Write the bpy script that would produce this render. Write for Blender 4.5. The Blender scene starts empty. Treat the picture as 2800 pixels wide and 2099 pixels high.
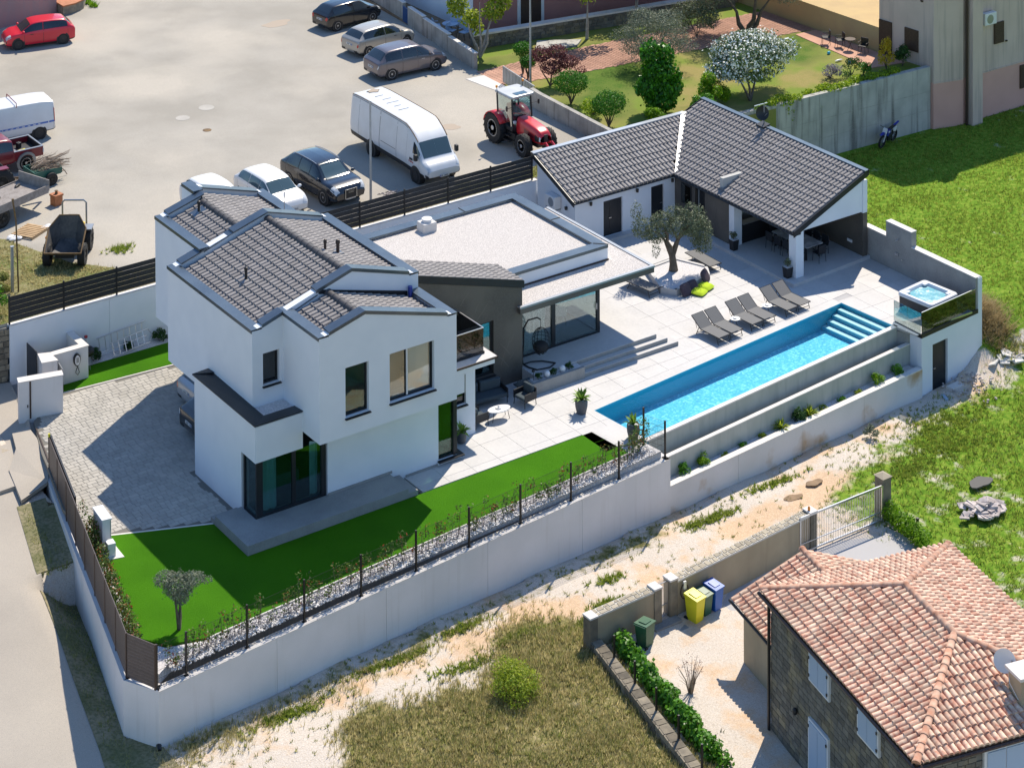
import bpy, math, random
import numpy as np
from mathutils import Matrix, Vector
from math import pi, sin, cos, radians as rad
random.seed(7); rng = np.random.default_rng(7)
SC = bpy.context.scene
COL = SC.collection
# ------------------------------------------------------------------ camera
cd = bpy.data.cameras.new('camera'); cam = bpy.data.objects.new('camera', cd); COL.objects.link(cam)
CAM = Vector((-52.167, -69.079, 42.896)); YAW, PITCH, ROLL = 0.6097, -0.0308, -0.0045
_f = Vector((sin(YAW)*cos(PITCH), cos(YAW)*cos(PITCH), sin(PITCH))); _r = Vector((cos(YAW), -sin(YAW), 0)); _u = _r.cross(_f)
_r2 = cos(ROLL)*_r + sin(ROLL)*_u; _u2 = -sin(ROLL)*_r + cos(ROLL)*_u
cam.matrix_world = Matrix(((_r2.x, _u2.x, -_f.x, CAM.x), (_r2.y, _u2.y, -_f.y, CAM.y), (_r2.z, _u2.z, -_f.z, CAM.z), (0, 0, 0, 1)))
cd.sensor_fit = 'HORIZONTAL'; cd.sensor_width = 36; cd.lens = 36*6156.8/2800
cd.shift_x = (1400-1388.6)/2800; cd.shift_y = -(1049.5+1697.66)/2800
cd.clip_start = 1; cd.clip_end = 2000
SC.camera = cam
# ------------------------------------------------------------------ sky and sun
SUN_AZ, SUN_EL = 34.0, 51.0            # azimuth from +X towards +Y
w = bpy.data.worlds.new('World'); SC.world = w; w.use_nodes = True
nt = w.node_tree; bg = nt.nodes['Background']; sky = nt.nodes.new('ShaderNodeTexSky')
sky.sky_type = 'NISHITA'; sky.sun_disc = False; sky.sun_elevation = rad(SUN_EL); sky.sun_rotation = rad(90-SUN_AZ)
sky.air_density = 1.15; sky.dust_density = 0.1; sky.ozone_density = 6.0
bg.inputs['Strength'].default_value = 0.14
nt.links.new(sky.outputs[0], bg.inputs['Color'])
sl = bpy.data.lights.new('sun', 'SUN'); so = bpy.data.objects.new('sun', sl); COL.objects.link(so)
sl.energy = 4.9; sl.angle = rad(0.53); sl.color = (1.0, 0.90, 0.745)
_sd = Vector((cos(rad(SUN_EL))*cos(rad(SUN_AZ)), cos(rad(SUN_EL))*sin(rad(SUN_AZ)), sin(rad(SUN_EL))))
so.rotation_euler = _sd.to_track_quat('Z', 'Y').to_euler(); so.location = _sd*80
SC.view_settings.view_transform = 'Standard'; SC.view_settings.look = 'None'; SC.view_settings.exposure = 0.3; SC.view_settings.gamma = 1.0
SC.view_settings.use_curve_mapping = False
SC.cycles.max_bounces = 8; SC.cycles.transparent_max_bounces = 12
# ------------------------------------------------------------------ materials
MATS = {}
def _n(nt, t, **k):
    n = nt.nodes.new(t)
    for a, v in k.items(): setattr(n, a, v)
    return n
def rgb(c): return (c[0], c[1], c[2], 1.0)
def mat(name, col, rough=.8, col2=None, scale=3., mix=(.35, .65), detail=4., fine=None, fscale=60., famt=.25, bump=0., bscale=40., metal=0., spec=.5,
        rand=0., streak=None, emis=0., coat=0., stretch=(1, 1, 1), third=None, tscale=.4, tmix=(.45, .6)):
    """procedural principled material on world position"""
    m = bpy.data.materials.new(name); m.use_nodes = True; nt = m.node_tree; bs = nt.nodes['Principled BSDF']; L = nt.links.new
    bs.inputs['Roughness'].default_value = rough; bs.inputs['Metallic'].default_value = metal
    bs.inputs['Specular IOR Level'].default_value = spec
    if coat: bs.inputs['Coat Weight'].default_value = coat; bs.inputs['Coat Roughness'].default_value = .05
    out = None
    geo = _n(nt, 'ShaderNodeNewGeometry'); pos = geo.outputs['Position']
    mp = _n(nt, 'ShaderNodeMapping'); L(pos, mp.inputs['Vector']); mp.inputs['Scale'].default_value = stretch; vec = mp.outputs[0]
    base = _n(nt, 'ShaderNodeRGB'); base.outputs[0].default_value = rgb(col); out = base.outputs[0]
    def blend(a, c2, sc, rng_, det=4., amt=1., v=vec):
        nz = _n(nt, 'ShaderNodeTexNoise'); nz.inputs['Scale'].default_value = sc; nz.inputs['Detail'].default_value = det; L(v, nz.inputs['Vector'])
        mr = _n(nt, 'ShaderNodeMapRange'); mr.inputs['From Min'].default_value = rng_[0]; mr.inputs['From Max'].default_value = rng_[1]; mr.inputs['To Max'].default_value = amt; L(nz.outputs['Fac'], mr.inputs['Value'])
        mx = _n(nt, 'ShaderNodeMix', data_type='RGBA'); L(mr.outputs[0], mx.inputs['Factor']); L(a, mx.inputs['A']); mx.inputs['B'].default_value = rgb(c2)
        return mx.outputs['Result']
    if col2: out = blend(out, col2, scale, mix, detail)
    if third: out = blend(out, third, tscale, tmix, 5.)
    if streak:  # vertical run-off stains
        mp2 = _n(nt, 'ShaderNodeMapping'); L(pos, mp2.inputs['Vector']); mp2.inputs['Scale'].default_value = (streak[1], streak[1], streak[2])
        out = blend(out, streak[0], 1.0, streak[3], 5., streak[4], mp2.outputs[0])
    if fine: out = blend(out, fine, fscale, (.42, .62), 2., famt)
    if rand:
        oi = _n(nt, 'ShaderNodeObjectInfo'); ad = _n(nt, 'ShaderNodeMath', operation='ADD'); L(oi.outputs['Random'], ad.inputs[0]); L(geo.outputs['Random Per Island'], ad.inputs[1])
        fr = _n(nt, 'ShaderNodeMath', operation='FRACT'); L(ad.outputs[0], fr.inputs[0])
        mr = _n(nt, 'ShaderNodeMapRange'); L(fr.outputs[0], mr.inputs['Value']); mr.inputs['To Min'].default_value = 1-rand; mr.inputs['To Max'].default_value = 1+rand
        hs = _n(nt, 'ShaderNodeHueSaturation'); L(out, hs.inputs['Color']); L(mr.outputs[0], hs.inputs['Value']); out = hs.outputs[0]
    L(out, bs.inputs['Base Color'])
    if emis: bs.inputs['Emission Strength'].default_value = emis; L(out, bs.inputs['Emission Color'])
    if bump:
        nz = _n(nt, 'ShaderNodeTexNoise'); nz.inputs['Scale'].default_value = bscale; nz.inputs['Detail'].default_value = 3; L(vec, nz.inputs['Vector'])
        bp = _n(nt, 'ShaderNodeBump'); bp.inputs['Strength'].default_value = bump; bp.inputs['Distance'].default_value = .03; L(nz.outputs['Fac'], bp.inputs['Height']); L(bp.outputs[0], bs.inputs['Normal'])
    MATS[name] = m
    return m
def glass_mat(name, tint, refl=.35, rough=.02):
    """thin window pane: tinted see-through mixed with a mirror by fresnel"""
    m = bpy.data.materials.new(name); m.use_nodes = True; nt = m.node_tree; nt.nodes.remove(nt.nodes['Principled BSDF']); L = nt.links.new
    o = nt.nodes['Material Output']; tr = _n(nt, 'ShaderNodeBsdfTransparent'); tr.inputs[0].default_value = rgb(tint)
    gl = _n(nt, 'ShaderNodeBsdfGlossy'); gl.inputs['Roughness'].default_value = rough
    lw = _n(nt, 'ShaderNodeLayerWeight'); lw.inputs[0].default_value = .35
    mr = _n(nt, 'ShaderNodeMapRange'); L(lw.outputs['Fresnel'], mr.inputs['Value']); mr.inputs['To Min'].default_value = .06; mr.inputs['To Max'].default_value = refl*2
    mx = _n(nt, 'ShaderNodeMixShader'); L(mr.outputs[0], mx.inputs[0]); L(tr.outputs[0], mx.inputs[1]); L(gl.outputs[0], mx.inputs[2]); L(mx.outputs[0], o.inputs[0])
    MATS[name] = m; return m
def leaf_mat(name, c1, c2, trans=.35, rough=.55, c3=None):
    m = bpy.data.materials.new(name); m.use_nodes = True; nt = m.node_tree; bs = nt.nodes['Principled BSDF']; L = nt.links.new
    geo = _n(nt, 'ShaderNodeNewGeometry'); nz = _n(nt, 'ShaderNodeTexNoise'); nz.inputs['Scale'].default_value = 2.5; L(geo.outputs['Position'], nz.inputs['Vector'])
    ad = _n(nt, 'ShaderNodeMath', operation='ADD'); L(nz.outputs['Fac'], ad.inputs[0]); L(geo.outputs['Random Per Island'], ad.inputs[1])
    mr = _n(nt, 'ShaderNodeMapRange'); L(ad.outputs[0], mr.inputs['Value']); mr.inputs['From Min'].default_value = .45; mr.inputs['From Max'].default_value = 1.45
    cr = _n(nt, 'ShaderNodeValToRGB'); L(mr.outputs[0], cr.inputs[0]); cr.color_ramp.elements[0].color = rgb(c1); cr.color_ramp.elements[1].color = rgb(c2)
    if c3: e = cr.color_ramp.elements.new(.86); e.color = rgb(c2); cr.color_ramp.elements[2].color = rgb(c3)
    L(cr.outputs[0], bs.inputs['Base Color']); bs.inputs['Roughness'].default_value = rough; bs.inputs['Specular IOR Level'].default_value = .3
    tl = _n(nt, 'ShaderNodeBsdfTranslucent'); L(cr.outputs[0], tl.inputs[0]); mx = _n(nt, 'ShaderNodeMixShader'); mx.inputs[0].default_value = trans
    L(bs.outputs[0], mx.inputs[1]); L(tl.outputs[0], mx.inputs[2]); L(mx.outputs[0], nt.nodes['Material Output'].inputs[0])
    MATS[name] = m; return m
# ------------------------------------------------------------------ mesh building
class B:
    def __init__(s): s.v = []; s.f = []
    def add(s, vs, fs):
        o = len(s.v); s.v += [tuple(v) for v in vs]; s.f += [tuple(i+o for i in f) for f in fs]; return s
    def box(s, x0, y0, z0, x1, y1, z1):
        if x1 < x0: x0, x1 = x1, x0
        if y1 < y0: y0, y1 = y1, y0
        if z1 < z0: z0, z1 = z1, z0
        return s.add([(x0,y0,z0),(x1,y0,z0),(x1,y1,z0),(x0,y1,z0),(x0,y0,z1),(x1,y0,z1),(x1,y1,z1),(x0,y1,z1)],
                     [(0,3,2,1),(4,5,6,7),(0,1,5,4),(1,2,6,5),(2,3,7,6),(3,0,4,7)])
    def obox(s, p, q, w, z0, z1, side=0):
        """box along the ground line p-q, width w (side -1/0/1: which side of the line)"""
        p = Vector(p[:2]); q = Vector(q[:2]); d = (q-p).normalized(); n = Vector((-d.y, d.x))
        a, b = {0: (-w/2, w/2), 1: (0, w), -1: (-w, 0)}[side]
        return s.prism([p+n*a, q+n*a, q+n*b, p+n*b], z0, z1)
    def prism(s, poly, z0, z1):
        n = len(poly); zb = z0 if isinstance(z0, (list, tuple)) else [z0]*n; zt = z1 if isinstance(z1, (list, tuple)) else [z1]*n
        vs = [(p[0], p[1], zb[i]) for i, p in enumerate(poly)] + [(p[0], p[1], zt[i]) for i, p in enumerate(poly)]
        ar = sum(poly[i][0]*poly[(i+1) % n][1]-poly[(i+1) % n][0]*poly[i][1] for i in range(n))
        fs = [tuple(range(n-1, -1, -1)), tuple(range(n, 2*n))] + [(i, (i+1) % n, n+(i+1) % n, n+i) for i in range(n)]
        if ar < 0: fs = [tuple(reversed(f)) for f in fs]
        return s.add(vs, fs)
    def ext(s, poly, vec):
        """extrude a 3-D polygon by vec"""
        n = len(poly); v = Vector(vec); vs = [tuple(p) for p in poly] + [tuple(Vector(p)+v) for p in poly]
        nrm = Vector((0, 0, 0))
        for i in range(n): nrm += Vector(poly[i]).cross(Vector(poly[(i+1) % n]))
        fs = [tuple(range(n-1, -1, -1)), tuple(range(n, 2*n))] + [(i, (i+1) % n, n+(i+1) % n, n+i) for i in range(n)]
        if nrm.dot(v) < 0: fs = [tuple(reversed(f)) for f in fs]
        return s.add(vs, fs)
    def quad(s, *p): return s.add(p, [tuple(range(len(p)))])
    def cyl(s, p0, p1, r0, r1=None, n=10, caps=True):
        r1 = r0 if r1 is None else r1; p0 = Vector(p0); p1 = Vector(p1); d = (p1-p0)
        if d.length < 1e-6: return s
        d.normalize(); a = d.orthogonal().normalized(); b = d.cross(a)
        vs = [p0+(a*cos(2*pi*i/n)+b*sin(2*pi*i/n))*r0 for i in range(n)] + [p1+(a*cos(2*pi*i/n)+b*sin(2*pi*i/n))*r1 for i in range(n)]
        fs = [(i, (i+1) % n, n+(i+1) % n, n+i) for i in range(n)]
        if caps: fs += [tuple(range(n-1, -1, -1)), tuple(range(n, 2*n))]
        return s.add(vs, fs)
    def tube(s, pts, r, n=6):
        pts = [Vector(p) for p in pts]; rs = r if isinstance(r, (list, tuple)) else [r]*len(pts); ring = []; prev = None
        for i, p in enumerate(pts):
            d = (pts[min(i+1, len(pts)-1)]-pts[max(i-1, 0)]).normalized()
            a = d.orthogonal().normalized() if prev is None else (prev-d*prev.dot(d)).normalized()
            prev = a; b = d.cross(a); ring.append([p+(a*cos(2*pi*k/n)+b*sin(2*pi*k/n))*rs[i] for k in range(n)])
        vs = [v for q in ring for v in q]; fs = []
        for i in range(len(pts)-1):
            for k in range(n): fs.append((i*n+k, i*n+(k+1) % n, (i+1)*n+(k+1) % n, (i+1)*n+k))
        fs += [tuple(range(n-1, -1, -1)), tuple((len(pts)-1)*n+k for k in range(n))]
        return s.add(vs, fs)
    def lathe(s, prof, c=(0, 0, 0), n=16, ax='z'):
        vs = []; m = len(prof)
        for i in range(n):
            a = 2*pi*i/n
            for r, z in prof:
                if ax == 'z': vs.append((c[0]+r*cos(a), c[1]+r*sin(a), c[2]+z))
                elif ax == 'y': vs.append((c[0]+r*cos(a), c[1]+z, c[2]+r*sin(a)))
                else: vs.append((c[0]+z, c[1]+r*cos(a), c[2]+r*sin(a)))
        fs = []
        for i in range(n):
            j = (i+1) % n
            for k in range(m-1): fs.append((i*m+k, j*m+k, j*m+k+1, i*m+k+1) if ax != 'y' else (i*m+k, i*m+k+1, j*m+k+1, j*m+k))
        return s.add(vs, fs)
    def ball(s, c, r, nu=12, nv=8):
        rx, ry, rz = r if isinstance(r, (tuple, list)) else (r, r, r)
        vs = [(c[0], c[1], c[2]-rz)]
        for j in range(1, nv):
            t = -pi/2+pi*j/nv
            for i in range(nu): a = 2*pi*i/nu; vs.append((c[0]+rx*cos(t)*cos(a), c[1]+ry*cos(t)*sin(a), c[2]+rz*sin(t)))
        vs.append((c[0], c[1], c[2]+rz)); fs = []
        for i in range(nu): fs.append((0, 1+(i+1) % nu, 1+i)); fs.append((len(vs)-1, 1+(nv-2)*nu+i, 1+(nv-2)*nu+(i+1) % nu))
        for j in range(nv-2):
            for i in range(nu): a = 1+j*nu+i; b = 1+j*nu+(i+1) % nu; fs.append((a, b, b+nu, a+nu))
        return s.add(vs, fs)
    def grid(s, fn, nu, nv):
        vs = [fn(i/nu, j/nv) for j in range(nv+1) for i in range(nu+1)]
        fs = [(j*(nu+1)+i, j*(nu+1)+i+1, (j+1)*(nu+1)+i+1, (j+1)*(nu+1)+i) for j in range(nv) for i in range(nu)]
        return s.add(vs, fs)
    def mesh(s, name, m, smooth=False):
        me = bpy.data.meshes.new(name); me.from_pydata(s.v, [], s.f)
        if m: me.materials.append(m)
        if smooth:
            me.polygons.foreach_set('use_smooth', [True]*len(me.polygons))
            try: me.set_sharp_from_angle(angle=rad(smooth if smooth > 1 else 35))
            except Exception: pass
        me.update(); return me
    def obj(s, name, m, par=None, smooth=False, bevel=0., world=True, loc=None, rz=0.):
        o = bpy.data.objects.new(name, s.mesh(name, MATS[m] if isinstance(m, str) else m, smooth)); COL.objects.link(o)
        if loc is not None: o.location = loc
        if rz: o.rotation_euler[2] = rz
        if par is not None:
            o.parent = par
            if world: o.matrix_parent_inverse = par_inv(par)
        if bevel:
            b = o.modifiers.new('b', 'BEVEL'); b.width = bevel; b.segments = 2; b.limit_method = 'ANGLE'
        return o
_TW = {}
def tmatrix(o):
    if o.name in _TW: return _TW[o.name]
    m = Matrix.Translation(o.location) @ o.rotation_euler.to_matrix().to_4x4() @ Matrix.Diagonal((*o.scale, 1))
    if o.parent: m = tmatrix(o.parent) @ o.matrix_parent_inverse @ m
    return m
def par_inv(par): return tmatrix(par).inverted()
def tag(o, label, cat, group=None, kind=None):
    if label: o['label'] = label
    if cat: o['category'] = cat
    if group: o['group'] = group
    if kind: o['kind'] = kind
    return o
def E(name, label, cat, loc=(0, 0, 0), rz=0., group=None):
    o = bpy.data.objects.new(name, None); COL.objects.link(o); o.location = loc; o.rotation_euler[2] = rz; o.empty_display_size = .3
    return tag(o, label, cat, group)
def S(o): o['kind'] = 'structure'; return o
def copy_tree(o, parent=None, loc=None, rz=None, label=None, scale=None):
    c = o.copy(); COL.objects.link(c)
    if parent is not None: c.parent = parent
    if loc is not None: c.location = loc
    if rz is not None: c.rotation_euler[2] = rz
    if scale is not None: c.scale = scale
    if label: c['label'] = label
    for ch in o.children: copy_tree(ch, c)
    return c
def pieces(name, proto, mats, material, parent=None, limit=300, rest=None, smooth=False):
    """many alike pieces: the `limit` nearest the viewer as objects sharing one mesh, the others joined as one part of kind stuff"""
    mats = sorted(mats, key=lambda M_: (M_.translation-CAM).length_squared)
    m = MATS[material] if isinstance(material, str) else material
    me = proto.mesh(name, m, smooth); inv = par_inv(parent) if parent is not None else None
    for M_ in mats[:limit]:
        o = bpy.data.objects.new(name, me); COL.objects.link(o)
        if parent is not None: o.parent = parent; o.matrix_parent_inverse = inv
        o.matrix_basis = M_
    if len(mats) > limit:
        V = np.array(proto.v); b = B(); n = len(V); allv = []; fs = []
        for k, M_ in enumerate(mats[limit:]):
            A = np.array(M_); allv.append(V @ A[:3, :3].T + A[:3, 3]); fs += [tuple(i+k*n for i in f) for f in proto.f]
        b.v = [tuple(v) for v in np.concatenate(allv)]; b.f = fs
        o = b.obj(rest or name+'s', m, parent, smooth); o['kind'] = 'stuff'
def frame(o, ex, ey, ez=None):
    ex = Vector(ex).normalized(); ey = Vector(ey).normalized(); ez = Vector(ez).normalized() if ez is not None else ex.cross(ey)
    return Matrix(((ex.x, ey.x, ez.x, o[0]), (ex.y, ey.y, ez.y, o[1]), (ex.z, ey.z, ez.z, o[2]), (0, 0, 0, 1)))
def big(name, verts, faces, material, parent=None, smooth=False):
    """fast mesh from numpy verts (n,3) and faces (m,k)"""
    me = bpy.data.meshes.new(name); v = np.asarray(verts, np.float32); f = np.asarray(faces, np.int32); k = f.shape[1]
    me.vertices.add(len(v)); me.vertices.foreach_set('co', v.ravel()); me.loops.add(f.size); me.loops.foreach_set('vertex_index', f.ravel())
    me.polygons.add(len(f)); me.polygons.foreach_set('loop_start', np.arange(0, f.size, k, dtype=np.int32)); me.polygons.foreach_set('loop_total', np.full(len(f), k, np.int32))
    me.materials.append(MATS[material] if isinstance(material, str) else material)
    if smooth: me.polygons.foreach_set('use_smooth', [True]*len(f))
    me.update(calc_edges=True); me.validate()
    o = bpy.data.objects.new(name, me); COL.objects.link(o)
    if parent is not None: o.parent = parent; o.matrix_parent_inverse = par_inv(parent)
    return o
# ------------------------------------------------------------------ palette
mat('plaster_white', (.74, .78, .84), .85, (.70, .745, .81), 1.2, fine=(.7, .7, .7), fscale=90, famt=.25, bump=.08, bscale=120)
mat('plaster_shadow_joint', (.30, .30, .31), .9)
mat('wall_front', (.72, .70, .70), .88, (.66, .645, .64), .8, fine=(.55, .53, .53), fscale=70, famt=.2, streak=((.52, .49, .46), 6., .35, (.56, .75), .35), bump=.1, bscale=90)
mat('wall_stain', (.70, .68, .68), .88, (.64, .62, .61), .8, third=(.42, .27, .13), tscale=.55, tmix=(.58, .72), fine=(.5, .48, .46), fscale=50, famt=.25, bump=.1, bscale=90)
mat('metal_slate', (.085, .115, .15), .34, (.12, .155, .19), .7, metal=.75, spec=.6, fine=(.15, .18, .21), fscale=8, famt=.2)
mat('metal_dark', (.017, .020, .026), .42, (.024, .028, .034), 1.5, metal=.3)
mat('metal_black', (.012, .012, .014), .45)
mat('metal_grey', (.30, .32, .35), .4, metal=.6)
mat('metal_white', (.70, .71, .73), .35, metal=.2)
mat('gravel_roof', (.66, .61, .575), .95, (.34, .31, .29), 26, (.40, .62), fine=(.70, .67, .64), fscale=55, famt=.6, bump=.9, bscale=34)
mat('gravel_white', (.74, .72, .72), .95, (.50, .48, .49), 22, (.38, .60), fine=(.72, .70, .70), fscale=60, famt=.6, bump=.9, bscale=34)
mat('pebble', (.80, .78, .77), .9, (.62, .60, .59), 9, rand=.35)
mat('tile_grey', (.20, .185, .182), .72, (.245, .228, .222), 3.5, fine=(.38, .36, .35), fscale=45, famt=.3, rand=.12, bump=.15, bscale=80)
mat('tile_terracotta', (.50, .22, .14), .85, (.72, .55, .41), 4.6, (.36, .62), 5., fine=(.70, .50, .38), fscale=26, famt=.45, rand=.22, bump=.15, bscale=60)
mat('tile_ridge_terra', (.50, .24, .15), .85, (.62, .42, .31), 4., rand=.15)
mat('stone_brown', (.088, .078, .066), .55, (.070, .062, .054), .7, third=(.115, .102, .086), tscale=.5, fine=(.12, .11, .095), fscale=14, famt=.3)
mat('deck_tile', (.52, .508, .50), .62, (.46, .452, .45), 1.1, (.35, .68), 6., fine=(.57, .556, .546), fscale=9, famt=.4, rand=.035)
mat('deck_joint', (.43, .42, .42), .9)
mat('concrete_grey', (.30, .30, .29), .8, (.24, .24, .235), 1.6, fine=(.35, .35, .34), fscale=18, famt=.35, bump=.08)
mat('concrete_wet', (.36, .385, .36), .55, (.42, .44, .415), 1.2, streak=((.27, .30, .285), 5., .6, (.5, .7), .5))
mat('concrete_old', (.50, .49, .45), .9, (.38, .375, .345), 1.1, streak=((.06, .055, .05), 3.2, .22, (.50, .70), .75), fine=(.43, .42, .39), fscale=24, famt=.3, bump=.2, bscale=30)
mat('concrete_block', (.42, .40, .36), .92, (.30, .285, .255), 1.4, streak=((.12, .11, .095), 4., .3, (.52, .72), .6), bump=.2, bscale=30)
mat('cap_stone', (.70, .67, .64), .8, (.62, .59, .56), 2.)
mat('asphalt', (.415, .385, .335), .92, (.335, .31, .265), .30, (.36, .66), 6., third=(.50, .455, .385), tscale=.13, tmix=(.48, .66), fine=(.24, .225, .20), fscale=38, famt=.45, bump=.25, bscale=50)
mat('asphalt_road', (.47, .42, .355), .92, (.40, .355, .30), .25, (.35, .66), 6., fine=(.26, .245, .225), fscale=42, famt=.42, bump=.2, bscale=50)
mat('oil_stain', (.10, .095, .085), .8)
mat('rust_stain', (.40, .33, .26), .9)
mat('paver', (.43, .405, .365), .85, (.36, .34, .305), 1.3, fine=(.48, .455, .41), fscale=22, famt=.35, rand=.09, bump=.12)
mat('paver_red', (.50, .28, .20), .88, (.43, .24, .17), 1.2, rand=.10)
mat('paver_joint', (.17, .16, .14), .95)
mat('lawn', (.050, .185, .002), .9, (.034, .140, .001), .5, (.35, .66), 6., fine=(.080, .24, .004), fscale=60, famt=.5, bump=.8, bscale=90, spec=.1)
mat('field', (.13, .17, .028), .95, (.20, .19, .065), .33, (.34, .62), 7., third=(.085, .155, .018), tscale=.16, tmix=(.42, .60), fine=(.24, .22, .09), fscale=9, famt=.4, bump=.6, bscale=22, spec=.1)
mat('dry_field', (.22, .20, .09), .95, (.33, .27, .15), .45, (.36, .6), 7., third=(.12, .15, .035), tscale=.22, tmix=(.44, .60), fine=(.36, .31, .2), fscale=12, famt=.4, bump=.5, bscale=25, spec=.1)
mat('garden_grass', (.17, .24, .04), .95, (.30, .25, .095), .4, (.40, .58), 6., third=(.07, .14, .02), tscale=.2, tmix=(.46, .58), fine=(.2, .21, .06), fscale=14, famt=.3, bump=.5, bscale=25, spec=.1)
mat('dirt', (.62, .53, .42), .95, (.55, .49, .42), .55, (.36, .64), 7., third=(.60, .41, .22), tscale=.24, tmix=(.50, .60), fine=(.36, .31, .25), fscale=15, famt=.38, bump=.5, bscale=16)
mat('verge', (.17, .17, .085), .95, (.30, .26, .17), .8, (.36, .62), 7., fine=(.08, .095, .035), fscale=9, famt=.5, bump=.6, bscale=18, spec=.1)
mat('pool_wall', (.020, .34, .50), .35)
mat('pool_tile', (.05, .42, .60), .35)
mat('steel', (.55, .56, .58), .3, metal=.9)
mat('galvanised', (.42, .44, .46), .45, (.36, .38, .40), 2., metal=.5)
mat('rubber', (.016, .016, .017), .8, fine=(.035, .034, .032), fscale=20, famt=.3)
mat('wheel_dust', (.06, .055, .048), .9)
mat('rim_silver', (.50, .51, .53), .35, metal=.7)
mat('black_plastic', (.022, .022, .024), .55)
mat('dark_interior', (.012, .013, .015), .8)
mat('car_glass', (.012, .018, .022), .06, spec=.8, coat=.6)
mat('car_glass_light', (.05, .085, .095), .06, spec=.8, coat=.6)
mat('plate_white', (.72, .72, .70), .5)
mat('plate_ink', (.03, .03, .05), .6)
mat('plate_blue', (.03, .08, .35), .5)
mat('lamp_red', (.50, .012, .014), .2, coat=.6)
mat('lamp_clear', (.62, .64, .66), .15, coat=.6)
mat('lamp_amber', (.85, .28, .02), .3)
mat('paint_red', (.62, .012, .035), .3, coat=.5)
mat('paint_darkred', (.20, .012, .022), .35, coat=.4)
mat('paint_white', (.74, .745, .75), .3, (.70, .70, .70), 2., coat=.4)
mat('paint_black', (.010, .011, .014), .2, coat=.8)
mat('paint_navy', (.008, .012, .022), .18, coat=.8)
mat('paint_beige', (.44, .41, .36), .3, metal=.35, coat=.5)
mat('paint_mauve', (.175, .155, .165), .28, metal=.45, coat=.6)
mat('paint_silver', (.42, .44, .47), .3, metal=.4, coat=.5)
mat('paint_tractor', (.60, .018, .030), .35, coat=.4)
mat('paint_yellow', (.80, .58, .02), .4)
mat('paint_green', (.012, .10, .075), .5, (.03, .12, .09), 3.)
mat('skip_steel', (.055, .055, .058), .6, (.10, .095, .09), 2.2, metal=.3, fine=(.16, .15, .14), fscale=12, famt=.25)
mat('skip_rust', (.20, .12, .045), .8, (.10, .06, .03), 3.)
mat('wood_old', (.30, .27, .25), .9, (.20, .175, .16), 4., stretch=(1, 1, 1), fine=(.38, .35, .33), fscale=30, famt=.4)
mat('wood_pallet', (.52, .36, .20), .85, (.42, .28, .15), 4., rand=.15)
mat('wood_orange', (.45, .17, .07), .7, (.36, .13, .05), 5.)
mat('bark', (.17, .135, .10), .95, (.10, .078, .058), 7., bump=.6, bscale=22)
mat('bark_pale', (.36, .34, .30), .95, (.26, .24, .21), 6., bump=.3)
mat('brush', (.24, .17, .12), .95, (.34, .28, .22), 6., rand=.3)
mat('fabric_slate', (.038, .060, .078), .9, (.05, .07, .085), 30.)
mat('fabric_grey', (.30, .31, .33), .95, (.25, .26, .28), 25.)
mat('mesh_grey', (.105, .107, .112), .7, (.125, .127, .13), 40.)
mat('fabric_aubergine', (.055, .040, .055), .95, (.075, .055, .072), 20.)
mat('fabric_lime', (.46, .62, .02), .95, (.40, .56, .015), 8.)
mat('curtain', (.62, .70, .70), .9, (.55, .63, .63), 9., stretch=(1, 1, .02))
mat('interior_wall', (.48, .47, .44), .9)
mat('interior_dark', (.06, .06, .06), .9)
mat('interior_floor', (.42, .41, .38), .6, (.36, .35, .33), 2.)
mat('blind', (.58, .60, .63), .6)
mat('marble', (.62, .60, .58), .35, (.42, .40, .39), 2.2, (.46, .56), 8.)
mat('plastic_white', (.70, .70, .71), .4)
mat('plastic_yellow', (.72, .66, .02), .42, (.66, .60, .02), 3.)
mat('plastic_green', (.030, .115, .060), .42, (.024, .095, .050), 3.)
mat('plastic_blue', (.012, .10, .42), .42)
mat('plastic_bluejug', (.02, .05, .30), .35)
mat('tub_shell', (.72, .73, .76), .3, (.62, .64, .68), 4.)
mat('tub_skirt', (.030, .030, .033), .5)
mat('pot_grey', (.085, .088, .095), .7, (.11, .112, .118), 9.)
mat('pot_black', (.016, .016, .018), .55)
mat('tan_plaster', (.42, .345, .235), .9, (.36, .295, .20), 1., streak=((.29, .235, .16), 4., .4, (.52, .72), .4), bump=.08, bscale=90)
mat('ochre_plaster', (.52, .38, .18), .9, (.47, .34, .17), 1.)
mat('peach_plaster', (.62, .49, .42), .9, (.57, .45, .38), .8, streak=((.27, .225, .20), 5., .25, (.5, .72), .5), bump=.06, bscale=90)
mat('pink_plaster', (.66, .38, .32), .9, (.61, .35, .29), .8, fine=(.56, .33, .28), fscale=60, famt=.25)
mat('salmon_plaster', (.44, .215, .19), .9, (.40, .19, .17), .8)
mat('rose_plaster', (.42, .235, .23), .92, (.33, .22, .22), .6, streak=((.28, .24, .25), 3., .3, (.46, .66), .6))
mat('shutter_brown', (.055, .030, .020), .6, (.07, .04, .027), 8.)
mat('shutter_blue', (.36, .47, .62), .6)
mat('trim_white', (.70, .71, .72), .6)
mat('stone_wall', (.17, .155, .125), .92, (.115, .11, .098), 2.4, third=(.22, .185, .115), tscale=1.3, tmix=(.50, .62), fine=(.24, .22, .18), fscale=30, famt=.35, rand=.28, bump=.35, bscale=26)
mat('stone_mortar', (.22, .21, .19), .95, (.18, .17, .155), 5.)
mat('stone_rubble', (.24, .205, .15), .95, (.15, .13, .10), 3., rand=.35, bump=.4, bscale=22)
mat('flagstone', (.44, .38, .28), .9, (.34, .30, .23), 3., rand=.2)
mat('flag_joint', (.56, .54, .50), .95)
mat('gutter_brown', (.045, .025, .020), .5)
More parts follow.
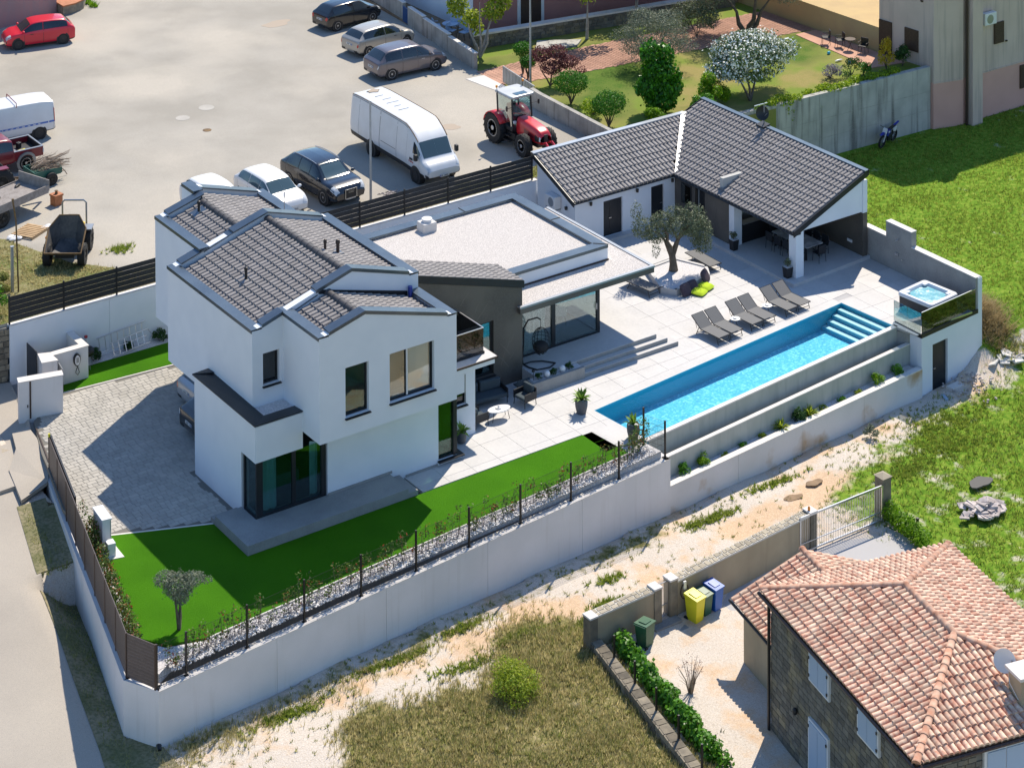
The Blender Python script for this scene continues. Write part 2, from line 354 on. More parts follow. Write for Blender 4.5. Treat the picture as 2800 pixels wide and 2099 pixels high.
mat('earth', (.30, .20, .12), .95, (.22, .15, .09), 3., bump=.6, bscale=14)
mat('rubble_white', (.55, .50, .48), .95, (.40, .34, .32), 6., rand=.25)
mat('yellow_tag', (.80, .70, .02), .5)
mat('blue_gate', (.035, .10, .26), .5)
mat('moto_blue', (.012, .025, .32), .35, coat=.4)
mat('print_blue', (.07, .16, .48), .5)
mat('print_red', (.45, .03, .04), .5)
mat('screen_dark', (.05, .06, .075), .2)
mat('petal_white', (.78, .80, .74), .7)
glass_mat('glass_clear', (.86, .93, .92), .32)
glass_mat('glass_green', (.30, .52, .44), .36)
glass_mat('glass_teal', (.55, .74, .74), .30)
glass_mat('glass_smoke', (.34, .36, .38), .30)
glass_mat('glass_dark', (.16, .21, .21), .34)
leaf_mat('leaf_olive', (.060, .085, .040), (.20, .235, .135), .25, .5)
leaf_mat('leaf_olive_pale', (.095, .125, .080), (.27, .30, .21), .25, .5)
leaf_mat('leaf_laurel', (.022, .10, .010), (.085, .30, .012), .35, .35)
leaf_mat('leaf_lime', (.06, .17, .008), (.26, .46, .015), .45, .5)
leaf_mat('leaf_box', (.020, .095, .010), (.075, .27, .012), .35, .5)
leaf_mat('leaf_young', (.14, .22, .02), (.46, .54, .06), .5, .5)
leaf_mat('leaf_maple', (.070, .018, .020), (.24, .085, .085), .35, .6)
leaf_mat('leaf_oleander', (.05, .10, .03), (.16, .24, .09), .3, .5, (.80, .82, .74))
leaf_mat('leaf_photinia', (.035, .085, .018), (.16, .24, .05), .35, .45, (.34, .085, .035))
leaf_mat('leaf_palm', (.04, .12, .012), (.22, .36, .05), .35, .4)
leaf_mat('leaf_hedge', (.035, .13, .010), (.14, .36, .022), .35, .4)
leaf_mat('leaf_yellow', (.38, .26, .015), (.60, .46, .03), .4, .6)
leaf_mat('leaf_ivy', (.10, .22, .012), (.40, .52, .03), .45, .5)
leaf_mat('leaf_dark', (.018, .055, .012), (.06, .14, .03), .3, .5)
leaf_mat('grass_field', (.13, .21, .02), (.40, .46, .08), .55, .8)
leaf_mat('grass_dry', (.30, .27, .10), (.66, .57, .30), .55, .9)
leaf_mat('grass_mixed', (.15, .20, .035), (.46, .44, .17), .55, .9)
leaf_mat('straw', (.28, .21, .09), (.56, .44, .24), .3, .9)
leaf_mat('lavender', (.12, .11, .14), (.38, .35, .40), .4, .8)
# ------------------------------------------------------------------ terrain and paved ground
def interp(t, xs, ys): return float(np.interp(t, xs, ys))
def wall_x(y): return -22.29+(y+4.76)*0.2333            # garden wall along the road
def front_y(x): return -4.10+(x-.45)*0.0834              # front retaining wall line
def smooth(a, b, t): t = min(1, max(0, (t-a)/(b-a))); return t*t*(3-2*t)
def H(x, y):
    zs = interp(x, [-60, -22, -12, 0, 15, 19, 60], [-2.4, -2.17, -2.12, -2.45, -2.58, -2.3, -2.0])
    if y < -7: zs -= 0.12*smooth(-7, -11, y)
    zr = interp(y, [-40, -9, -5, -2, 2.4, 8.4, 12, 20, 60], [-4.5, -2.45, -2.12, -1.72, -.88, -.5, -.10, .35, 1.5])
    kr = smooth(-20.6+.2*y*(1 if y < 0 else .2), -22.6+.2*y*(1 if y < 0 else .2), x) if y < 3 else smooth(-18.5, -19.6, x)
    z = zs*(1-kr)+zr*kr
    if x > 17.5:                                          # field on the right, banking down to the track
        e = smooth(-4.6, -.6, y)*smooth(17.5, 19.2, x); z = z*(1-e)+(-.92)*e
    if -19.5 < x < 18.75 and y > front_y(x)+.3 and not (x > 18.6): z = min(z, -3.2)
    if y > 3 and -19.2 <= x <= -17: z = min(z, -.25)
    n = .05*sin(x*1.3+y*.7)+.04*sin(x*.5-y*1.9)+.03*sin(x*3.1)*sin(y*2.7)
    if x > -21 and y < 0: z += n*.6
    return z
def sheet(name, x0, x1, y0, y1, step, material, hf=H, dz=0., keep=None):
    nx = int((x1-x0)/step)+1; ny = int((y1-y0)/step)+1
    xs = np.linspace(x0, x1, nx); ys = np.linspace(y0, y1, ny)
    V = np.array([(x, y, hf(x, y)+dz) for y in ys for x in xs]); F = []
    for j in range(ny-1):
        for i in range(nx-1):
            if keep and not keep((xs[i]+xs[i+1])/2, (ys[j]+ys[j+1])/2): continue
            a = j*nx+i; F.append((a, a+1, a+nx+1, a+nx))
    return big(name, V, F, material, smooth=True)
# the dirt track and every unpaved surface on its level: one ground sheet whose grass cover follows painted weights
def w_green(x, y):
    g = 0.
    if x > 18.3: g = max(g, smooth(-3.9, -2.2, y+.4*sin(x*1.7))*smooth(18.4, 19.6, x+.3*sin(y*2)))
    e = 5.6+1.1*sin(y*1.1)+.62*(y+9)*(1 if y > -9 else .12)
    g = max(g, smooth(e-1.6, e+2.2, x)*smooth(-3.4+.10*(x-10), -6.6+.10*(x-10), y)*(.80 if x < 13 else 1.0))
    return g
def w_dry(x, y):
    e = -9.0+.40*(x+16)*(1 if x < -12 else .5)-.9*sin(x*.9)
    d = smooth(e+.9, e-1.3, y)*smooth(-6.2+(y+9.5)*.18, -7.2+(y+9.5)*.18, x)
    if -22 < x < .5:                                       # scrubby foot of the front wall
        k = front_y(x)-y; d = max(d, .42*smooth(2.4, .5, k)*smooth(-.2, .3, k))
    return d
def w_orange(x, y):
    o = .75*math.exp(-((x-4)/3.6)**2-((y+6.6-.08*x)/.75)**2)+.6*math.exp(-((x+9)/5)**2-((y+6.9)/.6)**2)+.30
    return min(1, o)
def ground_mat():
    m = bpy.data.materials.new('track_ground'); m.use_nodes = True; nt = m.node_tree; bs = nt.nodes['Principled BSDF']; L = nt.links.new; geo = _n(nt, 'ShaderNodeNewGeometry'); P_ = geo.outputs['Position']
    def noise(sc, det=5.): n = _n(nt, 'ShaderNodeTexNoise'); n.inputs['Scale'].default_value = sc; n.inputs['Detail'].default_value = det; n.inputs['Roughness'].default_value = .65; L(P_, n.inputs['Vector']); return n.outputs['Fac']
    def ramp(f, *st):
        c = _n(nt, 'ShaderNodeValToRGB'); L(f, c.inputs[0]); e = c.color_ramp.elements; e[0].position, e[0].color = st[0][0], rgb(st[0][1]); e[1].position, e[1].color = st[-1][0], rgb(st[-1][1])
        for p, q in st[1:-1]: e.new(p).color = rgb(q)
        return c.outputs[0]
    def mixc(f, a, b): x = _n(nt, 'ShaderNodeMix', data_type='RGBA'); L(f, x.inputs['Factor']); L(a, x.inputs['A']); L(b, x.inputs['B']); return x.outputs['Result']
    def mask(attr, sc, soft=.16):
        a = _n(nt, 'ShaderNodeAttribute'); a.attribute_name = attr; n = noise(sc, 6.)
        s = _n(nt, 'ShaderNodeMath', operation='SUBTRACT'); L(n, s.inputs[0]); s.inputs[1].default_value = .5
        ad = _n(nt, 'ShaderNodeMath', operation='MULTIPLY_ADD'); L(s.outputs[0], ad.inputs[0]); ad.inputs[1].default_value = 2.4; L(a.outputs['Fac'], ad.inputs[2])
        r = _n(nt, 'ShaderNodeMapRange'); L(ad.outputs[0], r.inputs['Value']); r.inputs['From Min'].default_value = .5-soft; r.inputs['From Max'].default_value = .5+soft
        mn = _n(nt, 'ShaderNodeMath', operation='MULTIPLY'); L(r.outputs[0], mn.inputs[0]); g = _n(nt, 'ShaderNodeMath', operation='GREATER_THAN'); L(a.outputs['Fac'], g.inputs[0]); g.inputs[1].default_value = .02; L(g.outputs[0], mn.inputs[1]); return mn.outputs[0]
    soil = ramp(noise(17., 7.), (.30, (.34, .28, .22)), (.45, (.60, .52, .43)), (.62, (.66, .60, .53)), (.75, (.74, .70, .66)))
    oran = ramp(noise(9., 6.), (.3, (.54, .31, .14)), (.6, (.68, .44, .22)), (.75, (.70, .52, .33)))
    base = mixc(mask('orange', .55), soil, oran)
    pebble = ramp(noise(48., 2.), (.36, (.30, .25, .21)), (.5, (.62, .56, .50)), (.66, (.74, .70, .66)))
    x = _n(nt, 'ShaderNodeMix', data_type='RGBA'); x.inputs['Factor'].default_value = .38; L(base, x.inputs['A']); L(pebble, x.inputs['B']); base = x.outputs['Result']
    dry = ramp(noise(5.5, 8.), (.30, (.075, .085, .025)), (.45, (.19, .18, .065)), (.58, (.33, .28, .14)), (.75, (.46, .39, .25)))
    grn = ramp(noise(4.2, 8.), (.30, (.06, .14, .010)), (.46, (.12, .23, .018)), (.60, (.21, .30, .035)), (.74, (.34, .34, .10)))
    c = mixc(mask('dry', .9), base, dry); c = mixc(mask('green', .8), c, grn); L(c, bs.inputs['Base Color']); bs.inputs['Roughness'].default_value = .95; bs.inputs['Specular IOR Level'].default_value = .1
    b1 = _n(nt, 'ShaderNodeBump'); b1.inputs['Strength'].default_value = .6; b1.inputs['Distance'].default_value = .05; L(noise(14., 6.), b1.inputs['Height']); L(b1.outputs[0], bs.inputs['Normal']); MATS['track_ground'] = m
ground_mat()
land = S(sheet('track_and_fields', -46, 62, -32, 17.2, .4, 'track_ground'))
def weights(o, **fn):
    n = len(o.data.vertices); co = np.empty(n*3, np.float32); o.data.vertices.foreach_get('co', co); co = co.reshape(-1, 3)
    for k, f in fn.items(): a = o.data.attributes.new(k, 'FLOAT', 'POINT'); a.data.foreach_set('value', np.array([f(float(x), float(y)) for x, y, _ in co], np.float32))
weights(land, green=w_green, dry=w_dry, orange=w_orange)
S(B().add([(-900, -900, -5.2), (900, -900, -5.2), (900, 900, -5.2), (-900, 900, -5.2)], [(0, 1, 2, 3)]).obj('surrounding_land', 'dry_field'))
# road at the left with its verge
def road_l(y): return interp(y, [-12, -4, -1.5, 3.5, 7.4, 11.4, 16, 30], [-29.6, -27.3, -26.6, -26.2, -26.0, -25.5, -25, -24])
def road_r(y): return interp(y, [-12, -5.7, -5.1, 3.45, 7.4, 8.6, 11.4, 16, 30], [-23.9, -23.25, -23.1, -21.6, -20.65, -20.2, -19.35, -18.6, -18])
def strip(name, fl, fr, y0, y1, n, material, dz, m=3):
    b = B(); ys = np.linspace(y0, y1, n)
    b.grid(lambda u, v: (lambda y: (lambda x: (x, y, H(x, y)+dz))(fl(y)+(fr(y)-fl(y))*u))(y0+(y1-y0)*v), m, n)
    return S(b.obj(name, material, smooth=True))
strip('road', road_l, road_r, -13, 30, 120, 'asphalt_road', .035, 14)
strip('road_verge', lambda y: road_r(y)-.15, lambda y: max(road_r(y)+.02, wall_x(y)+.05 if y > -5 else -21.5), -9, 7.3, 60, 'verge', .05, 5)
# concrete apron at the gate
S(B().prism([(-20.62, 7.35), (-19.35, 7.9), (-19.15, 8.3), (-18.62, 10.6), (-18.55, 11.6), (-19.25, 11.5), (-19.55, 10.4), (-20.25, 9.4)], [-.49, -.42, -.36, -.10, -.05, -.08, -.14, -.36], [-.36, -.30, -.24, .0, .01, .0, -.03, -.22]).obj('gate_apron', 'asphalt_road'))
S(B().prism([(-27, 8.2), (-19.3, 8.4), (-18.35, 12.0), (-17.7, 15.45), (-27, 18)], -1.2, [-.46, -.30, -.02, .0, .05]).obj('entrance_ground', 'asphalt_road'))
S(B().obox((-19.05, 8.35), (-18.35, 11.3), .05, -.2, .022).obj('gate_rail', 'gutter_brown'))
# solid ground under the villa terraces
S(B().prism([(-21.3, -4.75), (.15, -3.84), (.2, -2.9), (-.16, .16), (14.35, 1.55), (14.66, -1.55), (15.2, -2.45), (18.5, -2.2), (18.55, 15.6), (-17.6, 15.6), (-18.3, 12.1), (-19.1, 8.3)], -3.0, -.17).obj('terrace_fill', 'concrete_grey'))
# parking lot and the neighbours' garden above the back wall
LOT = 2.27
S(B().prism([(-60, 15.75), (12.9, 15.75), (13.5, 17.5), (13.75, 23), (14.45, 28.6), (15.6, 38), (16.3, 44), (17, 75), (-60, 75)], 0.0, LOT).obj('parking_lot', 'asphalt'))
S(B().prism([(13.0, 16.2), (34.4, 15.9), (60, 15.8), (60, 75), (17.05, 75), (16.35, 44), (15.65, 38), (14.5, 28.6), (13.85, 23)], 0.0, LOT-.01).obj('neighbour_garden', 'garden_grass'))
def blob(name, cx, cy, rx, ry, z, material, n=20, rot=0., seed=0, amp=.25):
    r = random.Random(seed); ph = [r.uniform(0, 6.28) for _ in range(4)]
    poly = []
    for i in range(n):
        a = 2*pi*i/n; k = 1+amp*(sin(2*a+ph[0])*.5+sin(3*a+ph[1])*.4+sin(5*a+ph[2])*.3)
        x, y = rx*k*cos(a), ry*k*sin(a); poly.append((cx+x*cos(rot)-y*sin(rot), cy+x*sin(rot)+y*cos(rot)))
    return S(B().prism(poly, z-.05, z).obj(name, material))
# weedy strips of ground on the lot side of the fence
S(B().prism([(-60, 15.76), (-11.3, 15.76), (-11.9, 18.0), (-12.6, 18.9), (-13.2, 19.6), (-13.9, 21.6), (-14.6, 23.6), (-15.6, 24.6), (-18, 25.5), (-60, 30)], LOT-.1, LOT+.012).obj('dry_verge', 'dry_field'))
S(B().prism([(-11.3, 15.76), (12.8, 15.76), (12.8, 16.1), (8.6, 16.9), (7.2, 16.8), (5.1, 17.2), (3.2, 16.2), (-2.4, 16.3), (-11.6, 17.4)], LOT-.1, LOT+.010).obj('fence_verge', 'dry_field'))
for k, (x, y, s) in enumerate([(-1.25, 30.17, .22), (.19, 33.02, .40), (-1.47, 32.39, .36)]):
    c = B().lathe([(0, 0), (s, 0), (s, -.02)], (x, y, LOT+.008), 18).obj('manhole_cover', ['skip_rust', 'paver', 'paver'][k])
    tag(c, ['small dark brown round cover in the car park asphalt', 'larger pale round cover beside the dark scuff in the car park', 'pale oval cover in the middle of the car park'][k], 'manhole cover', 'covers in the car park')
blob('rust_patch', 9.7, 42.8, .9, .5, LOT+.006, 'rust_stain', seed=2); blob('rust_patch', 8.8, 23.5, .5, .4, LOT+.006, 'rust_stain', seed=5)
# ------------------------------------------------------------------ roof tiles
def wave_tile(w, l, h=.06, pan=.24, t=.045):
    """one interlocking tile: flat pan on one side, a rounded roll on the other; local x across, y up the slope, z out; lower end lifted"""
    b = B(); xs = [0, w*pan]; zs = [0, 0]
    for i in range(1, 6): a = pi*i/6; xs.append(w*pan+w*(1-pan)*(1-cos(a))/2); zs.append(h*sin(a))
    xs.append(w); zs.append(0); n = len(xs); vs = []
    for (y, lift) in ((-.03, t), (l, 0)):
        vs += [(x, y, z+lift+.012) for x, z in zip(xs, zs)]
    vs += [(x, -.03, max(z*.72, 0)+.0) for x, z in zip(xs, zs)]
    fs = [(i, i+1, n+i+1, n+i) for i in range(n-1)] + [(2*n+i, 2*n+i+1, i+1, i) for i in range(n-1)]
    return b.add(vs, fs)
def slope_tiles(o, ux, vy, U, V, w, l, keep=None, jit=.0):
    """matrices of tiles over a roof slope: o lower corner, ux along the eave, vy up the slope"""
    ux = Vector(ux).normalized(); vy = Vector(vy).normalized(); out = []; nu = int(round(U/w)); nv = max(1, int(round(V/l)))
    for j in range(nv):
        for i in range(nu):
            p = Vector(o)+ux*(i*U/nu)+vy*(j*V/nv)
            c = p+ux*(U/nu/2)+vy*(l/2)
            if keep and not keep(c): continue
            M_ = frame(p+ux.cross(vy)*random.uniform(-jit, jit), ux, vy); out.append(M_)
    return out
def ridge_tiles(p, q, r, l, name, material, parent, limit=300):
    p = Vector(p); q = Vector(q); d = (q-p); n = max(1, int(round(d.length/l))); d.normalize(); side = d.cross(Vector((0, 0, 1))).normalized(); up = side.cross(d)
    b = B(); L_ = (q-p).length/n; k = 7
    for (y, rr) in ((-.02, r*1.12), (.05, r*1.12), (.06, r), (L_+.03, r*.92)):
        b.v += [(rr*cos(pi*i/(k-1)), y, rr*.8*sin(pi*i/(k-1))-.02) for i in range(k)]
    for s_ in range(3): b.f += [(s_*k+i, (s_+1)*k+i, (s_+1)*k+i+1, s_*k+i+1) for i in range(k-1)]
    b.f.append(tuple(range(k)))
    pieces(name, b, [frame(p+d*(L_*i), side, d, up) for i in range(n)], material, parent, limit, smooth=50)
# ------------------------------------------------------------------ walls with openings
def wallx(b, x0, x1, y, t, z0, z1, holes=()):
    """wall in the plane y..y+t with holes (xa,xb,za,zb)"""
    xs = sorted({x0, x1, *[h[0] for h in holes], *[h[1] for h in holes]}); zs = sorted({z0, z1, *[h[2] for h in holes], *[h[3] for h in holes]})
    for i in range(len(xs)-1):
        for j in range(len(zs)-1):
            cx, cz = (xs[i]+xs[i+1])/2, (zs[j]+zs[j+1])/2
            if xs[i] < x0-1e-6 or xs[i+1] > x1+1e-6 or any(h[0] < cx < h[1] and h[2] < cz < h[3] for h in holes): continue
            b.box(xs[i], y, zs[j], xs[i+1], y+t, zs[j+1])
    return b
def wally(b, y0, y1, x, t, z0, z1, holes=()):
    ys = sorted({y0, y1, *[h[0] for h in holes], *[h[1] for h in holes]}); zs = sorted({z0, z1, *[h[2] for h in holes], *[h[3] for h in holes]})
    for i in range(len(ys)-1):
        for j in range(len(zs)-1):
            cy, cz = (ys[i]+ys[i+1])/2, (zs[j]+zs[j+1])/2
            if ys[i] < y0-1e-6 or ys[i+1] > y1+1e-6 or any(h[0] < cy < h[1] and h[2] < cz < h[3] for h in holes): continue
            b.box(x, ys[i], zs[j], x+t, ys[i+1], zs[j+1])
    return b
def window_y(par, x0, x1, y, z0, z1, rec=.14, fw=.06, glass='glass_green', mull=(), sill='metal_dark', frame_mat='metal_dark', back=None, name='window', depth=1.2, sillout=.10):
    """window in a wall whose face is at y (facing -y); frame > pane, sill, room behind"""
    b = B(); yf = y+rec
    b.box(x0, yf, z0, x0+fw, yf+.07, z1).box(x1-fw, yf, z0, x1, yf+.07, z1).box(x0+fw, yf, z1-fw, x1-fw, yf+.07, z1).box(x0+fw, yf, z0, x1-fw, yf+.07, z0+fw)
    for m in mull: b.box(m-fw*.7, yf-.004, z0+fw, m+fw*.7, yf+.066, z1-fw)
    f = b.obj(name, frame_mat, par)
    ed = [x0+fw, *mull, x1-fw]
    for i in range(len(ed)-1):
        B().box(ed[i]+(fw*.7 if i else 0), yf+.03, z0+fw, ed[i+1]-(fw*.7 if i < len(ed)-2 else 0), yf+.042, z1-fw).obj('pane', glass, f)
    if sill: B().prism([(x0-.03, y-sillout), (x1+.05, y-sillout), (x1+.05, yf-.002), (x0-.03, yf-.002)], [z0-.06]*4, [z0-.025, z0-.025, z0+.0, z0+.0]).obj('sill', sill, f)
    if back:
        r = B().box(x0-.3, yf+.2, z0-.3, x1+.3, yf+depth, z1+.2); r.f = [r.f[i] for i in (0, 1, 3, 4, 5)]; r.f = [tuple(reversed(q)) for q in r.f]
        r.obj('room', back, f)
    return f
def curtain(par, x0, x1, y, z0, z1, material='curtain', amp=.035, n=None):
    n = n or int((x1-x0)/.035); b = B()
    b.grid(lambda u, v: (x0+(x1-x0)*u, y+amp*sin(u*n*.9)+.015*sin(u*n*.37+v*2), z0+(z1-z0)*v), max(8, n*2), 4)
    return b.obj('curtain', material, par, smooth=True)
# ------------------------------------------------------------------ the villa
house = E('modern_house', 'white two-storey villa with grey tiled gables and a gravel-roofed glazed wing', 'house', (-10, 4, 0))
HT = []                                                   # all its roof tiles
PIT = .30
def cap_line(p, q, w, side, name='parapet_cap', t=.06, lip=.07):
    """metal coping from p to q (3-D, may slope); w wide on `side` of the line; a thin lip hangs over the outer face"""
    p = Vector(p); q = Vector(q); d = Vector((q.x-p.x, q.y-p.y, 0)).normalized(); n = Vector((-d.y, d.x, 0))*side
    a, b_ = p-n*.035, q-n*.035
    b = B(); b.ext([a, b_, b_+n*(w+.035), a+n*(w+.035)], (0, 0, t)); b.ext([a-Vector((0, 0, lip)), b_-Vector((0, 0, lip)), b_-Vector((0, 0, lip))+n*.02, a-Vector((0, 0, lip))+n*.02], (0, 0, lip-.002))
    return b.obj(name, 'metal_slate', house)
# upper storey, middle volume (V2)
x0, x1, y0, y1, xa = -14.24, -7.18, 1.49, 8.24, -10.08; zl, za, zr = 6.34, 7.57, 6.70
b = B(); wally(b, y0, y1, x0, .3, 2.72, zl); b.obj('wall', 'plaster_white', house)
b = B(); wallx(b, x0+.3, x1, y0, .3, 2.72, zl-.002, [(-13.81, -13.14, 4.26, 5.43)]); b.ext([(x0, y0, zl-.001), (x1, y0, zl-.001), (x1, y0, zr), (xa, y0, za)], (0, .3, 0)); b.obj('wall', 'plaster_white', house)
b = B(); wallx(b, x0+.3, x1, y1-.3, .3, 2.72, zl-.002); b.ext([(x0, y1-.3, zl-.001), (x1, y1-.3, zl-.001), (x1, y1-.3, zr), (xa, y1-.3, za)], (0, .3, 0)); b.obj('wall', 'plaster_white', house)
B().box(x1-.3, y0+.3, 2.72, x1, y1-.3, zr-.001).obj('wall', 'plaster_white', house)
B().box(x0+.3, y0+.3, 2.72, x1-.3, y1-.3, 2.9).obj('soffit', 'plaster_white', house)
cw = .40
cap_line((x0, y0, zl), (x0, y1, zl), cw, -1); cap_line((x1, y0, zr), (x1, y1, zr), cw, 1)
cap_line((x0+cw, y1, zl+cw*PIT), (-12.75, y1, zl+1.49*PIT), cw, -1); cap_line((-11.6, y1, zl+2.64*PIT), (xa, y1, za), cw, -1); cap_line((xa, y1, za), (x1-cw, y1, zr+cw*PIT), cw, -1)
cap_line((x0+cw, y0, zl+cw*PIT), (-12.98, y0, zl+1.26*PIT), cw, 1); cap_line((-11.6, y0, zl+2.64*PIT), (xa, y0, za), cw, 1); cap_line((xa, y0, za), (x1-cw, y0, zr+cw*PIT), cw, 1)
def two_slopes(x0, x1, xa, z_at_xa, y0, y1, zl_clip=None, drop=.26, left=True, right=True, w=.235, l=.37):
    """tiles of a gable whose ridge runs in y at xa; z_at_xa is the coping apex"""
    zr_ = z_at_xa-drop; s = math.hypot(1, PIT)
    rb = B()
    if left:
        HT.extend(slope_tiles((x0, y1, zr_-(xa-x0)*PIT), (0, -1, 0), (1, 0, PIT), y1-y0, (xa-x0)*s, w, l)); rb.add([(x0, y0, zr_-(xa-x0)*PIT-.01), (xa, y0, zr_-.01), (xa, y1, zr_-.01), (x0, y1, zr_-(xa-x0)*PIT-.01)], [(0, 1, 2, 3)])
    if right:
        HT.extend(slope_tiles((x1, y0, zr_-(x1-xa)*PIT), (0, 1, 0), (-1, 0, PIT), y1-y0, (x1-xa)*s, w, l)); rb.add([(xa, y0, zr_-.01), (x1, y0, zr_-(x1-xa)*PIT-.01), (x1, y1, zr_-(x1-xa)*PIT-.01), (xa, y1, zr_-.01)], [(0, 1, 2, 3)])
    rb.obj('roof_deck', 'metal_dark', house)
    return zr_
def ridge_h(xa, y0, y1, z): ridge_tiles((xa, y1, z+.06), (xa, y0, z+.06), .15, .40, 'ridge_tile', 'tile_ridge_grey', house)
mat('tile_ridge_grey', (.052, .050, .055), .6, (.068, .064, .068), 4., rand=.12)
zr2 = two_slopes(x0+cw, x1-cw, xa, za, y0+cw, y1-cw); ridge_h(xa, y0+cw, y1-cw, zr2)
# far volume (V1) and its deeper right half
X0, X1, Y0, Y1, XA = -13.03, -7.6, y1, 11.78, -11.15; ZL, ZA, ZR, Y2 = 6.80, 7.36, 6.30, 12.85
b = B(); wally(b, Y0, Y1, X0, .3, 2.78, ZL); wallx(b, X0+.3, XA, Y1-.3, .3, 2.78, ZL-.002); b.ext([(X0, Y1-.3, ZL-.001), (XA, Y1-.3, ZL-.001), (XA, Y1-.3, ZA)], (0, .3, 0)); b.obj('wall', 'plaster_white', house)
b = B(); wally(b, Y1, Y2, XA-.15, .3, 2.78, ZA-.002); b.box(XA+.15, Y2-.3, 2.78, X1, Y2, ZR-.002); b.ext([(XA+.15, Y2-.3, ZR-.001), (X1, Y2-.3, ZR-.001), (XA+.15, Y2-.3, ZA)], (0, .3, 0)); b.box(X1-.3, Y0, 2.78, X1, Y2-.3, ZR-.002); b.obj('wall', 'plaster_white', house)
B().box(X0+.3, Y0, 2.78, X1-.3, Y1-.3, 2.92).obj('soffit', 'plaster_white', house)
cap_line((X0, Y0-cw*.9, ZL), (X0, Y1, ZL), cw, -1); cap_line((X0+cw, Y1, ZL+cw*PIT), (XA+.1, Y1, ZA), cw, -1)
cap_line((XA-.15, Y1-.02, ZA+.03), (XA-.15, Y2, ZA+.03), cw, -1); cap_line((XA+.25, Y2, ZA-.1), (X1-cw, Y2, ZR+cw*PIT), cw, -1); cap_line((X1, Y0, ZR), (X1, Y2, ZR), cw, 1)
z1_ = two_slopes(X0+cw, X1-cw, XA, ZA, Y0+.02, Y1-cw); HT.extend(slope_tiles((X1-cw, Y1-cw, z1_-(X1-cw-XA)*PIT), (0, 1, 0), (-1, 0, PIT), Y2-Y1-.05, (X1-cw-XA-.3)*1.044, .235, .37)); ridge_h(XA, Y0+.05, Y1-cw, z1_)
B().add([(XA, Y1-cw, z1_-.02), (X1-cw, Y1-cw, z1_-(X1-cw-XA)*PIT-.02), (X1-cw, Y2-.1, z1_-(X1-cw-XA)*PIT-.02), (XA, Y2-.1, z1_-.02)], [(0, 1, 2, 3)]).obj('roof_deck', 'metal_dark', house)
B().ext([(X0+.2, Y0-.34, ZL-.13), (-11.55, Y0-.34, ZL+.32), (-11.55, Y0+.05, ZL+.32), (X0+.2, Y0+.05, ZL-.13)], (0, 0, .03)).obj('valley_flashing', 'metal_slate', house)
# near volume (V3)
u0, u1, v0, v1, ua = -12.98, -7.18, -1.11, y0, -11.10; wl, wa, wr = 6.70, 7.20, 6.10
b = B(); wally(b, v0+.3, v1, u0, .3, 2.93, wl); b.obj('wall', 'plaster_white', house)
b = B(); wallx(b, u0, u1, v0, .3, 2.93, wr-.003, [(-11.92, -10.95, 3.60, 5.39), (-10.07, -8.16, 3.60, 5.39)]); b.ext([(u0, v0, wr-.002), (u1, v0, wr-.002), (u1, v0, wr), (ua, v0, wa), (u0, v0, wl)], (0, .3, 0)); b.obj('wall', 'plaster_white', house)
B().box(u1-.3, v0+.3, 2.93, u1, v1, wr-.001).obj('wall', 'plaster_white', house)
B().box(u0+.3, v0+.3, 2.93, u1-.3, v1, 3.05).obj('soffit', 'plaster_white', house)
cap_line((u0, v0, wl), (u0, v1+.36, wl), cw, -1); cap_line((u1, v0, wr), (u1, v1, wr), cw, 1)
cap_line((u0+cw, v0, wl+cw*PIT), (ua, v0, wa), cw, 1); cap_line((ua, v0, wa), (u1-cw, v0, wr+cw*.28), cw, 1)
z3_ = two_slopes(u0+cw, u1-cw, ua, wa, v0+cw, v1-.02); ridge_h(ua, v0+cw, v1-.05, z3_)
B().ext([(u0+.2, v1-.04, wl-.14), (-11.55, v1-.04, wl+.28), (-11.55, v1+.36, wl+.28), (u0+.2, v1+.36, wl-.14)], (0, 0, .03)).obj('valley_flashing', 'metal_slate', house)
# flashing under the gable step between V2 and V3, drain hopper
B().ext([(-11.5, y0-.03, 7.02), (x1-.5, y0-.03, 5.98), (x1-.5, y0-.03, 6.16), (-11.5, y0-.03, 7.18)], (0, .02, 0)).obj('step_flashing', 'metal_dark', house)
hop = B().tube([(-7.62, 1.36, 6.36), (-7.62, 1.34, 6.12), (-7.66, 1.30, 5.98)], [.085, .085, .06], 10).obj('downspout', 'plastic_bluejug', house, smooth=True)
pieces('roof_tile', wave_tile(.235, .37), HT, 'tile_grey', house, 300, 'roof_tiles', smooth=40)
# roof vents
for (vx, vy, vz, hh) in ((-11.65, 10.75, 6.95, .42), (-12.63, 5.0, 6.50, .46)):
    f = B().prism([(vx-.28, vy-.22), (vx+.28, vy-.22), (vx+.28, vy+.22), (vx-.28, vy+.22)], [vz-.02, vz+.15, vz+.15, vz-.02], [vz+.03, vz+.2, vz+.2, vz+.03]).obj('vent_flashing', 'metal_slate', house)
    B().tube([(vx+.02, vy, vz), (vx+.04, vy, vz+.16), (vx+.04, vy, vz+hh)], .055, 10).lathe([(0, hh+.12), (.07, hh+.08), (.075, hh), (.0, hh)], (vx+.04, vy, vz), 10).obj('vent_pipe', 'metal_black', f, smooth=True)
f = B().box(-9.75, 3.85, 7.02, -9.0, 4.4, 7.10).obj('vent_flashing', 'metal_slate', house)
for vx, vy, rr in ((-9.58, 4.28, .05), (-9.20, 3.98, .065)):
    B().lathe([(rr, -.1), (rr, .38), (rr*1.35, .38), (rr*1.35, .46), (rr*.9, .52), (0, .54)], (vx, vy, 7.1), 12).obj('vent_pipe', 'gutter_brown', f, smooth=True)
B().cyl((-8.62, 9.15, 6.4), (-8.62, 9.15, 7.75), .02, n=6).obj('aerial_pole', 'metal_grey', house)
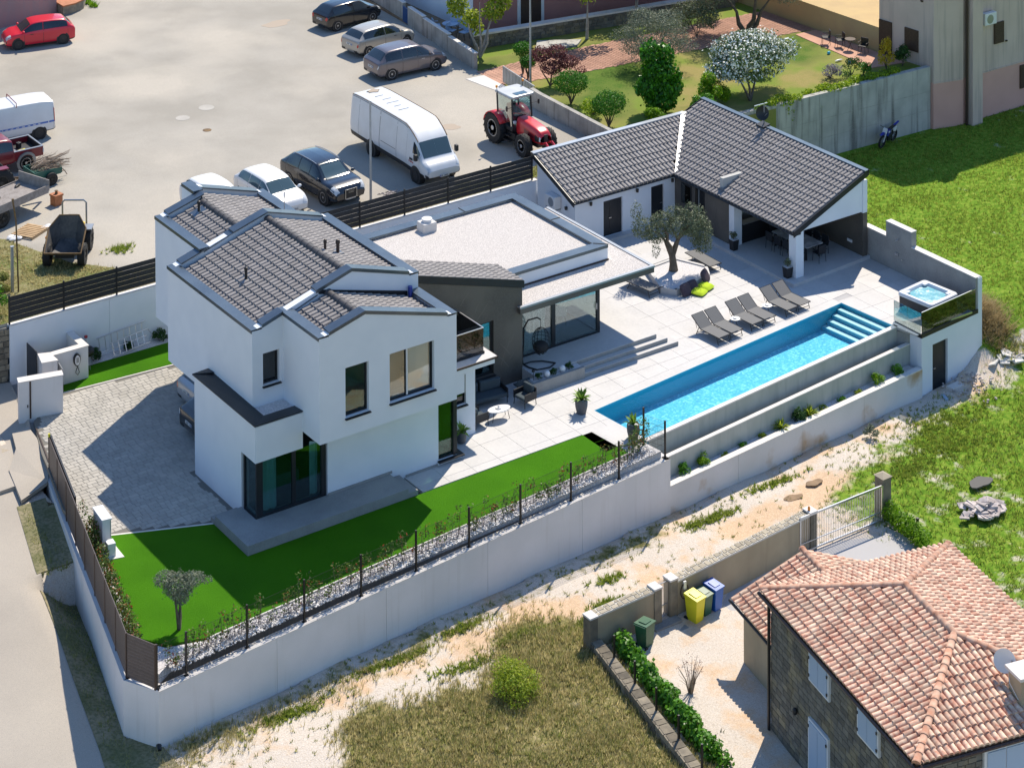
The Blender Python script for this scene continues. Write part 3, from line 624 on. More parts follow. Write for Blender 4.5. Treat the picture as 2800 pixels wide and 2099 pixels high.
# windows of the upper storey
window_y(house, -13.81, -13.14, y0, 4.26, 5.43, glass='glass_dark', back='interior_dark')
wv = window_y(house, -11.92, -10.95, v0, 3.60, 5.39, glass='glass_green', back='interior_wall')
B().box(-11.85, v0+.25, 4.55, -11.02, v0+.28, 5.33).obj('roller_blind', 'blind', wv)
B().box(-11.8, v0+.5, 3.62, -11.05, v0+1.1, 3.95).obj('bed', 'fabric_grey', wv)
wv = window_y(house, -10.07, -8.16, v0, 3.60, 5.39, glass='glass_clear', mull=(-9.28,), back='interior_wall', frame_mat='metal_dark')
B().box(-9.30, v0+.10, 3.66, -9.24, v0+.16, 5.33).obj('shutter_stile', 'trim_white', wv)
sl_ = B().add([(0, 0, 0), (.86, 0, 0), (.86, .012, .055), (0, .012, .055)], [(0, 1, 2, 3)])
pieces('blind_slat', sl_, [Matrix.Translation((-9.16, v0+.19, 3.72+.058*i)) for i in range(28)], 'blind', wv)
B().box(-9.0, v0+.6, 3.6, -8.4, v0+1.0, 4.2).obj('cabinet', 'trim_white', wv)
# ------------------------------------------------------------------ ground floor
b = B(); wally(b, .10, 4.76, -14.90, .3, -.05, 3.62, [(.10, 1.15, .30, 2.33)]); b.obj('wall', 'plaster_white', house)
b = B(); wallx(b, -14.6, -12.98, .10, .3, 2.33, 3.62); b.obj('wall', 'plaster_white', house)
b = B(); wallx(b, -12.0, -7.25, .04, .3, -.05, 2.93); wallx(b, -7.25, -6.42, .04, .3, -.05, .18); b.obj('wall', 'plaster_white', house)
B().box(-14.6, 4.46, -.05, -7.2, 4.76, 3.62).obj('wall', 'plaster_white', house)          # wall to the carport
B().box(-9.3, 4.76, -.05, -9.0, 12.8, 2.9).box(-10.6, 12.5, -.05, -9.3, 12.8, 2.9).obj('wall', 'plaster_white', house)
B().box(-13.0, 1.0, 2.93, -7.2, 1.49, 2.98).box(-14.24, .4, 3.3, -12.9, 1.49, 3.5).obj('soffit', 'plaster_white', house)
B().prism([(-14.30, .68), (-12.98, .68), (-12.98, 1.49), (-14.30, 1.49)], 3.5, 3.56).obj('gravel_bed', 'gravel_white', house)
# sloping metal coping around the low roof
c = B(); c.ext([(-14.94, .06, 3.66), (-14.94, 4.86, 3.66), (-14.24, 4.92, 3.66), (-14.24, .68, 3.60)], (0, 0, .035)); c.obj('parapet_cap', 'metal_dark', house)
B().ext([(-14.94, .06, 3.661), (-14.24, .68, 3.601), (-12.98, .68, 3.60), (-12.98, .06, 3.66)], (0, 0, .034)).obj('parapet_cap', 'metal_dark', house)
B().ext([(-14.24, 4.92, 3.66), (-14.94, 4.86, 3.66), (-14.28, 4.40, 3.72)], (0, 0, .04)).obj('parapet_cap', 'metal_dark', house)
# corner window of the ground floor with curtains behind
cwin = B().box(-14.86, .10, .30, -14.78, .18, 2.33).box(-14.86, .98, .30, -14.78, 1.06, 2.33).box(-14.86, .18, .30, -14.78, .98, .40).box(-14.78, .10, .30, -12.05, .20, .42).box(-14.78, .11, .42, -14.60, .19, 2.33).box(-13.42, .12, .42, -13.26, .19, 2.33).box(-12.22, .10, .42, -12.05, .20, 2.33).obj('window', 'metal_dark', house)
B().box(-14.59, .15, .43, -13.43, .165, 2.32).obj('pane', 'glass_teal', cwin); B().box(-13.25, .15, .43, -12.23, .165, 2.32).obj('pane', 'glass_teal', cwin); B().box(-14.83, .19, .41, -14.815, .97, 2.32).obj('pane', 'glass_teal', cwin)
curtain(cwin, -14.5, -13.92, .34, .40, 2.32); curtain(cwin, -12.58, -12.25, .34, .40, 2.32)
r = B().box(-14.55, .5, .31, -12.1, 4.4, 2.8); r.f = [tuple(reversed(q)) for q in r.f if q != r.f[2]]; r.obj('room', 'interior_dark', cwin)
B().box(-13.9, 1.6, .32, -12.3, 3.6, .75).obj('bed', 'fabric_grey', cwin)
# narrow corner window at the terrace end
nw = B().box(-7.25, .10, .18, -6.50, .18, .26).box(-6.58, .04, .18, -6.42, .20, 2.90).box(-7.25, .10, 2.22, -6.58, .18, 2.93).obj('window', 'metal_dark', house)
B().box(-7.24, .13, .27, -6.59, .145, 2.21).obj('pane', 'glass_green', nw); B().box(-6.47, .21, .24, -6.455, 1.2, 2.3).obj('pane', 'glass_green', nw)
B().box(-7.2, .9, .3, -6.6, 1.2, 1.1).obj('cabinet', 'interior_wall', nw)
B().prism([(-7.30, -.12), (-6.18, -.12), (-6.18, 1.24), (-6.42, 1.24), (-6.42, .03), (-7.30, .03)], .12, .175).obj('sill', 'metal_dark', nw)
B().box(-6.42, .04, -.05, -6.22, 1.22, .115).obj('plinth', 'plaster_white', house)
r = B().box(-11, .45, .1, -6.6, 3.6, 2.85); r.f = [tuple(reversed(q)) for q in r.f if q != r.f[2] and q != r.f[3]]; r.obj('room', 'interior_wall', house)
# white wall and balcony
b = B(); wallx(b, -6.42, -4.78, 1.25, .3, -.05, 2.48, [(-5.62, -5.20, 1.26, 1.70)]); b.box(-5.08, 1.55, -.05, -4.78, 3.7, 2.48); b.obj('wall', 'plaster_white', house)
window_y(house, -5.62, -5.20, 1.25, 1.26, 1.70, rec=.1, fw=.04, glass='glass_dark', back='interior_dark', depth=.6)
B().box(-5.265, 1.238, 1.70, -5.215, 1.249, 2.40).obj('wall_slit', 'metal_grey', house)
bal = B().box(-7.18, 1.17, 2.50, -3.92, 3.69, 2.74).obj('balcony', 'plaster_white', house)
B().box(-7.18, 1.12, 2.745, -3.85, 3.69, 2.78).obj('balcony_floor', 'deck_tile', bal)
B().box(-7.18, 1.09, 2.70, -3.82, 1.115, 2.77).box(-3.845, 1.09, 2.70, -3.82, 3.69, 2.77).obj('drip_edge', 'gutter_brown', bal)
B().box(-7.18, 1.56, 2.785, -4.12, 1.64, 2.87).box(-4.20, 1.64, 2.785, -4.12, 3.69, 2.87).obj('glass_shoe', 'metal_dark', bal)
B().box(-7.17, 1.592, 2.875, -4.155, 1.608, 3.76).obj('balustrade_pane', 'glass_smoke', bal); B().box(-4.168, 1.61, 2.875, -4.152, 3.68, 3.76).obj('balustrade_pane', 'glass_smoke', bal)
B().box(-7.17, 1.58, 3.765, -4.14, 1.62, 3.79).box(-4.18, 1.625, 3.765, -4.14, 3.69, 3.79).obj('handrail', 'steel', bal)
# brown stone-clad wing
b = B(); wallx(b, -7.18, -.83, 3.70, .3, -.05, 3.6, [(-3.7, -2.23, .62, 2.78)]); b.ext([(-7.18, 3.70, 3.601), (-.83, 3.70, 3.601), (-.83, 3.70, 3.72), (-7.18, 3.70, 5.56)], (0, .3, 0)); b.obj('clad_wall', 'stone_brown', house)
B().box(-1.13, 4.0, -.05, -.83, 5.58, 3.7).obj('clad_wall', 'stone_brown', house)
wb = window_y(house, -3.70, -2.23, 3.70, .62, 2.78, rec=.10, fw=.09, glass='glass_teal', back='interior_wall', sill='metal_dark')
# fascia and tiled slope of the brown wing
B().ext([(-7.18, 3.66, 5.58), (-.78, 3.66, 3.73), (-.78, 3.66, 4.03), (-7.18, 3.66, 5.88)], (0, .035, 0)).obj('fascia', 'metal_dark', house)
B().box(-.79, 3.70, 3.70, -.72, 5.60, 3.98).obj('fascia', 'metal_dark', house)
B().add([(-7.18, 3.7, 5.78), (-.80, 3.7, 3.93), (-.80, 5.6, 3.93), (-7.18, 5.6, 5.78)], [(0, 1, 2, 3)]).obj('roof_deck', 'metal_dark', house)
pieces('wing_tile', wave_tile(.235, .37), slope_tiles((-.80, 3.72, 3.93), (0, 1, 0), (-1, 0, .29), 1.9, 6.65, .235, .37), 'tile_grey', house, 300, smooth=40)
# veins of the stone cladding (thin light inlays in the slabs)
vb = B()
for k in range(26):
    px, pz = random.uniform(-6.5, -1.0), random.uniform(.3, 4.6)
    if pz > 3.4+(-.83-px)*.29 or (-3.8 < px < -2.1 and pz < 2.9): continue
    a = random.choice([1.0, .8, 2.3, 1.2]); l_ = random.uniform(.3, 1.1); c0 = Vector((px, 3.697, pz)); d = Vector((cos(a), 0, sin(a))); n_ = Vector((-sin(a), 0, cos(a)))*.006
    p1 = c0+d*l_*.5+n_*random.uniform(-9, 9); p2 = c0+d*l_
    if p2.z > 3.5+(-.83-p2.x)*.29 or p2.x > -.9: continue
    vb.quad(c0-n_, c0+n_, p1+n_, p1-n_); vb.quad(p1-n_, p1+n_, p2+n_*.3, p2-n_*.3)
mat('stone_vein', (.19, .17, .145), .6)
vb.obj('stone_veins', 'stone_vein', house)['kind'] = 'stuff'
# gravel-roofed glazed wing: lower slab
B().box(-1.06, 3.50, 2.76, 5.77, 11.05, 2.98).obj('roof_slab', 'stone_brown', house)
b = B(); b.box(-1.08, 3.48, 2.98, 5.79, 3.62, 3.055); b.box(5.65, 3.62, 2.98, 5.79, 11.05, 3.055); b.obj('parapet_cap', 'metal_grey', house)
B().box(-1.06, 3.62, 2.985, 5.65, 5.12, 3.02).box(4.57, 5.12, 2.985, 5.65, 11.05, 3.02).obj('gravel_bed', 'gravel_roof', house)
# upper box
B().box(-7.1, 5.12, 3.0, 4.57, 5.42, 3.62).box(4.27, 5.42, 3.0, 4.57, 11.9, 3.62).box(-7.1, 11.6, 2.0, 4.27, 11.9, 3.62).obj('wall', 'plaster_white', house)
B().box(-.7, 5.075, 3.03, 4.6, 5.118, 3.09).obj('base_flashing', 'gutter_brown', house)
B().box(-7.0, 5.42, 3.45, 4.27, 11.6, 3.53).obj('gravel_bed', 'gravel_roof', house)
cap_line((-7.1, 5.12, 3.62), (4.57, 5.12, 3.62), .45, 1); cap_line((4.57, 5.57, 3.62), (4.57, 11.45, 3.62), .45, 1); cap_line((-7.1, 11.9, 3.62), (4.57, 11.9, 3.62), .45, -1)
for p, q in (((4.14, 8.55), (4.6, 8.55)), ((1.6, 11.4), (1.6, 11.95)), ((4.13, 5.56), (4.6, 5.1))):
    B().obox(p, q, .03, 3.681, 3.70).obj('cap_seam', 'metal_dark', house)
ch = B().box(-.95, 10.75, 3.5, -.3, 11.35, 3.92).obj('flue_box', 'cap_stone', house, bevel=.03); B().lathe([(.19, 0), (.19, .09), (.23, .09), (.23, .13), (0, .15)], (-.62, 11.05, 3.92), 18).obj('flue_cowl', 'plastic_white', ch, smooth=True)
# its glazing
gz = B().box(-.83, 4.40, .46, 3.60, 4.50, .56).box(1.14, 4.40, .56, 1.32, 4.50, 2.76).box(3.45, 4.40, .56, 3.60, 4.50, 2.76).box(3.50, 4.50, .46, 3.60, 9.0, .54).box(3.50, 8.9, .54, 3.60, 9.0, 2.76).obj('window', 'metal_dark', house)
B().box(-.82, 4.445, .565, 1.13, 4.458, 2.75).obj('pane', 'glass_clear', gz); B().box(1.33, 4.445, .565, 3.44, 4.458, 2.75).obj('pane', 'glass_clear', gz); B().box(3.545, 4.51, .55, 3.558, 8.89, 2.75).obj('pane', 'glass_clear', gz)
B().box(3.40, 4.36, 1.5, 3.43, 4.39, 1.75).obj('handle', 'steel', gz)
curtain(gz, -.75, 1.05, 4.72, .50, 2.75)
B().box(-.83, 4.45, .40, 3.60, 9.0, .478).obj('room_floor', 'interior_floor', house)
B().box(-.83, 9.0, .4, 3.6, 9.2, 2.9).box(-.95, 4.5, .4, -.84, 9.0, 2.8).obj('wall', 'interior_wall', house)
# ------------------------------------------------------------------ terraces, paving and lawn
def inside(p, poly):
    x, y = p; r = False; n = len(poly)
    for i in range(n):
        a, c = poly[i], poly[i-1]
        if (a[1] > y) != (c[1] > y) and x < (c[0]-a[0])*(y-a[1])/(c[1]-a[1])+a[0]: r = not r
    return r
TH = .096
def pl(X, Y): return (X*cos(TH)-Y*sin(TH), X*sin(TH)+Y*cos(TH))     # pool frame to world
deck_poly = [(-8.75, -1.22), (-1.08, -1.23), (-.86, -2.75), pl(0, -2.75), pl(-.02, .02), pl(14.47, .02), pl(14.47, -3.02), (15.0, -2.70), (18.6, -2.42), (18.6, 12.5), (5.9, 12.5), (5.9, 11), (-.8, 4.4), (-.8, 3.7), (-4.78, 3.7), (-4.78, 1.25), (-6.3, 1.25), (-6.3, .04), (-8.75, .04)]
S(B().prism(deck_poly, -.12, -.012).obj('deck_bed', 'deck_joint'))
deck = S(B().prism([pl(-.02, .5), pl(14.47, .5), pl(14.47, .02), pl(-.02, .02)], -.12, -.002).obj('pool_deck', 'deck_tile'))
tl = B(); tl.box(-.594, -.594, -.012, .594, .594, 0)
ms = []; cut = []
for i in range(30):
    for j in range(16):
        cx, cy = -8.75+.6+1.2*i, -2.6+1.2*j; cs = [(cx+a, cy+c) for a in (-.594, .594) for c in (-.594, .594)]
        n_in = sum(inside(c, deck_poly) and not inside(c, [pl(-.1, .5), pl(14.5, .5), pl(14.5, -5), pl(-.1, -5)]) for c in cs)
        if n_in == 4: ms.append(Matrix.Translation((cx, cy, 0)))
        elif n_in or inside((cx, cy), deck_poly): cut.append((cx, cy))
pieces('deck_slab', tl, ms, 'deck_tile', deck)
def clip(poly, a, b):
    """keep the part of a convex polygon left of the line a-b"""
    out = []; f = lambda p: (b[0]-a[0])*(p[1]-a[1])-(b[1]-a[1])*(p[0]-a[0])
    for i in range(len(poly)):
        p, q = poly[i], poly[(i+1) % len(poly)]; fp, fq = f(p), f(q)
        if fp >= 0: out.append(p)
        if (fp >= 0) != (fq >= 0): t = fp/(fp-fq); out.append((p[0]+(q[0]-p[0])*t, p[1]+(q[1]-p[1])*t))
    return out
for cx, cy in cut:
    sq = [(cx-.594, cy-.594), (cx+.594, cy-.594), (cx+.594, cy+.594), (cx-.594, cy+.594)]
    if cy > 9 or cx < -6.3 and cy > 0: pass
    regs = []
    if cx > 0 and cx < 15: regs = [clip(sq, pl(0, .506), pl(14, .506))]
    if cx > 13.5 and cy < 1.8: regs = [clip(clip(sq, pl(14.475, 0), pl(14.475, 3)) if False else clip(sq, pl(14.475, 3), pl(14.475, 0)), (15.0, -2.70), (18.6, -2.42))]
    if cx <= 0.3 and cy < .7: regs = [clip(clip(sq, pl(-.025, -4), pl(-.025, 1)), (-.9, -2.75), (1, -2.68))] if cx > -1.2 else [clip(sq, (-9, -1.22), (0, -1.23))]
    if cx > 17.5: regs = [clip(clip(sq, (18.59, -5), (18.59, 9)), (15.0, -2.70), (18.6, -2.42))]
    if not regs: regs = [sq] if inside((cx, cy), deck_poly) else []
    for q in regs:
        if len(q) > 2 and cy > -2.9: B().prism(q, -.012, 0).obj('deck_slab', 'deck_tile', deck)
B().prism([(-1.07, -1.24), (-.12, -1.24), (.22, -2.72), (-.86, -2.74)], -.01, .004).obj('deck_slab', 'deck_tile', deck)
# patio platform with wrapping steps and a planter
P0 = S(B().prism([(-.85, 2.90), (5.39, 2.90), (5.39, 7.1), (-.85, 7.1)], -.05, .48).obj('patio', 'deck_tile'))
B().prism([(1.28, 2.64), (5.77, 2.64), (5.77, 7.3), (5.395, 7.3), (5.395, 2.896), (1.28, 2.896)], -.05, .32).obj('step', 'deck_tile', P0); B().prism([(1.28, 2.40), (6.15, 2.40), (6.15, 7.5), (5.775, 7.5), (5.775, 2.636), (1.28, 2.636)], -.05, .16).obj('step', 'deck_tile', P0)
for (xa_, xb_, y_, z_) in ((1.28, 5.39, 2.892, .48), (1.28, 5.77, 2.632, .32), (1.28, 6.15, 2.392, .16)):
    B().box(xa_, y_-.004, z_-.158, xb_, y_+.004, z_-.022).obj('riser', 'concrete_grey', P0)
pt = B().box(-1.28, 2.33, -.05, 1.27, 2.45, .46).box(-1.28, 2.45, -.05, -1.16, 2.9, .46).obj('planter_wall', 'concrete_grey', P0)
B().box(-1.16, 2.45, .2, 1.27, 2.88, .40).obj('planter_gravel', 'gravel_white', P0)
# lower platform along the house front, with its little steps
PF = S(B().prism([(-15.95, 1.16), (-15.95, -1.25), (-9.40, -1.27), (-9.40, .04), (-14.9, .1), (-14.9, 1.16)], -.1, .34).obj('front_platform', 'concrete_grey'))
B().box(-9.395, -1.26, -.1, -8.98, .03, .17).obj('step', 'concrete_grey', PF); B().prism([(-15.95, 1.165), (-14.9, 1.165), (-14.9, 1.50), (-15.95, 1.50)], -.1, .17).obj('step', 'concrete_grey', PF)
B().box(-12.0, .0, .34, -9.3, .035, .42).box(-8.7, .0, .0, -7.3, .035, .08).obj('skirting', 'concrete_grey', PF)
# driveway with laid paving stones
drive_poly = [(-19.18, 8.3), (-18.95, 9.4), (-18.2, 11.9), (-16.6, 13.36), (-11.0, 12.85), (-9.3, 12.8), (-9.3, 4.76), (-14.9, 4.76), (-14.9, 1.2), (-15.86, 1.32), (-19.85, 3.02), (-19.9, 5.3)]
drive = S(B().prism(drive_poly, -.15, -.008).obj('driveway', 'paver_joint'))
pv = B(); pv.v = [(-.5, -.5, 0), (.5, -.5, 0), (.5, .5, 0), (-.5, .5, 0), (-.47, -.46, .012), (.47, -.46, .012), (.47, .46, .012), (-.47, .46, .012)]; pv.f = [(4, 5, 6, 7), (0, 1, 5, 4), (1, 2, 6, 5), (2, 3, 7, 6), (3, 0, 4, 7)]
pm = []; row = 0; y = 1.1
while y < 13.6:
    x = -20.2+random.uniform(0, .3); hgt = .215
    while x < -8.8:
        wd = random.choice([.2, .29, .29, .38]); c = (x+wd/2, y+hgt/2)
        if all(inside((c[0]+a*wd*.5, c[1]+d*hgt*.5), drive_poly) for a in (-1, 1) for d in (-1, 1)): pm.append(Matrix.Translation((c[0], c[1], -.010+random.uniform(0, .004))) @ Matrix.Diagonal((wd-.008, hgt-.008, 1, 1)))
        x += wd
    y += hgt
pieces('paving_stone', pv, pm, 'paver', drive, 300, 'paving_stones')
B().obox((-19.85, 2.98), (-15.86, 1.27), .08, -.1, .004).obox((-16.55, 13.40), (-9.3, 12.82), .07, -.1, .004).obj('edging', 'cap_stone', drive)
# artificial lawns and gravel borders
def fy(x): return front_y(x)+.28
lawn_poly = [(-19.83, 2.93), (-15.95, 1.26), (-15.96, -1.26), (-8.76, -1.28), (-1.12, -1.27), (-.92, -3.35), (-5, fy(-5)+.66), (-12, fy(-12)+.66), (-19.2, fy(-19.2)+.72), (-20.55, -4.3), (-21.15, -3.4), (-20.05, 1.0)]
lawn = S(B().prism(lawn_poly, -.15, .0).obj('lawn', 'lawn'))
lawn2 = S(B().prism([(-16.5, 13.45), (-9.3, 12.87), (-9.3, 14.9), (-14.9, 14.9), (-14.95, 13.97), (-16.3, 14.0)], -.15, .012).obj('back_lawn', 'lawn'))
S(B().prism([(-14.9, 14.9), (-9.3, 14.9), (-9.3, 15.5), (-14.9, 15.5)], -.15, .0).obj('back_gravel_border', 'gravel_white'))
S(B().prism([(-20.5, -4.9), (.2, fy(.2)-.02), (.1, -2.98), (-.84, -2.78), (-.90, -3.40), (-5, fy(-5)+.62), (-12, fy(-12)+.62), (-19.2, fy(-19.2)+.68), (-20.6, -4.35), (-21.2, -3.45), (-20.1, 1.0), (-19.9, 2.9), (-20.45, 2.5), (-21.9, -3.9), (-21.9, -4.9), (-21.4, -5.5)], -.4, -.06).obj('front_gravel_border', 'gravel_white'))
S(B().obox((-19.3, fy(-19.2)+.70), (-.9, -3.38), .05, -.1, .02).obj('lawn_edging', 'cap_stone'))
def pebbles(name, n, fn, r0, r1, material):
    V = []; F = []; ico = B().ball((0, 0, 0), 1, 5, 3); iv = np.array(ico.v); 
    tri = []
    for f in ico.f:
        for k in range(1, len(f)-1): tri.append((f[0], f[k], f[k+1]))
    tri = np.array(tri); out = []; fo = []
    for k in range(n):
        p = fn()
        if p is None: continue
        s = random.uniform(r0, r1)*np.array([random.uniform(.7, 1.3), random.uniform(.7, 1.3), random.uniform(.5, .8)]); a = random.uniform(0, 6.28); R = np.array([[cos(a), -sin(a), 0], [sin(a), cos(a), 0], [0, 0, 1]])
        out.append((iv*s) @ R.T+np.array(p)); fo.append(tri+len(out)*len(iv)-len(iv))
    o = big(name, np.concatenate(out), np.concatenate(fo), material); o['kind'] = 'stuff'; return o
def border_pt():
    x = random.uniform(-21, 0); w_ = random.random(); return (x, fy(x)-.05+w_*.72, -.06+.01)
tag(pebbles('border_pebbles', 7000, border_pt, .018, .045, 'pebble'), 'loose pale pebbles along the front border', 'pebbles', kind='stuff')
# ------------------------------------------------------------------ retaining and boundary walls
fw = E('front_wall', 'long white rendered retaining wall above the dirt track', 'wall', (-10, -5, -2.4))
def wall_run(par, p, q, n, t, z0, z1, material, cap=None, gap=.012, side=1, name='wall_panel', capmat='cap_stone'):
    p = Vector(p); q = Vector(q); d = (q-p)/n; g = d.normalized()*gap/2
    for i in range(n):
        a = p+d*i+g*(i > 0); c = p+d*(i+1)-g*(i < n-1); B().obox(a, c, t, z0, z1, side).obj(name, material, par)
    nrm = Vector((-d.y, d.x)).normalized()*side
    if cap: B().obox(p-nrm*.012, q-nrm*.012, t+.024, z1+.001, z1+cap, side).obj('wall_cap', capmat, par)
    B().obox(p+nrm*.06, q+nrm*.06, max(t-.12, .05), z0, z1-.01, side).obj('wall_core', 'plaster_shadow_joint', par)
wall_run(fw, (-21.63, front_y(-21.63)), (.45, front_y(.45)), 5, .28, -2.9, -.345, 'wall_front', .035)
B().prism([(-22.29, -4.76), (-21.63, front_y(-21.63)), (-21.40, front_y(-21.4)+.30), (-22.0, -4.66)], -2.9, -.31).obj('wall_panel', 'wall_front', fw)
for i in range(5):
    a, c = -22.29+.0, 0
y_list = [-4.76, -1.55, 1.73, 5.0, 8.32]
lw = E('road_wall', 'low white wall along the road under the slatted fence', 'wall', (-21, 0, -1))
for i in range(4): B().obox((wall_x(y_list[i]), y_list[i]+(.006 if i else 0)), (wall_x(y_list[i+1]), y_list[i+1]-.006), .26, -2.9, -.31, -1).obj('wall_panel', 'wall_front', lw)
# lower stretch in front of the pool with rust-coloured splashes
pw = E('pool_terrace_wall', 'lower white retaining wall below the pool with brown soil splashes', 'wall', (8, -3.5, -2.5))
wall_run(pw, (.45, front_y(.45)), (14.95, front_y(14.95)), 4, .26, -2.9, -1.40, 'wall_stain', .04)
B().prism([pl(.42, -3.56), pl(14.6, -3.56), (14.9, front_y(14.9)+.2), (.5, front_y(.5)+.2)], -1.9, -1.47).obj('planting_gravel', 'gravel_white', pw)
B().box(.22, -4.11, -2.9, .45, -3.2, -.31).obj('wall_end', 'wall_front', fw)
# right boundary wall, stepped
rw = E('boundary_wall', 'grey tiled garden wall with a raised step and pale coping', 'wall', (18.7, 1, 0))
for (ya, yb, zt) in ((2.97, 4.42, 1.36), (1.385, 2.968, 2.04), (-2.45, 1.383, 1.36)):
    B().box(18.6, ya, -1.6, 18.9, yb, zt).obj('wall_panel', 'concrete_grey', rw); B().box(18.585, ya-.012 if ya > 0 else ya, zt+.001, 18.915, yb+.0, zt+.035).obj('wall_cap', 'cap_stone', rw)
sh_ = B().tube([(18.58, 2.1, 1.5), (18.45, 2.1, 1.55), (18.40, 2.1, 1.52)], .015, 6).lathe([(0, 0), (.06, 0), (.06, -.02)], (18.40, 2.1, 1.52), 10).obj('shower_head', 'steel', rw); B().box(18.54, 2.15, .75, 18.6, 2.35, .85).box(18.54, 1.9, .62, 18.6, 1.96, .66).obj('shower_valve', 'steel', rw)
# ------------------------------------------------------------------ pump-house block under the hot tub
ph = E('pump_house', 'white block with a dark door carrying the hot tub terrace', 'building', (16.8, -2.6, -2.5))
def fyx(x): return -2.80+(x-15.0)*.0834
b = B(); pts = [(15.0, fyx(15.0)), (15.70, fyx(15.7)), (16.68, fyx(16.68)), (18.72, fyx(18.72))]
b.obox(pts[0], pts[1], .25, -2.9, -.14, 1); b.obox(pts[1], pts[2], .25, -.62, -.14, 1); b.obox(pts[2], pts[3], .25, -2.9, -.14, 1); b.obox(pts[1], pts[2], .25, -2.9, -2.66, 1)
b.prism([(15.0, fyx(15)+.01), (15.0, -1.5), (15.25, -1.5), (15.25, fyx(15.25)+.25)], -2.9, -.14); b.prism([(18.7, fyx(18.7)), (18.95, fyx(18.9)), (18.95, -2.3), (18.7, -2.3)], -2.9, 1.36); b.obj('wall', 'plaster_white', ph)
d = B().obox((pts[1][0]+.03, pts[1][1]+.10), (pts[2][0]-.03, pts[2][1]+.10), .05, -2.64, -.65, 1).obj('door', 'metal_dark', ph); B().box(15.80, fyx(15.8)+.02, -1.7, 15.92, fyx(15.8)+.08, -1.67).obj('handle', 'steel', d)
B().obox((14.98, fyx(14.98)-.02), (18.68, fyx(18.68)-.02), .05, -.135, .03, 1).prism([(14.96, fyx(15)), (14.96, -1.25), (15.01, -1.25), (15.01, fyx(15))], -.135, .03).obj('edge_fascia', 'metal_black', ph)
gb = E('glass_balustrade', 'frameless glass balustrade in a black rail around the hot tub terrace', 'balustrade', (16.8, -2.6, .03))
for a, c in ((15.03, 16.85), (16.87, 18.55)): B().obox((a, fyx(a)+.02), (c, fyx(c)+.02), .016, .032, .92, 1).obj('glass_pane', 'glass_smoke', gb)
B().box(14.985, fyx(15)+.04, .032, 15.001, -1.98, .90).obj('glass_pane', 'glass_clear', gb); B().box(14.985, -1.96, .032, 15.001, -1.18, .90).obj('glass_pane', 'glass_clear', gb)
B().obox((15.03, fyx(15.03)+.01), (18.55, fyx(18.55)+.01), .04, .922, .945, 1).obj('top_rail', 'steel', gb)
# ------------------------------------------------------------------ swimming pool
pool = E('swimming_pool', 'long narrow turquoise pool with an overflow front and corner steps', 'swimming pool', (0, 0, 0), TH)
L_, Wd = 14.45, 2.83
def loc(b_, name, m, par=None, **k): return b_.obj(name, m, par or pool, world=False, **k)
def water_mats():
    m = bpy.data.materials.new('pool_water'); m.use_nodes = True; nt = m.node_tree; nt.nodes.remove(nt.nodes['Principled BSDF']); L = nt.links.new
    geo = _n(nt, 'ShaderNodeNewGeometry'); nz = _n(nt, 'ShaderNodeTexNoise'); nz.inputs['Scale'].default_value = 5; nz.inputs['Detail'].default_value = 3; L(geo.outputs['Position'], nz.inputs['Vector'])
    bp = _n(nt, 'ShaderNodeBump'); bp.inputs['Strength'].default_value = .35; bp.inputs['Distance'].default_value = .06; L(nz.outputs['Fac'], bp.inputs['Height'])
    tr = _n(nt, 'ShaderNodeBsdfTransparent'); tr.inputs[0].default_value = (.74, .95, .98, 1); gl = _n(nt, 'ShaderNodeBsdfGlossy'); gl.inputs['Roughness'].default_value = .03; L(bp.outputs[0], gl.inputs['Normal'])
    fr = _n(nt, 'ShaderNodeFresnel'); fr.inputs['IOR'].default_value = 1.33; L(bp.outputs[0], fr.inputs['Normal']); mx = _n(nt, 'ShaderNodeMixShader'); L(fr.outputs[0], mx.inputs[0]); L(tr.outputs[0], mx.inputs[1]); L(gl.outputs[0], mx.inputs[2]); L(mx.outputs[0], nt.nodes['Material Output'].inputs[0])
    MATS['pool_water'] = m
    m = bpy.data.materials.new('pool_ripples'); m.use_nodes = True; nt = m.node_tree; bs = nt.nodes['Principled BSDF']; L = nt.links.new  # pale and dark cells paint the water's light ripples into the floor colour
    geo = _n(nt, 'ShaderNodeNewGeometry'); vo = _n(nt, 'ShaderNodeTexVoronoi'); vo.inputs['Scale'].default_value = 13; L(geo.outputs['Position'], vo.inputs['Vector'])
    nz = _n(nt, 'ShaderNodeTexNoise'); nz.inputs['Scale'].default_value = 7; L(geo.outputs['Position'], nz.inputs['Vector'])
    cr = _n(nt, 'ShaderNodeValToRGB'); sp = _n(nt, 'ShaderNodeSeparateColor'); L(vo.outputs['Color'], sp.inputs[0]); ad = _n(nt, 'ShaderNodeMath', operation='MULTIPLY_ADD'); L(sp.outputs[0], ad.inputs[0]); ad.inputs[1].default_value = .55; L(nz.outputs['Fac'], ad.inputs[2]); ad2 = _n(nt, 'ShaderNodeMath', operation='SUBTRACT'); L(ad.outputs[0], ad2.inputs[0]); ad2.inputs[1].default_value = .25
    L(ad2.outputs[0], cr.inputs[0]); e = cr.color_ramp.elements; e[0].color = (.035, .36, .58, 1); e[1].color = (.42, .80, .88, 1); e.new(.55).color = (.10, .55, .76, 1)
    L(cr.outputs[0], bs.inputs['Base Color']); bs.inputs['Roughness'].default_value = .4; MATS['pool_ripples'] = m
water_mats()
fl = B(); fl.quad((0, 0, -.80), (0, -Wd, -.80), (L_, -Wd, -.80), (L_, 0, -.80)); fl.f = [tuple(reversed(f)) for f in fl.f]; loc(fl, 'basin_floor', 'pool_ripples')
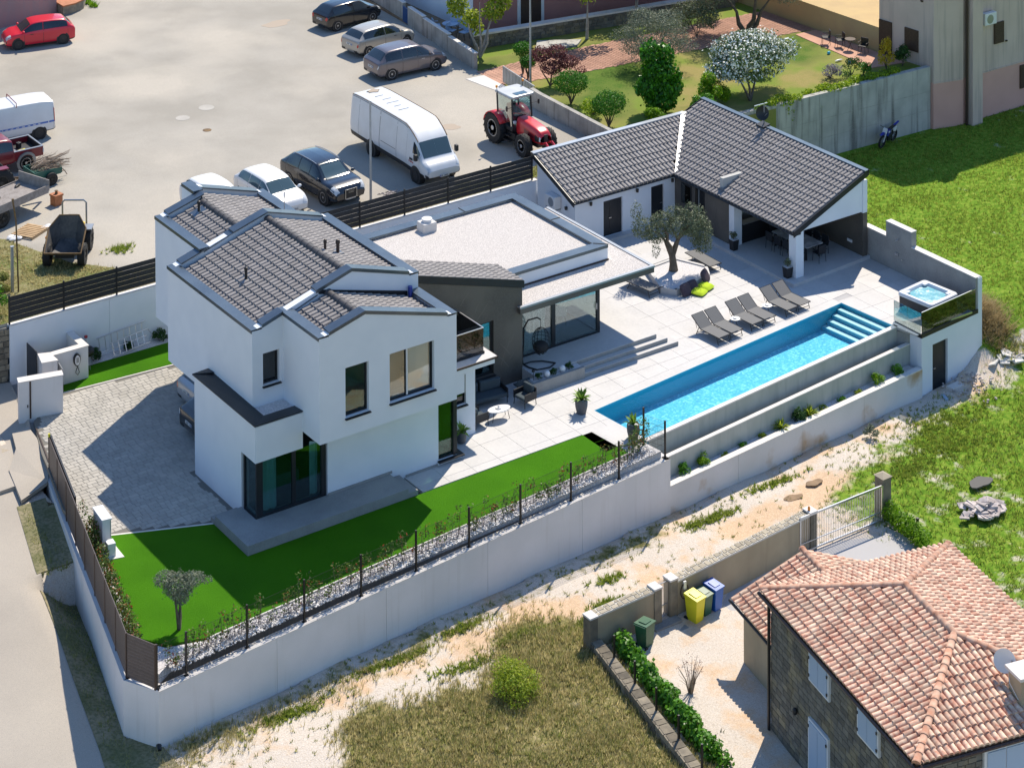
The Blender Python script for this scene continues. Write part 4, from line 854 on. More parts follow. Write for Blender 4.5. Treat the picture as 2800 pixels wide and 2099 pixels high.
bs_ = B().box(-.12, 0, -1.4, L_+.12, .12, -.004).box(-.12, -Wd-.16, -1.4, 0, 0, -.006).box(L_, -Wd-.16, -1.4, L_+.12, 0, -.006).box(0, -Wd-.02, -1.4, L_, -Wd, -.10); loc(bs_, 'basin_wall', 'pool_wall')
for k in range(4):
    loc(B().box(L_-.32*(k+1), -Wd+.02, -.80, L_-.32*k-.002, -.02, -.18-.15*k), 'pool_step', 'pool_tile'); loc(B().box(L_-.32*(k+1)+.02, -Wd+.05, -.18-.15*k+.001, L_-.32*k-.10, -.05, -.18-.15*k+.006), 'step_nosing', 'trim_white')
loc(B().add([(0, 0, -.09), (0, -Wd, -.09), (L_, -Wd, -.09), (L_, 0, -.09)], [(0, 1, 2, 3)]), 'water', 'pool_water')
loc(B().box(.0, -Wd-.20, -2.0, L_+.05, -Wd-.021, -.055), 'front_face', 'concrete_wet'); loc(B().box(-.12, -Wd-.21, -.053, L_+.12, -Wd-.0, 0), 'front_coping', 'cap_stone')
tw = E('overflow_wall', 'grey wall with white coping stepping down in front of the pool', 'wall', (0, 0, 0), TH)
loc(B().box(.40, -3.56, -2.0, 14.75, -3.40, -.64), 'wall_panel', 'concrete_wet', tw); loc(B().box(.38, -3.575, -.638, 14.75, -3.385, -.60), 'wall_cap', 'cap_stone', tw); loc(B().box(.4, -3.4, -1.6, 14.7, -3.04, -1.0), 'overflow_channel', 'concrete_wet', tw)
# ------------------------------------------------------------------ hot tub
tub = E('hot_tub', 'square hot tub with white moulded shell and dark skirt full of bubbling water', 'hot tub', (16.94, -1.25, 0), .105)
def rrect(w, h, r, n=5): return [(sx*(w-r)+r*cos(a0+pi/2*i/n), sy*(h-r)+r*sin(a0+pi/2*i/n)) for sx, sy, a0 in ((1, 1, 0), (-1, 1, pi/2), (-1, -1, pi), (1, -1, 3*pi/2)) for i in range(n+1)]
def ringloft(rings, name, m, par, smooth=30, close=True):
    b_ = B(); n = len(rings[0])
    for r_ in rings: b_.v += [tuple(p) for p in r_]
    for k in range(len(rings)-1): b_.f += [(k*n+i, k*n+(i+1) % n, (k+1)*n+(i+1) % n, (k+1)*n+i) for i in range(n)]
    return b_.obj(name, m, par, smooth=smooth, world=False)
def wig(pts, a): return [(x*(1+a*sin(5*math.atan2(y, x)+1)), y*(1+a*sin(5*math.atan2(y, x)+1))) for x, y in pts]
o_, i_ = rrect(.93, .93, .16), rrect(.72, .72, .2)
ringloft([[(x*.97, y*.97, 0) for x, y in o_], [(x*.97, y*.97, .64) for x, y in o_]], 'skirt', 'tub_skirt', tub)
ringloft([[(x, y, .62) for x, y in o_], [(x*1.0, y*1.0, .72) for x, y in o_], [(x*.97, y*.97, .76) for x, y in o_], [(x*1.04, y*1.04, .77) for x, y in wig(i_, .05)], [(x, y, .72) for x, y in wig(i_, .07)], [(x*.85, y*.85, .35) for x, y in wig(i_, .1)], [(x*.5, y*.5, .25) for x, y in i_], [(x*.02, y*.02, .25) for x, y in i_]], 'shell', 'tub_shell', tub)
mat('tub_water', (.17, .44, .50), .12, (.36, .62, .66), 3.2, (.44, .62), 6., bump=.9, bscale=9, third=(.74, .84, .85), tscale=2.6, tmix=(.56, .66))
B().prism(wig(rrect(.715, .715, .2), .065), .55, .66).obj('tub_water', 'tub_water', tub, world=False)
for k, (x, y) in enumerate(((.62, -.62), (.62, .62), (-.62, .62))): B().box(x-.16, y-.09, .70, x+.16, y+.09, .775).obj('headrest', 'tub_shell', tub, world=False, bevel=.03)
for k in range(10): a = k*.63; B().lathe([(0, 0), (.03, 0), (.035, -.01)], (.5*cos(a), .5*sin(a), .662), 8).obj('jet', 'metal_grey', tub, world=False)
tag(B().box(15.9, -2.62, .02, 18.2, -2.42, .10).obj('cover_lift_bar', 'steel'), 'pale metal bar lying behind the glass in front of the hot tub', 'bar')
# ------------------------------------------------------------------ poolside annex
an = E('poolside_annex', 'single-storey annex with two grey tiled wings and an open dining loggia', 'building', (14, 10, 0))
ap = .40
S(B().prism([(13.72, 3.70), (18.58, 3.95), (18.58, 12.5), (5.95, 12.5), (5.95, 12.15), (13.72, 12.15)], -.05, .15).obj('annex_floor', 'deck_tile'))
# left wing
b = B(); wallx(b, 8.35, 14.2, 12.50, .25, .1, 2.2, [(9.98, 11.08, .15, 1.82), (12.78, 13.55, .15, 1.86)]); b.obj('wall', 'plaster_white', an)
b = B(); b.ext([(8.35, 12.75, .1), (8.35, 15.45, .1), (8.35, 15.45, 3.36), (8.35, 12.75, 2.26)], (.25, 0, 0)); b.box(8.6, 15.2, .1, 18.4, 15.45, 3.3); b.obj('wall', 'plaster_white', an)
for k, (xa_, xb_) in enumerate(((9.98, 11.08), (12.78, 13.55))):
    d = B().box(xa_+.02, 12.58, .15, xb_-.02, 12.63, 1.80+.04*k).obj('door', 'metal_dark', an); B().box(xb_-.75 if k == 0 else xb_-.2, 12.53, .95, xb_-.62 if k == 0 else xb_-.08, 12.57, .98).obj('handle', 'steel', d)
    if k == 0: B().box(10.38, 12.572, .16, 10.40, 12.578, 1.8).obj('door_seam', 'metal_black', d)
for lx in (9.2, 11.9, 14.0): B().lathe([(0, -.1), (.06, -.1), (.07, .05), (0, .06)], (lx, 12.42, 1.95), 10).obj('wall_light', 'metal_black', an)
ac = B().box(7.95, 13.55, 1.55, 8.33, 14.35, 2.12).obj('air_conditioner', 'plastic_white', an, bevel=.03); B().lathe([(.0, 0), (.2, 0), (.22, .01)], (7.944, 13.85, 1.84), 16, 'x').obj('fan_grille', 'metal_grey', ac); B().box(8.0, 13.6, 1.48, 8.34, 13.66, 1.55).box(8.0, 14.24, 1.48, 8.34, 14.3, 1.55).obj('bracket', 'metal_grey', ac)
B().lathe([(0, -.12), (.06, -.1), (.07, .04), (0, .06)], (8.27, 13.1, 1.75), 10).obj('wall_light', 'metal_black', an)
# right wing
b = B(); b.box(14.2, 9.52, .1, 14.45, 10.3, 2.2).box(14.2, 11.0, .1, 14.45, 12.5, 2.2).obj('clad_wall', 'stone_brown', an)
wf = B().box(14.17, 11.25, 1.0, 14.198, 12.0, 1.06).box(14.17, 11.25, 1.06, 14.198, 11.31, 1.95).box(14.17, 11.94, 1.06, 14.198, 12.0, 1.95).box(14.17, 11.31, 1.89, 14.198, 11.94, 1.95).obj('window', 'metal_dark', an); B().box(14.18, 11.32, 1.07, 14.19, 11.93, 1.88).obj('pane', 'glass_dark', wf)
B().box(14.3, 10.3, .15, 14.34, 11.0, 2.2).obj('door', 'dark_interior', an)
B().box(14.45, 9.3, .1, 18.3, 9.52, 2.9).obj('wall', 'interior_wall', an)
B().box(14.2, 8.62, .1, 14.42, 9.515, 2.2).obj('clad_wall', 'stone_brown', an)
for (pa, pb) in ((4.10, 4.55), (8.25, 8.61)): B().box(14.22, pa, .15, 14.68, pb, 2.26).obj('pillar', 'plaster_white', an)
B().box(14.18, 4.08, 2.05, 14.5, 12.4, 2.18).obj('eave_beam', 'metal_dark', an)
B().box(18.24, 4.06, .15, 18.50, 15.2, 2.12).obj('clad_wall', 'stone_brown', an)
B().box(18.24, 4.06, 2.122, 18.50, 15.2, 3.60).obj('wall', 'plaster_white', an)
B().ext([(14.70, 4.10, 2.18), (18.235, 4.10, 2.18), (18.235, 4.10, 3.62), (14.70, 4.10, 2.26)], (0, .2, 0)).obj('gable_wall', 'plaster_white', an)
B().box(18.20, 4.75, .55, 18.235, 5.05, .67).obj('socket_box', 'plastic_white', an)
# roof planes
def rz1(y): return 2.23+(y-12.45)*ap
def rz2(x): return 2.23+(x-14.13)*ap
rd = B(); rd.add([(8.2, 12.45, rz1(12.45)-.03), (14.13, 12.45, rz1(12.45)-.03), (17.26, 15.58, rz1(15.58)-.03), (8.2, 15.58, rz1(15.58)-.03)], [(0, 1, 2, 3)]); rd.add([(14.13, 4.05, rz2(14.13)-.03), (18.45, 4.05, rz2(18.45)-.03), (18.45, 15.58, rz2(18.45)-.03), (17.26, 15.58, rz2(17.26)-.03), (14.13, 12.45, rz2(14.13)-.03)], [(0, 1, 2, 3, 4)])
rd.v += [(v[0], v[1], v[2]-.10) for v in rd.v]; rd.f += [(12, 11, 10, 9)] and [(9, 10, 11, 12)][:0]
rd.obj('roof_deck', 'metal_dark', an)
sp_ = math.hypot(1, ap)
T1 = slope_tiles((8.26, 12.40, rz1(12.40)), (1, 0, 0), (0, 1, ap), 9.05, 3.2*sp_, .232, .37, keep=lambda c: c.x < 14.13+(c.y-12.45)-.02)
T2 = slope_tiles((14.08, 15.52, rz2(14.08)), (0, -1, 0), (1, 0, ap), 11.40, 4.35*sp_, .232, .37, keep=lambda c: c.x > 14.13+(c.y-12.45)+.06)
pieces('roof_tile', wave_tile(.232, .37), T1+T2, 'tile_grey', an, 300, 'roof_tiles', smooth=40)
mat('metal_sunlit', (.52, .54, .56), .32, (.46, .48, .50), 1.2, metal=.55)  # lighter copy of the slate metal, with the sun glint painted into its colour
B().ext([(14.10, 12.36, 2.30), (14.24, 12.36, 2.30), (17.36, 15.50, 3.56), (17.16, 15.62, 3.56)], (0, 0, .035)).obj('valley_flashing', 'metal_sunlit', an)
B().ext([(8.16, 15.46, 3.50), (17.3, 15.46, 3.50), (17.3, 15.72, 3.50), (8.16, 15.72, 3.50)], (0, 0, .07)).obj('ridge_cap', 'metal_sunlit', an)
B().ext([(18.34, 4.02, 3.97), (18.34, 15.6, 3.97), (18.60, 15.6, 3.97), (18.60, 4.02, 3.97)], (0, 0, .07)).obj('ridge_cap', 'metal_slate', an)
B().ext([(17.2, 15.60, 3.35), (18.55, 15.60, 3.85), (18.55, 15.60, 4.02), (17.2, 15.60, 3.53)], (0, .04, 0)).obj('barge_board', 'metal_dark', an)
B().ext([(14.05, 4.02, 2.02), (18.58, 4.02, 3.80), (18.58, 4.02, 4.06), (14.05, 4.02, 2.28)], (0, .05, 0)).obj('barge_board', 'metal_dark', an)
B().ext([(8.15, 12.36, 2.02), (8.15, 15.7, 3.36), (8.15, 15.7, 3.58), (8.15, 12.36, 2.26)], (.05, 0, 0)).obj('barge_board', 'metal_dark', an)
g_ = B()
for a, c in (((8.2, 12.36, 2.16), (14.02, 12.36, 2.16)), ((14.02, 12.36, 2.16), (14.02, 4.05, 2.16))): g_.tube([a, c], .055, 8)
g_.obj('gutter', 'metal_dark', an); B().cyl((14.12, 10.62, .15), (14.12, 10.62, 2.15), .04, n=8).obj('downpipe', 'metal_slate', an)
# bar and satellite dish
B().box(14.75, 8.30, .15, 17.4, 8.60, 1.02).obj('bar_counter', 'metal_black', an); B().box(14.75, 8.22, 1.022, 17.4, 8.62, 1.06).obj('bar_top', 'steel', an)
dish = E('satellite_dish', 'black satellite dish on a mast at the annex ridge', 'dish', (18.5, 11.0, 4.0))
def bowl(c, n_, r, m, par, name='reflector', deep=.22):
    n_ = Vector(n_).normalized(); a = n_.orthogonal().normalized(); b2 = n_.cross(a); b_ = B()
    b_.v = [tuple(Vector(c)-n_*deep*r)]; 
    for k in range(1, 6):
        for i in range(18): t = 2*pi*i/18; q = k/5; b_.v.append(tuple(Vector(c)+(a*cos(t)+b2*sin(t))*r*q-n_*deep*r*(1-q*q)))
    b_.f = [(0, 1+i, 1+(i+1) % 18) for i in range(18)]
    for k in range(4): b_.f += [(1+k*18+i, 1+(k+1)*18+i, 1+(k+1)*18+(i+1) % 18, 1+k*18+(i+1) % 18) for i in range(18)]
    return b_.obj(name, m, par, smooth=True)
bowl((18.35, 11.0, 4.62), (-.3, -1, .35), .34, 'metal_black', dish); B().cyl((18.5, 11.05, 3.9), (18.5, 11.05, 5.05), .03, n=8).cyl((18.4, 10.9, 4.5), (18.25, 10.55, 4.75), .012, n=6).obj('mast', 'metal_grey', dish); B().obox((17.9, 11.05), (18.7, 11.05), .05, 5.0, 5.05).obj('antenna_boom', 'steel', dish); B().ext([(18.2, 10.75, 3.98), (18.62, 10.75, 4.06), (18.62, 11.3, 4.06), (18.2, 11.3, 3.98)], (0, 0, .06)).obj('base_plate', 'metal_dark', dish)
# ------------------------------------------------------------------ fences and gates
bf = E('privacy_fence', 'black woven-strip fence on the white wall at the car park edge', 'fence', (-2, 15.55, 2.27))
bw = E('back_wall', 'white retaining wall below the black privacy fence', 'wall', (-2, 15.6, 0))
wall_run(bw, (-17.67, 15.5), (8.4, 15.5), 6, .25, -.3, 2.225, 'plaster_white', .035, side=1)
post_b = B().box(-.03, -.03, 0, .03, .03, 1.18)
pxs = [-17.63+2.345*i for i in range(0, 12)]
pieces('fence_post', post_b, [Matrix.Translation((x, 15.62, 2.26)) for x in pxs], 'metal_black', bf)
stripm = []
sb_ = B().box(0, -.006, 0, 1, .006, 1)
for i in range(len(pxs)-1):
    for k in range(5): stripm.append(Matrix.Translation((pxs[i]+.03, 15.62, 2.36+.205*k)) @ Matrix.Diagonal((pxs[i+1]-pxs[i]-.06, 1, .193, 1)))
mat('fence_strip', (.014, .016, .019), .55, (.020, .022, .026), 30., stretch=(1, 1, .05), rand=.1)
pieces('fence_strip', sb_, stripm, 'fence_strip', bf)
# slatted aluminium fence along the road
rf = E('slatted_fence', 'dark brown horizontal slat fence along the road wall', 'fence', (-21, 0, -.3))
mat('slat_brown', (.075, .058, .055), .5, (.09, .07, .066), 6., rand=.06)
ly = [-4.70, -3.18, -1.55, .08, 1.73, 3.33, 5.0, 6.66, 8.30]
lp = [(wall_x(y)+.13, y) for y in ly]; lp = [(-21.68, front_y(-21.68)+.14)]+lp
pieces('fence_post', B().box(-.03, -.03, 0, .03, .03, 1.45), [Matrix.Translation((x, y, -.31)) for x, y in lp], 'gutter_brown', rf)
sm_ = []
for i in range(len(lp)-1):
    p, q = Vector((*lp[i], 0)), Vector((*lp[i+1], 0)); d = q-p; n_ = 13
    for k in range(n_): sm_.append(frame((p.x, p.y, -.26+.108*k), d, Vector((-d.y, d.x, 0)), (0, 0, 1)) @ Matrix.Translation((.03, 0, 0)) @ Matrix.Diagonal((d.length-.06, 1, .094 if i == 0 else .1, 1)))
pieces('fence_slat', B().box(0, -.012, 0, 1, .012, 1), sm_, 'slat_brown', rf)
B().box(-.03, -.03, 0, .03, .03, .12).obj('post_lamp', 'yellow_tag', rf, world=False, loc=(lp[-1][0]+21, lp[-1][1], 1.45))
# sliding gate parked behind the fence
sg = E('sliding_gate', 'dark metal sliding gate parked open behind the road fence', 'gate', (-19.4, 6.2, 0))
ga, gb_ = Vector((-20.10, 3.75)), Vector((-19.03, 8.35)); gd = gb_-ga
B().obox(ga, gb_, .06, 1.10, 1.18).obox(ga, gb_, .06, .06, .14).obox(ga, ga+gd*.015, .06, .14, 1.10).obox(gb_-gd*.015, gb_, .06, .14, 1.10).obj('gate_frame', 'metal_black', sg)
pieces('gate_slat', B().box(0, -.012, 0, 1, .012, 1), [frame((ga.x, ga.y, .15+.106*k), (gd.x, gd.y, 0), (-gd.y, gd.x, 0), (0, 0, 1)) @ Matrix.Translation((.07, 0, 0)) @ Matrix.Diagonal((gd.length-.14, 1, .098, 1)) for k in range(9)], 'slat_brown', sg)
# wire mesh fence above the front wall
wfn = E('wire_fence', 'thin dark wire mesh fence with slim posts on the front wall', 'fence', (-10, -4.9, -.3))
wp = [(-21.62, -5.78)]+[(x, front_y(x)+.16) for x in (-20.55, -18.27, -16.04, -13.74, -11.42, -9.10, -6.76, -4.38, -2.03, .32)]
pieces('fence_post', B().box(-.028, -.028, 0, .028, .028, 1.42).box(-.07, -.05, 0, .07, .05, .02), [Matrix.Translation((x, y, -.31)) for x, y in wp]+[Matrix.Translation((-.02, -3.08, -.05))], 'metal_black', wfn)
mat('wire', (.02, .022, .022), .5, metal=.3); mat('wire_zinc', (.34, .36, .36), .4, metal=.6)
def wire_panel(p, q, z0, h, par, m='wire', step=.055, r=.0032):
    p = Vector((*p, 0)); q = Vector((*q, 0)); d = q-p; L2 = d.length; d.normalize(); V = []; F = []; n = int(L2/step)
    s2 = Vector((-d.y, d.x, 0))
    def bar(a, c, rr):
        o = len(V); ax = (c-a).normalized(); u = s2*rr; v = ax.cross(s2)*rr
        for e in (a, c): V.extend([tuple(e+u), tuple(e-u*.5+v*.87), tuple(e-u*.5-v*.87)])
        F.extend([(o, o+1, o+4, o+3), (o+1, o+2, o+5, o+4), (o+2, o, o+3, o+5)])
    for i in range(1, n): c = p+d*(L2*i/n); bar(c+Vector((0, 0, z0)), c+Vector((0, 0, z0+h)), r)
    for k in range(6): bar(p+Vector((0, 0, z0+h*k/5)), q+Vector((0, 0, z0+h*k/5)), r*1.8)
    return big('wire_panel', V, F, m, par)
for i in range(len(wp)-1): wire_panel(wp[i], wp[i+1], -.27, 1.32, wfn)
wire_panel((.30, -3.92), (-.02, -3.08), -.12, 1.2, wfn)
# gate pier, charger wall and pedestrian gate
gp = E('gate_pier', 'free-standing pale rendered gate pier with a rusty steel strip', 'pier', (-17.8, 12.2, 0))
B().prism([(-18.64, 12.29), (-16.99, 11.88), (-16.88, 12.24), (-18.53, 12.66)], -.2, 1.46).obj('pier_body', 'wall_front', gp); B().prism([(-18.66, 12.27), (-16.97, 11.86), (-16.86, 12.26), (-18.55, 12.68)], 1.461, 1.50).obj('pier_cap', 'cap_stone', gp)
B().prism([(-18.25, 12.165), (-18.19, 12.15), (-18.18, 12.185), (-18.24, 12.20)], 0, 1.46).obj('guide_strip', 'gutter_brown', gp); B().prism([(-18.34, 12.185), (-18.30, 12.175), (-18.29, 12.22), (-18.33, 12.23)], .45, .55).obj('sensor', 'metal_black', gp)
cw_ = E('charger_wall', 'low L-shaped rendered wall with pale coping beside the entrance', 'wall', (-16, 14.1, 0))
for nm, poly, z0, z1, m in (('wall_panel', [(-16.5, 13.98), (-14.98, 13.96), (-14.98, 14.24), (-16.5, 14.26)], -.2, 1.30, 'wall_front'), ('wall_panel', [(-15.24, 14.245), (-14.98, 14.245), (-14.98, 15.48), (-15.24, 15.48)], -.2, 1.30, 'wall_front'), ('wall_panel', [(-17.1, 13.62), (-16.51, 13.48), (-16.505, 14.27), (-16.92, 14.42)], -.2, 1.30, 'wall_front'),
                        ('wall_cap', [(-16.5, 13.95), (-14.95, 13.93), (-14.95, 14.26), (-16.5, 14.28)], 1.301, 1.335, 'cap_stone'), ('wall_cap', [(-15.26, 14.265), (-14.95, 14.265), (-14.95, 15.49), (-15.26, 15.49)], 1.301, 1.334, 'cap_stone'), ('wall_cap', [(-17.13, 13.60), (-16.49, 13.45), (-16.505, 14.29), (-16.94, 14.45)], 1.301, 1.336, 'cap_stone')):
    B().prism(poly, z0, z1).obj(nm, m, cw_)
pg = E('pedestrian_gate', 'dark slatted pedestrian gate at the white wall', 'gate', (-17.0, 15.0, 0))
B().obox((-16.98, 14.45), (-16.98, 15.42), .03, .05, 1.42).obj('gate_leaf', 'metal_dark', pg); pieces('gate_slat', B().box(-.02, 0, 0, .02, .9, .01), [Matrix.Translation((-16.96, 14.48, .2+.14*k)) for k in range(8)], 'metal_grey', pg)
sgp = B().obox((-16.42, 13.2), (-16.30, 13.93), .03, .1, 1.05).obj('gate_stop', 'metal_grey'); tag(sgp, 'thin grey metal flap between the pier and the charger wall', 'metal flap')
evc = E('car_charger', 'white oval electric car charger with a coiled black cable', 'charger', (-15.5, 13.95, .9))
B().prism([(-15.5+.145*cos(2*pi*i/20)*(1+.08*sin(2*pi*i/20)), .0+.25*sin(2*pi*i/20)) for i in range(20)], 0, .10).obj('charger_back', 'metal_black', evc, world=False)
ch0 = evc.children[0]; ch0.matrix_basis = Matrix.Rotation(pi/2, 4, 'X') @ Matrix.Translation((15.5, 0, 0))
B().prism([(.105*cos(2*pi*i/20), .20*sin(2*pi*i/20)) for i in range(20)], .10, .13).obj('charger_cover', 'plastic_white', evc, world=False); evc.children[1].matrix_basis = Matrix.Rotation(pi/2, 4, 'X')
B().box(-.055, -.136, -.09, .055, -.131, .12).obj('charger_panel', 'metal_grey', evc, world=False)
B().tube([(.02, -.06, -.25), (.06, -.07, -.4), (.10, -.06, -.52), (.03, -.06, -.62), (-.06, -.06, -.5), (-.02, -.06, -.36), (.03, -.05, -.3)], .014, 6).obj('charger_cable', 'metal_black', evc, world=False)
# ------------------------------------------------------------------ vehicles: a lofted body whose panes, lamps and trims are patches of the same surface
class Loft:
    def __init__(s, st, W, ring=None, zs=1.0):
        """stations (x, zbot, zbelt, ztop, w_belt, w_top) from tail to nose"""
        s.st = st; R = []
        for (x, zb, zm, zt, wb, wt) in st:
            h = W/2; k = zm-zb; c = min(.06, max(.012, (zt-zm)*.16))
            R.append([(x, 0, zb), (x, h*wb*.86, zb), (x, h*wb*.965, zb+k*.16), (x, h*wb, zb+k*.55), (x, h*wb*.975, zm), (x, h*wt, zt-c), (x, h*wt*.62, zt-c*.22), (x, 0, zt)])
        s.P = np.array(R); s.P[:, :, 2] *= zs
    @staticmethod
    def _cr(p0, p1, p2, p3, t): return .5*((2*p1)+(-p0+p2)*t+(2*p0-5*p1+4*p2-p3)*t*t+(-p0+3*p1-3*p2+p3)*t**3)
    def ev(s, u, v, tens=.55):
        u = np.asarray(u, float); v = np.asarray(v, float); n, m = s.P.shape[:2]; i = np.clip(u.astype(int), 0, n-2); t = (u-i)[:, None]; j = np.clip(v.astype(int), 0, m-2); w_ = (v-j)[:, None]
        def along(jj):
            P = s.P; lin = P[i, jj]*(1-t)+P[i+1, jj]*t; return lin*(1-tens)+s._cr(P[np.maximum(i-1, 0), jj], P[i, jj], P[i+1, jj], P[np.minimum(i+2, n-1), jj], t)*tens
        q1, q2, q3 = along(j), along(j+1), along(np.minimum(j+2, m-1)); q0 = np.where((j == 0)[:, None], q1*2-q2, along(np.maximum(j-1, 0)))
        return s._cr(q0, q1, q2, q3, w_)*.6+(q1*(1-w_)+q2*w_)*.4
    def at(s, u, v, side=1): p = s.ev([u], [v])[0]; return Vector((p[0], abs(p[1])*side, p[2]))
    def patch(s, u0, u1, v0, v1, nu=6, nv=5, off=.006, sides=(1,), b=None):
        b = b or B(); uu, vv = np.meshgrid(u0+(u1-u0)*np.linspace(0, 1, nu+1), v0+(v1-v0)*np.linspace(0, 1, nv+1)); uu = uu.ravel(); vv = vv.ravel(); e = .02; N = len(s.st)-1.001
        p = s.ev(uu, vv); du = s.ev(np.minimum(uu+e, N), vv)-s.ev(np.maximum(uu-e, 0), vv); dv = s.ev(uu, np.minimum(vv+e, 6.999))-s.ev(uu, np.maximum(vv-e, 0)); nn = -np.cross(du, dv); nn /= np.linalg.norm(nn, axis=1)[:, None]+1e-9
        q = p+nn*off; q[:, 1] = np.maximum(q[:, 1], 0)
        fs = [(j*(nu+1)+i, (j+1)*(nu+1)+i, (j+1)*(nu+1)+i+1, j*(nu+1)+i+1) for j in range(nv) for i in range(nu)]
        for sd in sides: b.add([(x, y*sd, z) for x, y, z in q], fs if sd > 0 else [tuple(reversed(f)) for f in fs])
        return b
def wheel(par, x, y, r, w, rim='rim_silver', spokes=5, sgn=1, tread=False, rimk=.66):
    e = bpy.data.objects.new('wheel', None); COL.objects.link(e); e.parent = par; e.location = (x, y, r)
    B().lathe([(r*rimk, -w/2), (r*.93, -w/2), (r, -w*.36), (r, w*.36), (r*.93, w/2), (r*rimk, w/2), (r*rimk, -w/2)], (0, 0, 0), 22, 'y').obj('tyre', 'rubber', e, smooth=50, world=False)
    b = B(); yo = sgn*w*.42
    b.lathe([(r*rimk, sgn*w*.46), (r*rimk*.90, sgn*w*.47), (r*rimk*.86, sgn*w*.30)], (0, 0, 0), 22, 'y')
    for k in range(spokes):
        a = 2*pi*k/spokes+.3; c, s_ = cos(a), sin(a); q = r*rimk*.9; t1, t2 = r*.10, r*.075
        b.add([(c*.0-s_*t1, yo, s_*.0+c*t1), (s_*t1, yo, -c*t1), (c*q+s_*t2, yo, s_*q-c*t2), (c*q-s_*t2, yo, s_*q+c*t2)], [(0, 1, 2, 3), (3, 2, 1, 0)])
    b.lathe([(0, sgn*w*.45), (r*.15, sgn*w*.45), (r*.17, sgn*w*.40)], (0, 0, 0), 10, 'y'); b.obj('rim', rim, e, smooth=40, world=False)
    B().lathe([(0, sgn*w*.25), (r*rimk*.88, sgn*w*.25)], (0, 0, 0), 14, 'y').obj('hub_well', 'wheel_dust', e, world=False)
    return e
def plate(par, x, y, z, nx, tilt=.0):
    """white registration plate facing +-x with a blue band and dark characters"""
    sx = 1 if nx > 0 else -1
    p = B().box(x-.006, y-.25, z-.055, x+.006, y+.25, z+.055).obj('number_plate', 'plate_white', par, world=False)
    B().box(x+sx*.0065, y-.245, z-.05, x+sx*.009, y-.205, z+.05).obj('plate_band', 'plate_blue', p, world=False)
    b = B(); yy = y-.18
    for k in range(7):
        if k != 2: b.box(x+sx*.0065, yy, z-.034, x+sx*.009, yy+.032, z+.034)
        yy += .056
    o = b.obj('plate_characters', 'plate_ink', p, world=False); o['kind'] = 'stuff'
def car(name, label, cat, loc, rz, st, W, paint, wb, xw, r=.31, idx=None, zs=.95, glass='car_glass', rim='rim_silver', spokes=5, roof=None, doors=2, rails=None, tail='lamp_red', group=None, trim='black_plastic', tailv=(3.4, 4.6), plates=True, head='lamp_clear', arch=1.16):
    """idx: station numbers rear-window-bottom, roof-rear, roof-front, cowl"""
    e = E(name, label, cat, loc, rz, group); lf = Loft(st, W, zs=zs); n = len(st)-1; rb, rr, rf, cw = idx
    b = lf.patch(0, n-.001, 0, 6.999, n*4, 28, 0, (1, -1)); 
    x0_, x1_ = st[0][0], st[-1][0]
    for xe, u in ((x0_, 0), (x1_, n-.001)):
        rim_ = [lf.at(u, 7*k/20*.9999, 1) for k in range(21)]+[lf.at(u, 7*k/20*.9999, -1) for k in range(20, -1, -1)]
        b.add(rim_, [tuple(range(len(rim_))) if xe > 0 else tuple(reversed(range(len(rim_))))])
    body = b.obj('body', paint, e, smooth=38, world=False)
    lf.patch(rf+.10, cw-.06, 5.08, 6.999, 6, 8, .006, (1, -1)).obj('windshield', glass, e, smooth=True, world=False)
    lf.patch(rb+.12, rr-.10, 5.06, 6.999, 6, 8, .006, (1, -1)).obj('rear_window', glass, e, smooth=True, world=False)
    cuts = [rr+.06+(rf+.62-rr)*k/doors for k in range(doors+1)]; cuts[0] = rr-.28 if doors > 1 else rr
    for sd in (1, -1):
        for k in range(doors): lf.patch(cuts[k]+.05, cuts[k+1]-.03, 4.14, 4.93, 6, 4, .006, (sd,)).obj('side_window', glass, e, smooth=True, world=False)
        sb = B()
        for k in range(doors+1): lf.patch(cuts[k]-.012, cuts[k]+.012, 1.5, 4.9, 1, 8, .003, (sd,), sb)
        sb.obj('door_seam', 'metal_black', e, world=False)
        lf.patch(.12, .95, *tailv, 3, 4, .010, (sd,)).obj('taillight', tail, e, smooth=True, world=False)
        lf.patch(n-1.55, n-.35, 3.75, 5.25, 4, 3, .008, (sd,)).obj('headlight', head, e, smooth=True, world=False)
        mp_ = lf.at(cw-.25, 4.25, sd); B().ball((mp_.x+.02, mp_.y+sd*.09, mp_.z+.05), (.07, .11, .075), 10, 6).obj('mirror', paint, e, smooth=True, world=False)
        h_ = lf.at(cuts[doors]-.65*(1 if doors > 1 else 1.4), 3.72, sd); B().box(h_.x-.09, h_.y-.012, h_.z-.014, h_.x+.09, h_.y+.022, h_.z+.014).obj('door_handle', trim if paint != 'paint_mauve' else 'rim_silver', e, world=False)
    lf.patch(0.02, n-.03, .6, 1.75, n*3, 3, .006, (1, -1)).obj('lower_trim', trim, e, smooth=True, world=False)
    lf.patch(n-.55, n-.05, 2.6, 3.5, 3, 3, .008, (1, -1)).obj('grille', 'black_plastic', e, world=False)
    for xc in (xw, xw+wb):
        for sd in (1, -1):
            ya = W/2*.985
            B().lathe([(0, sd*(ya+.004)), (r*arch, sd*(ya+.004)), (r*arch, sd*(ya-.22))], (xc, 0, r*1.02), 24, 'y').obj('wheel_arch', 'black_plastic', e, world=False)
            wheel(e, xc, sd*(ya-.085), r, .20, rim, spokes, sd)
    if rails:
        for sd in (1, -1): B().tube([lf.at(rr+.1+(rf-rr-.2)*k/6, 5.15, sd)+Vector((0, 0, .035)) for k in range(7)], .016, 6).obj('roof_rail', rails, e, smooth=True, world=False)
    if plates:
        tz = lf.at(0, 3.2, 1); plate(e, x0_-.008, 0, .70*zs, -1); plate(e, x1_+.010, 0, .42*zs, 1)
    return e, lf
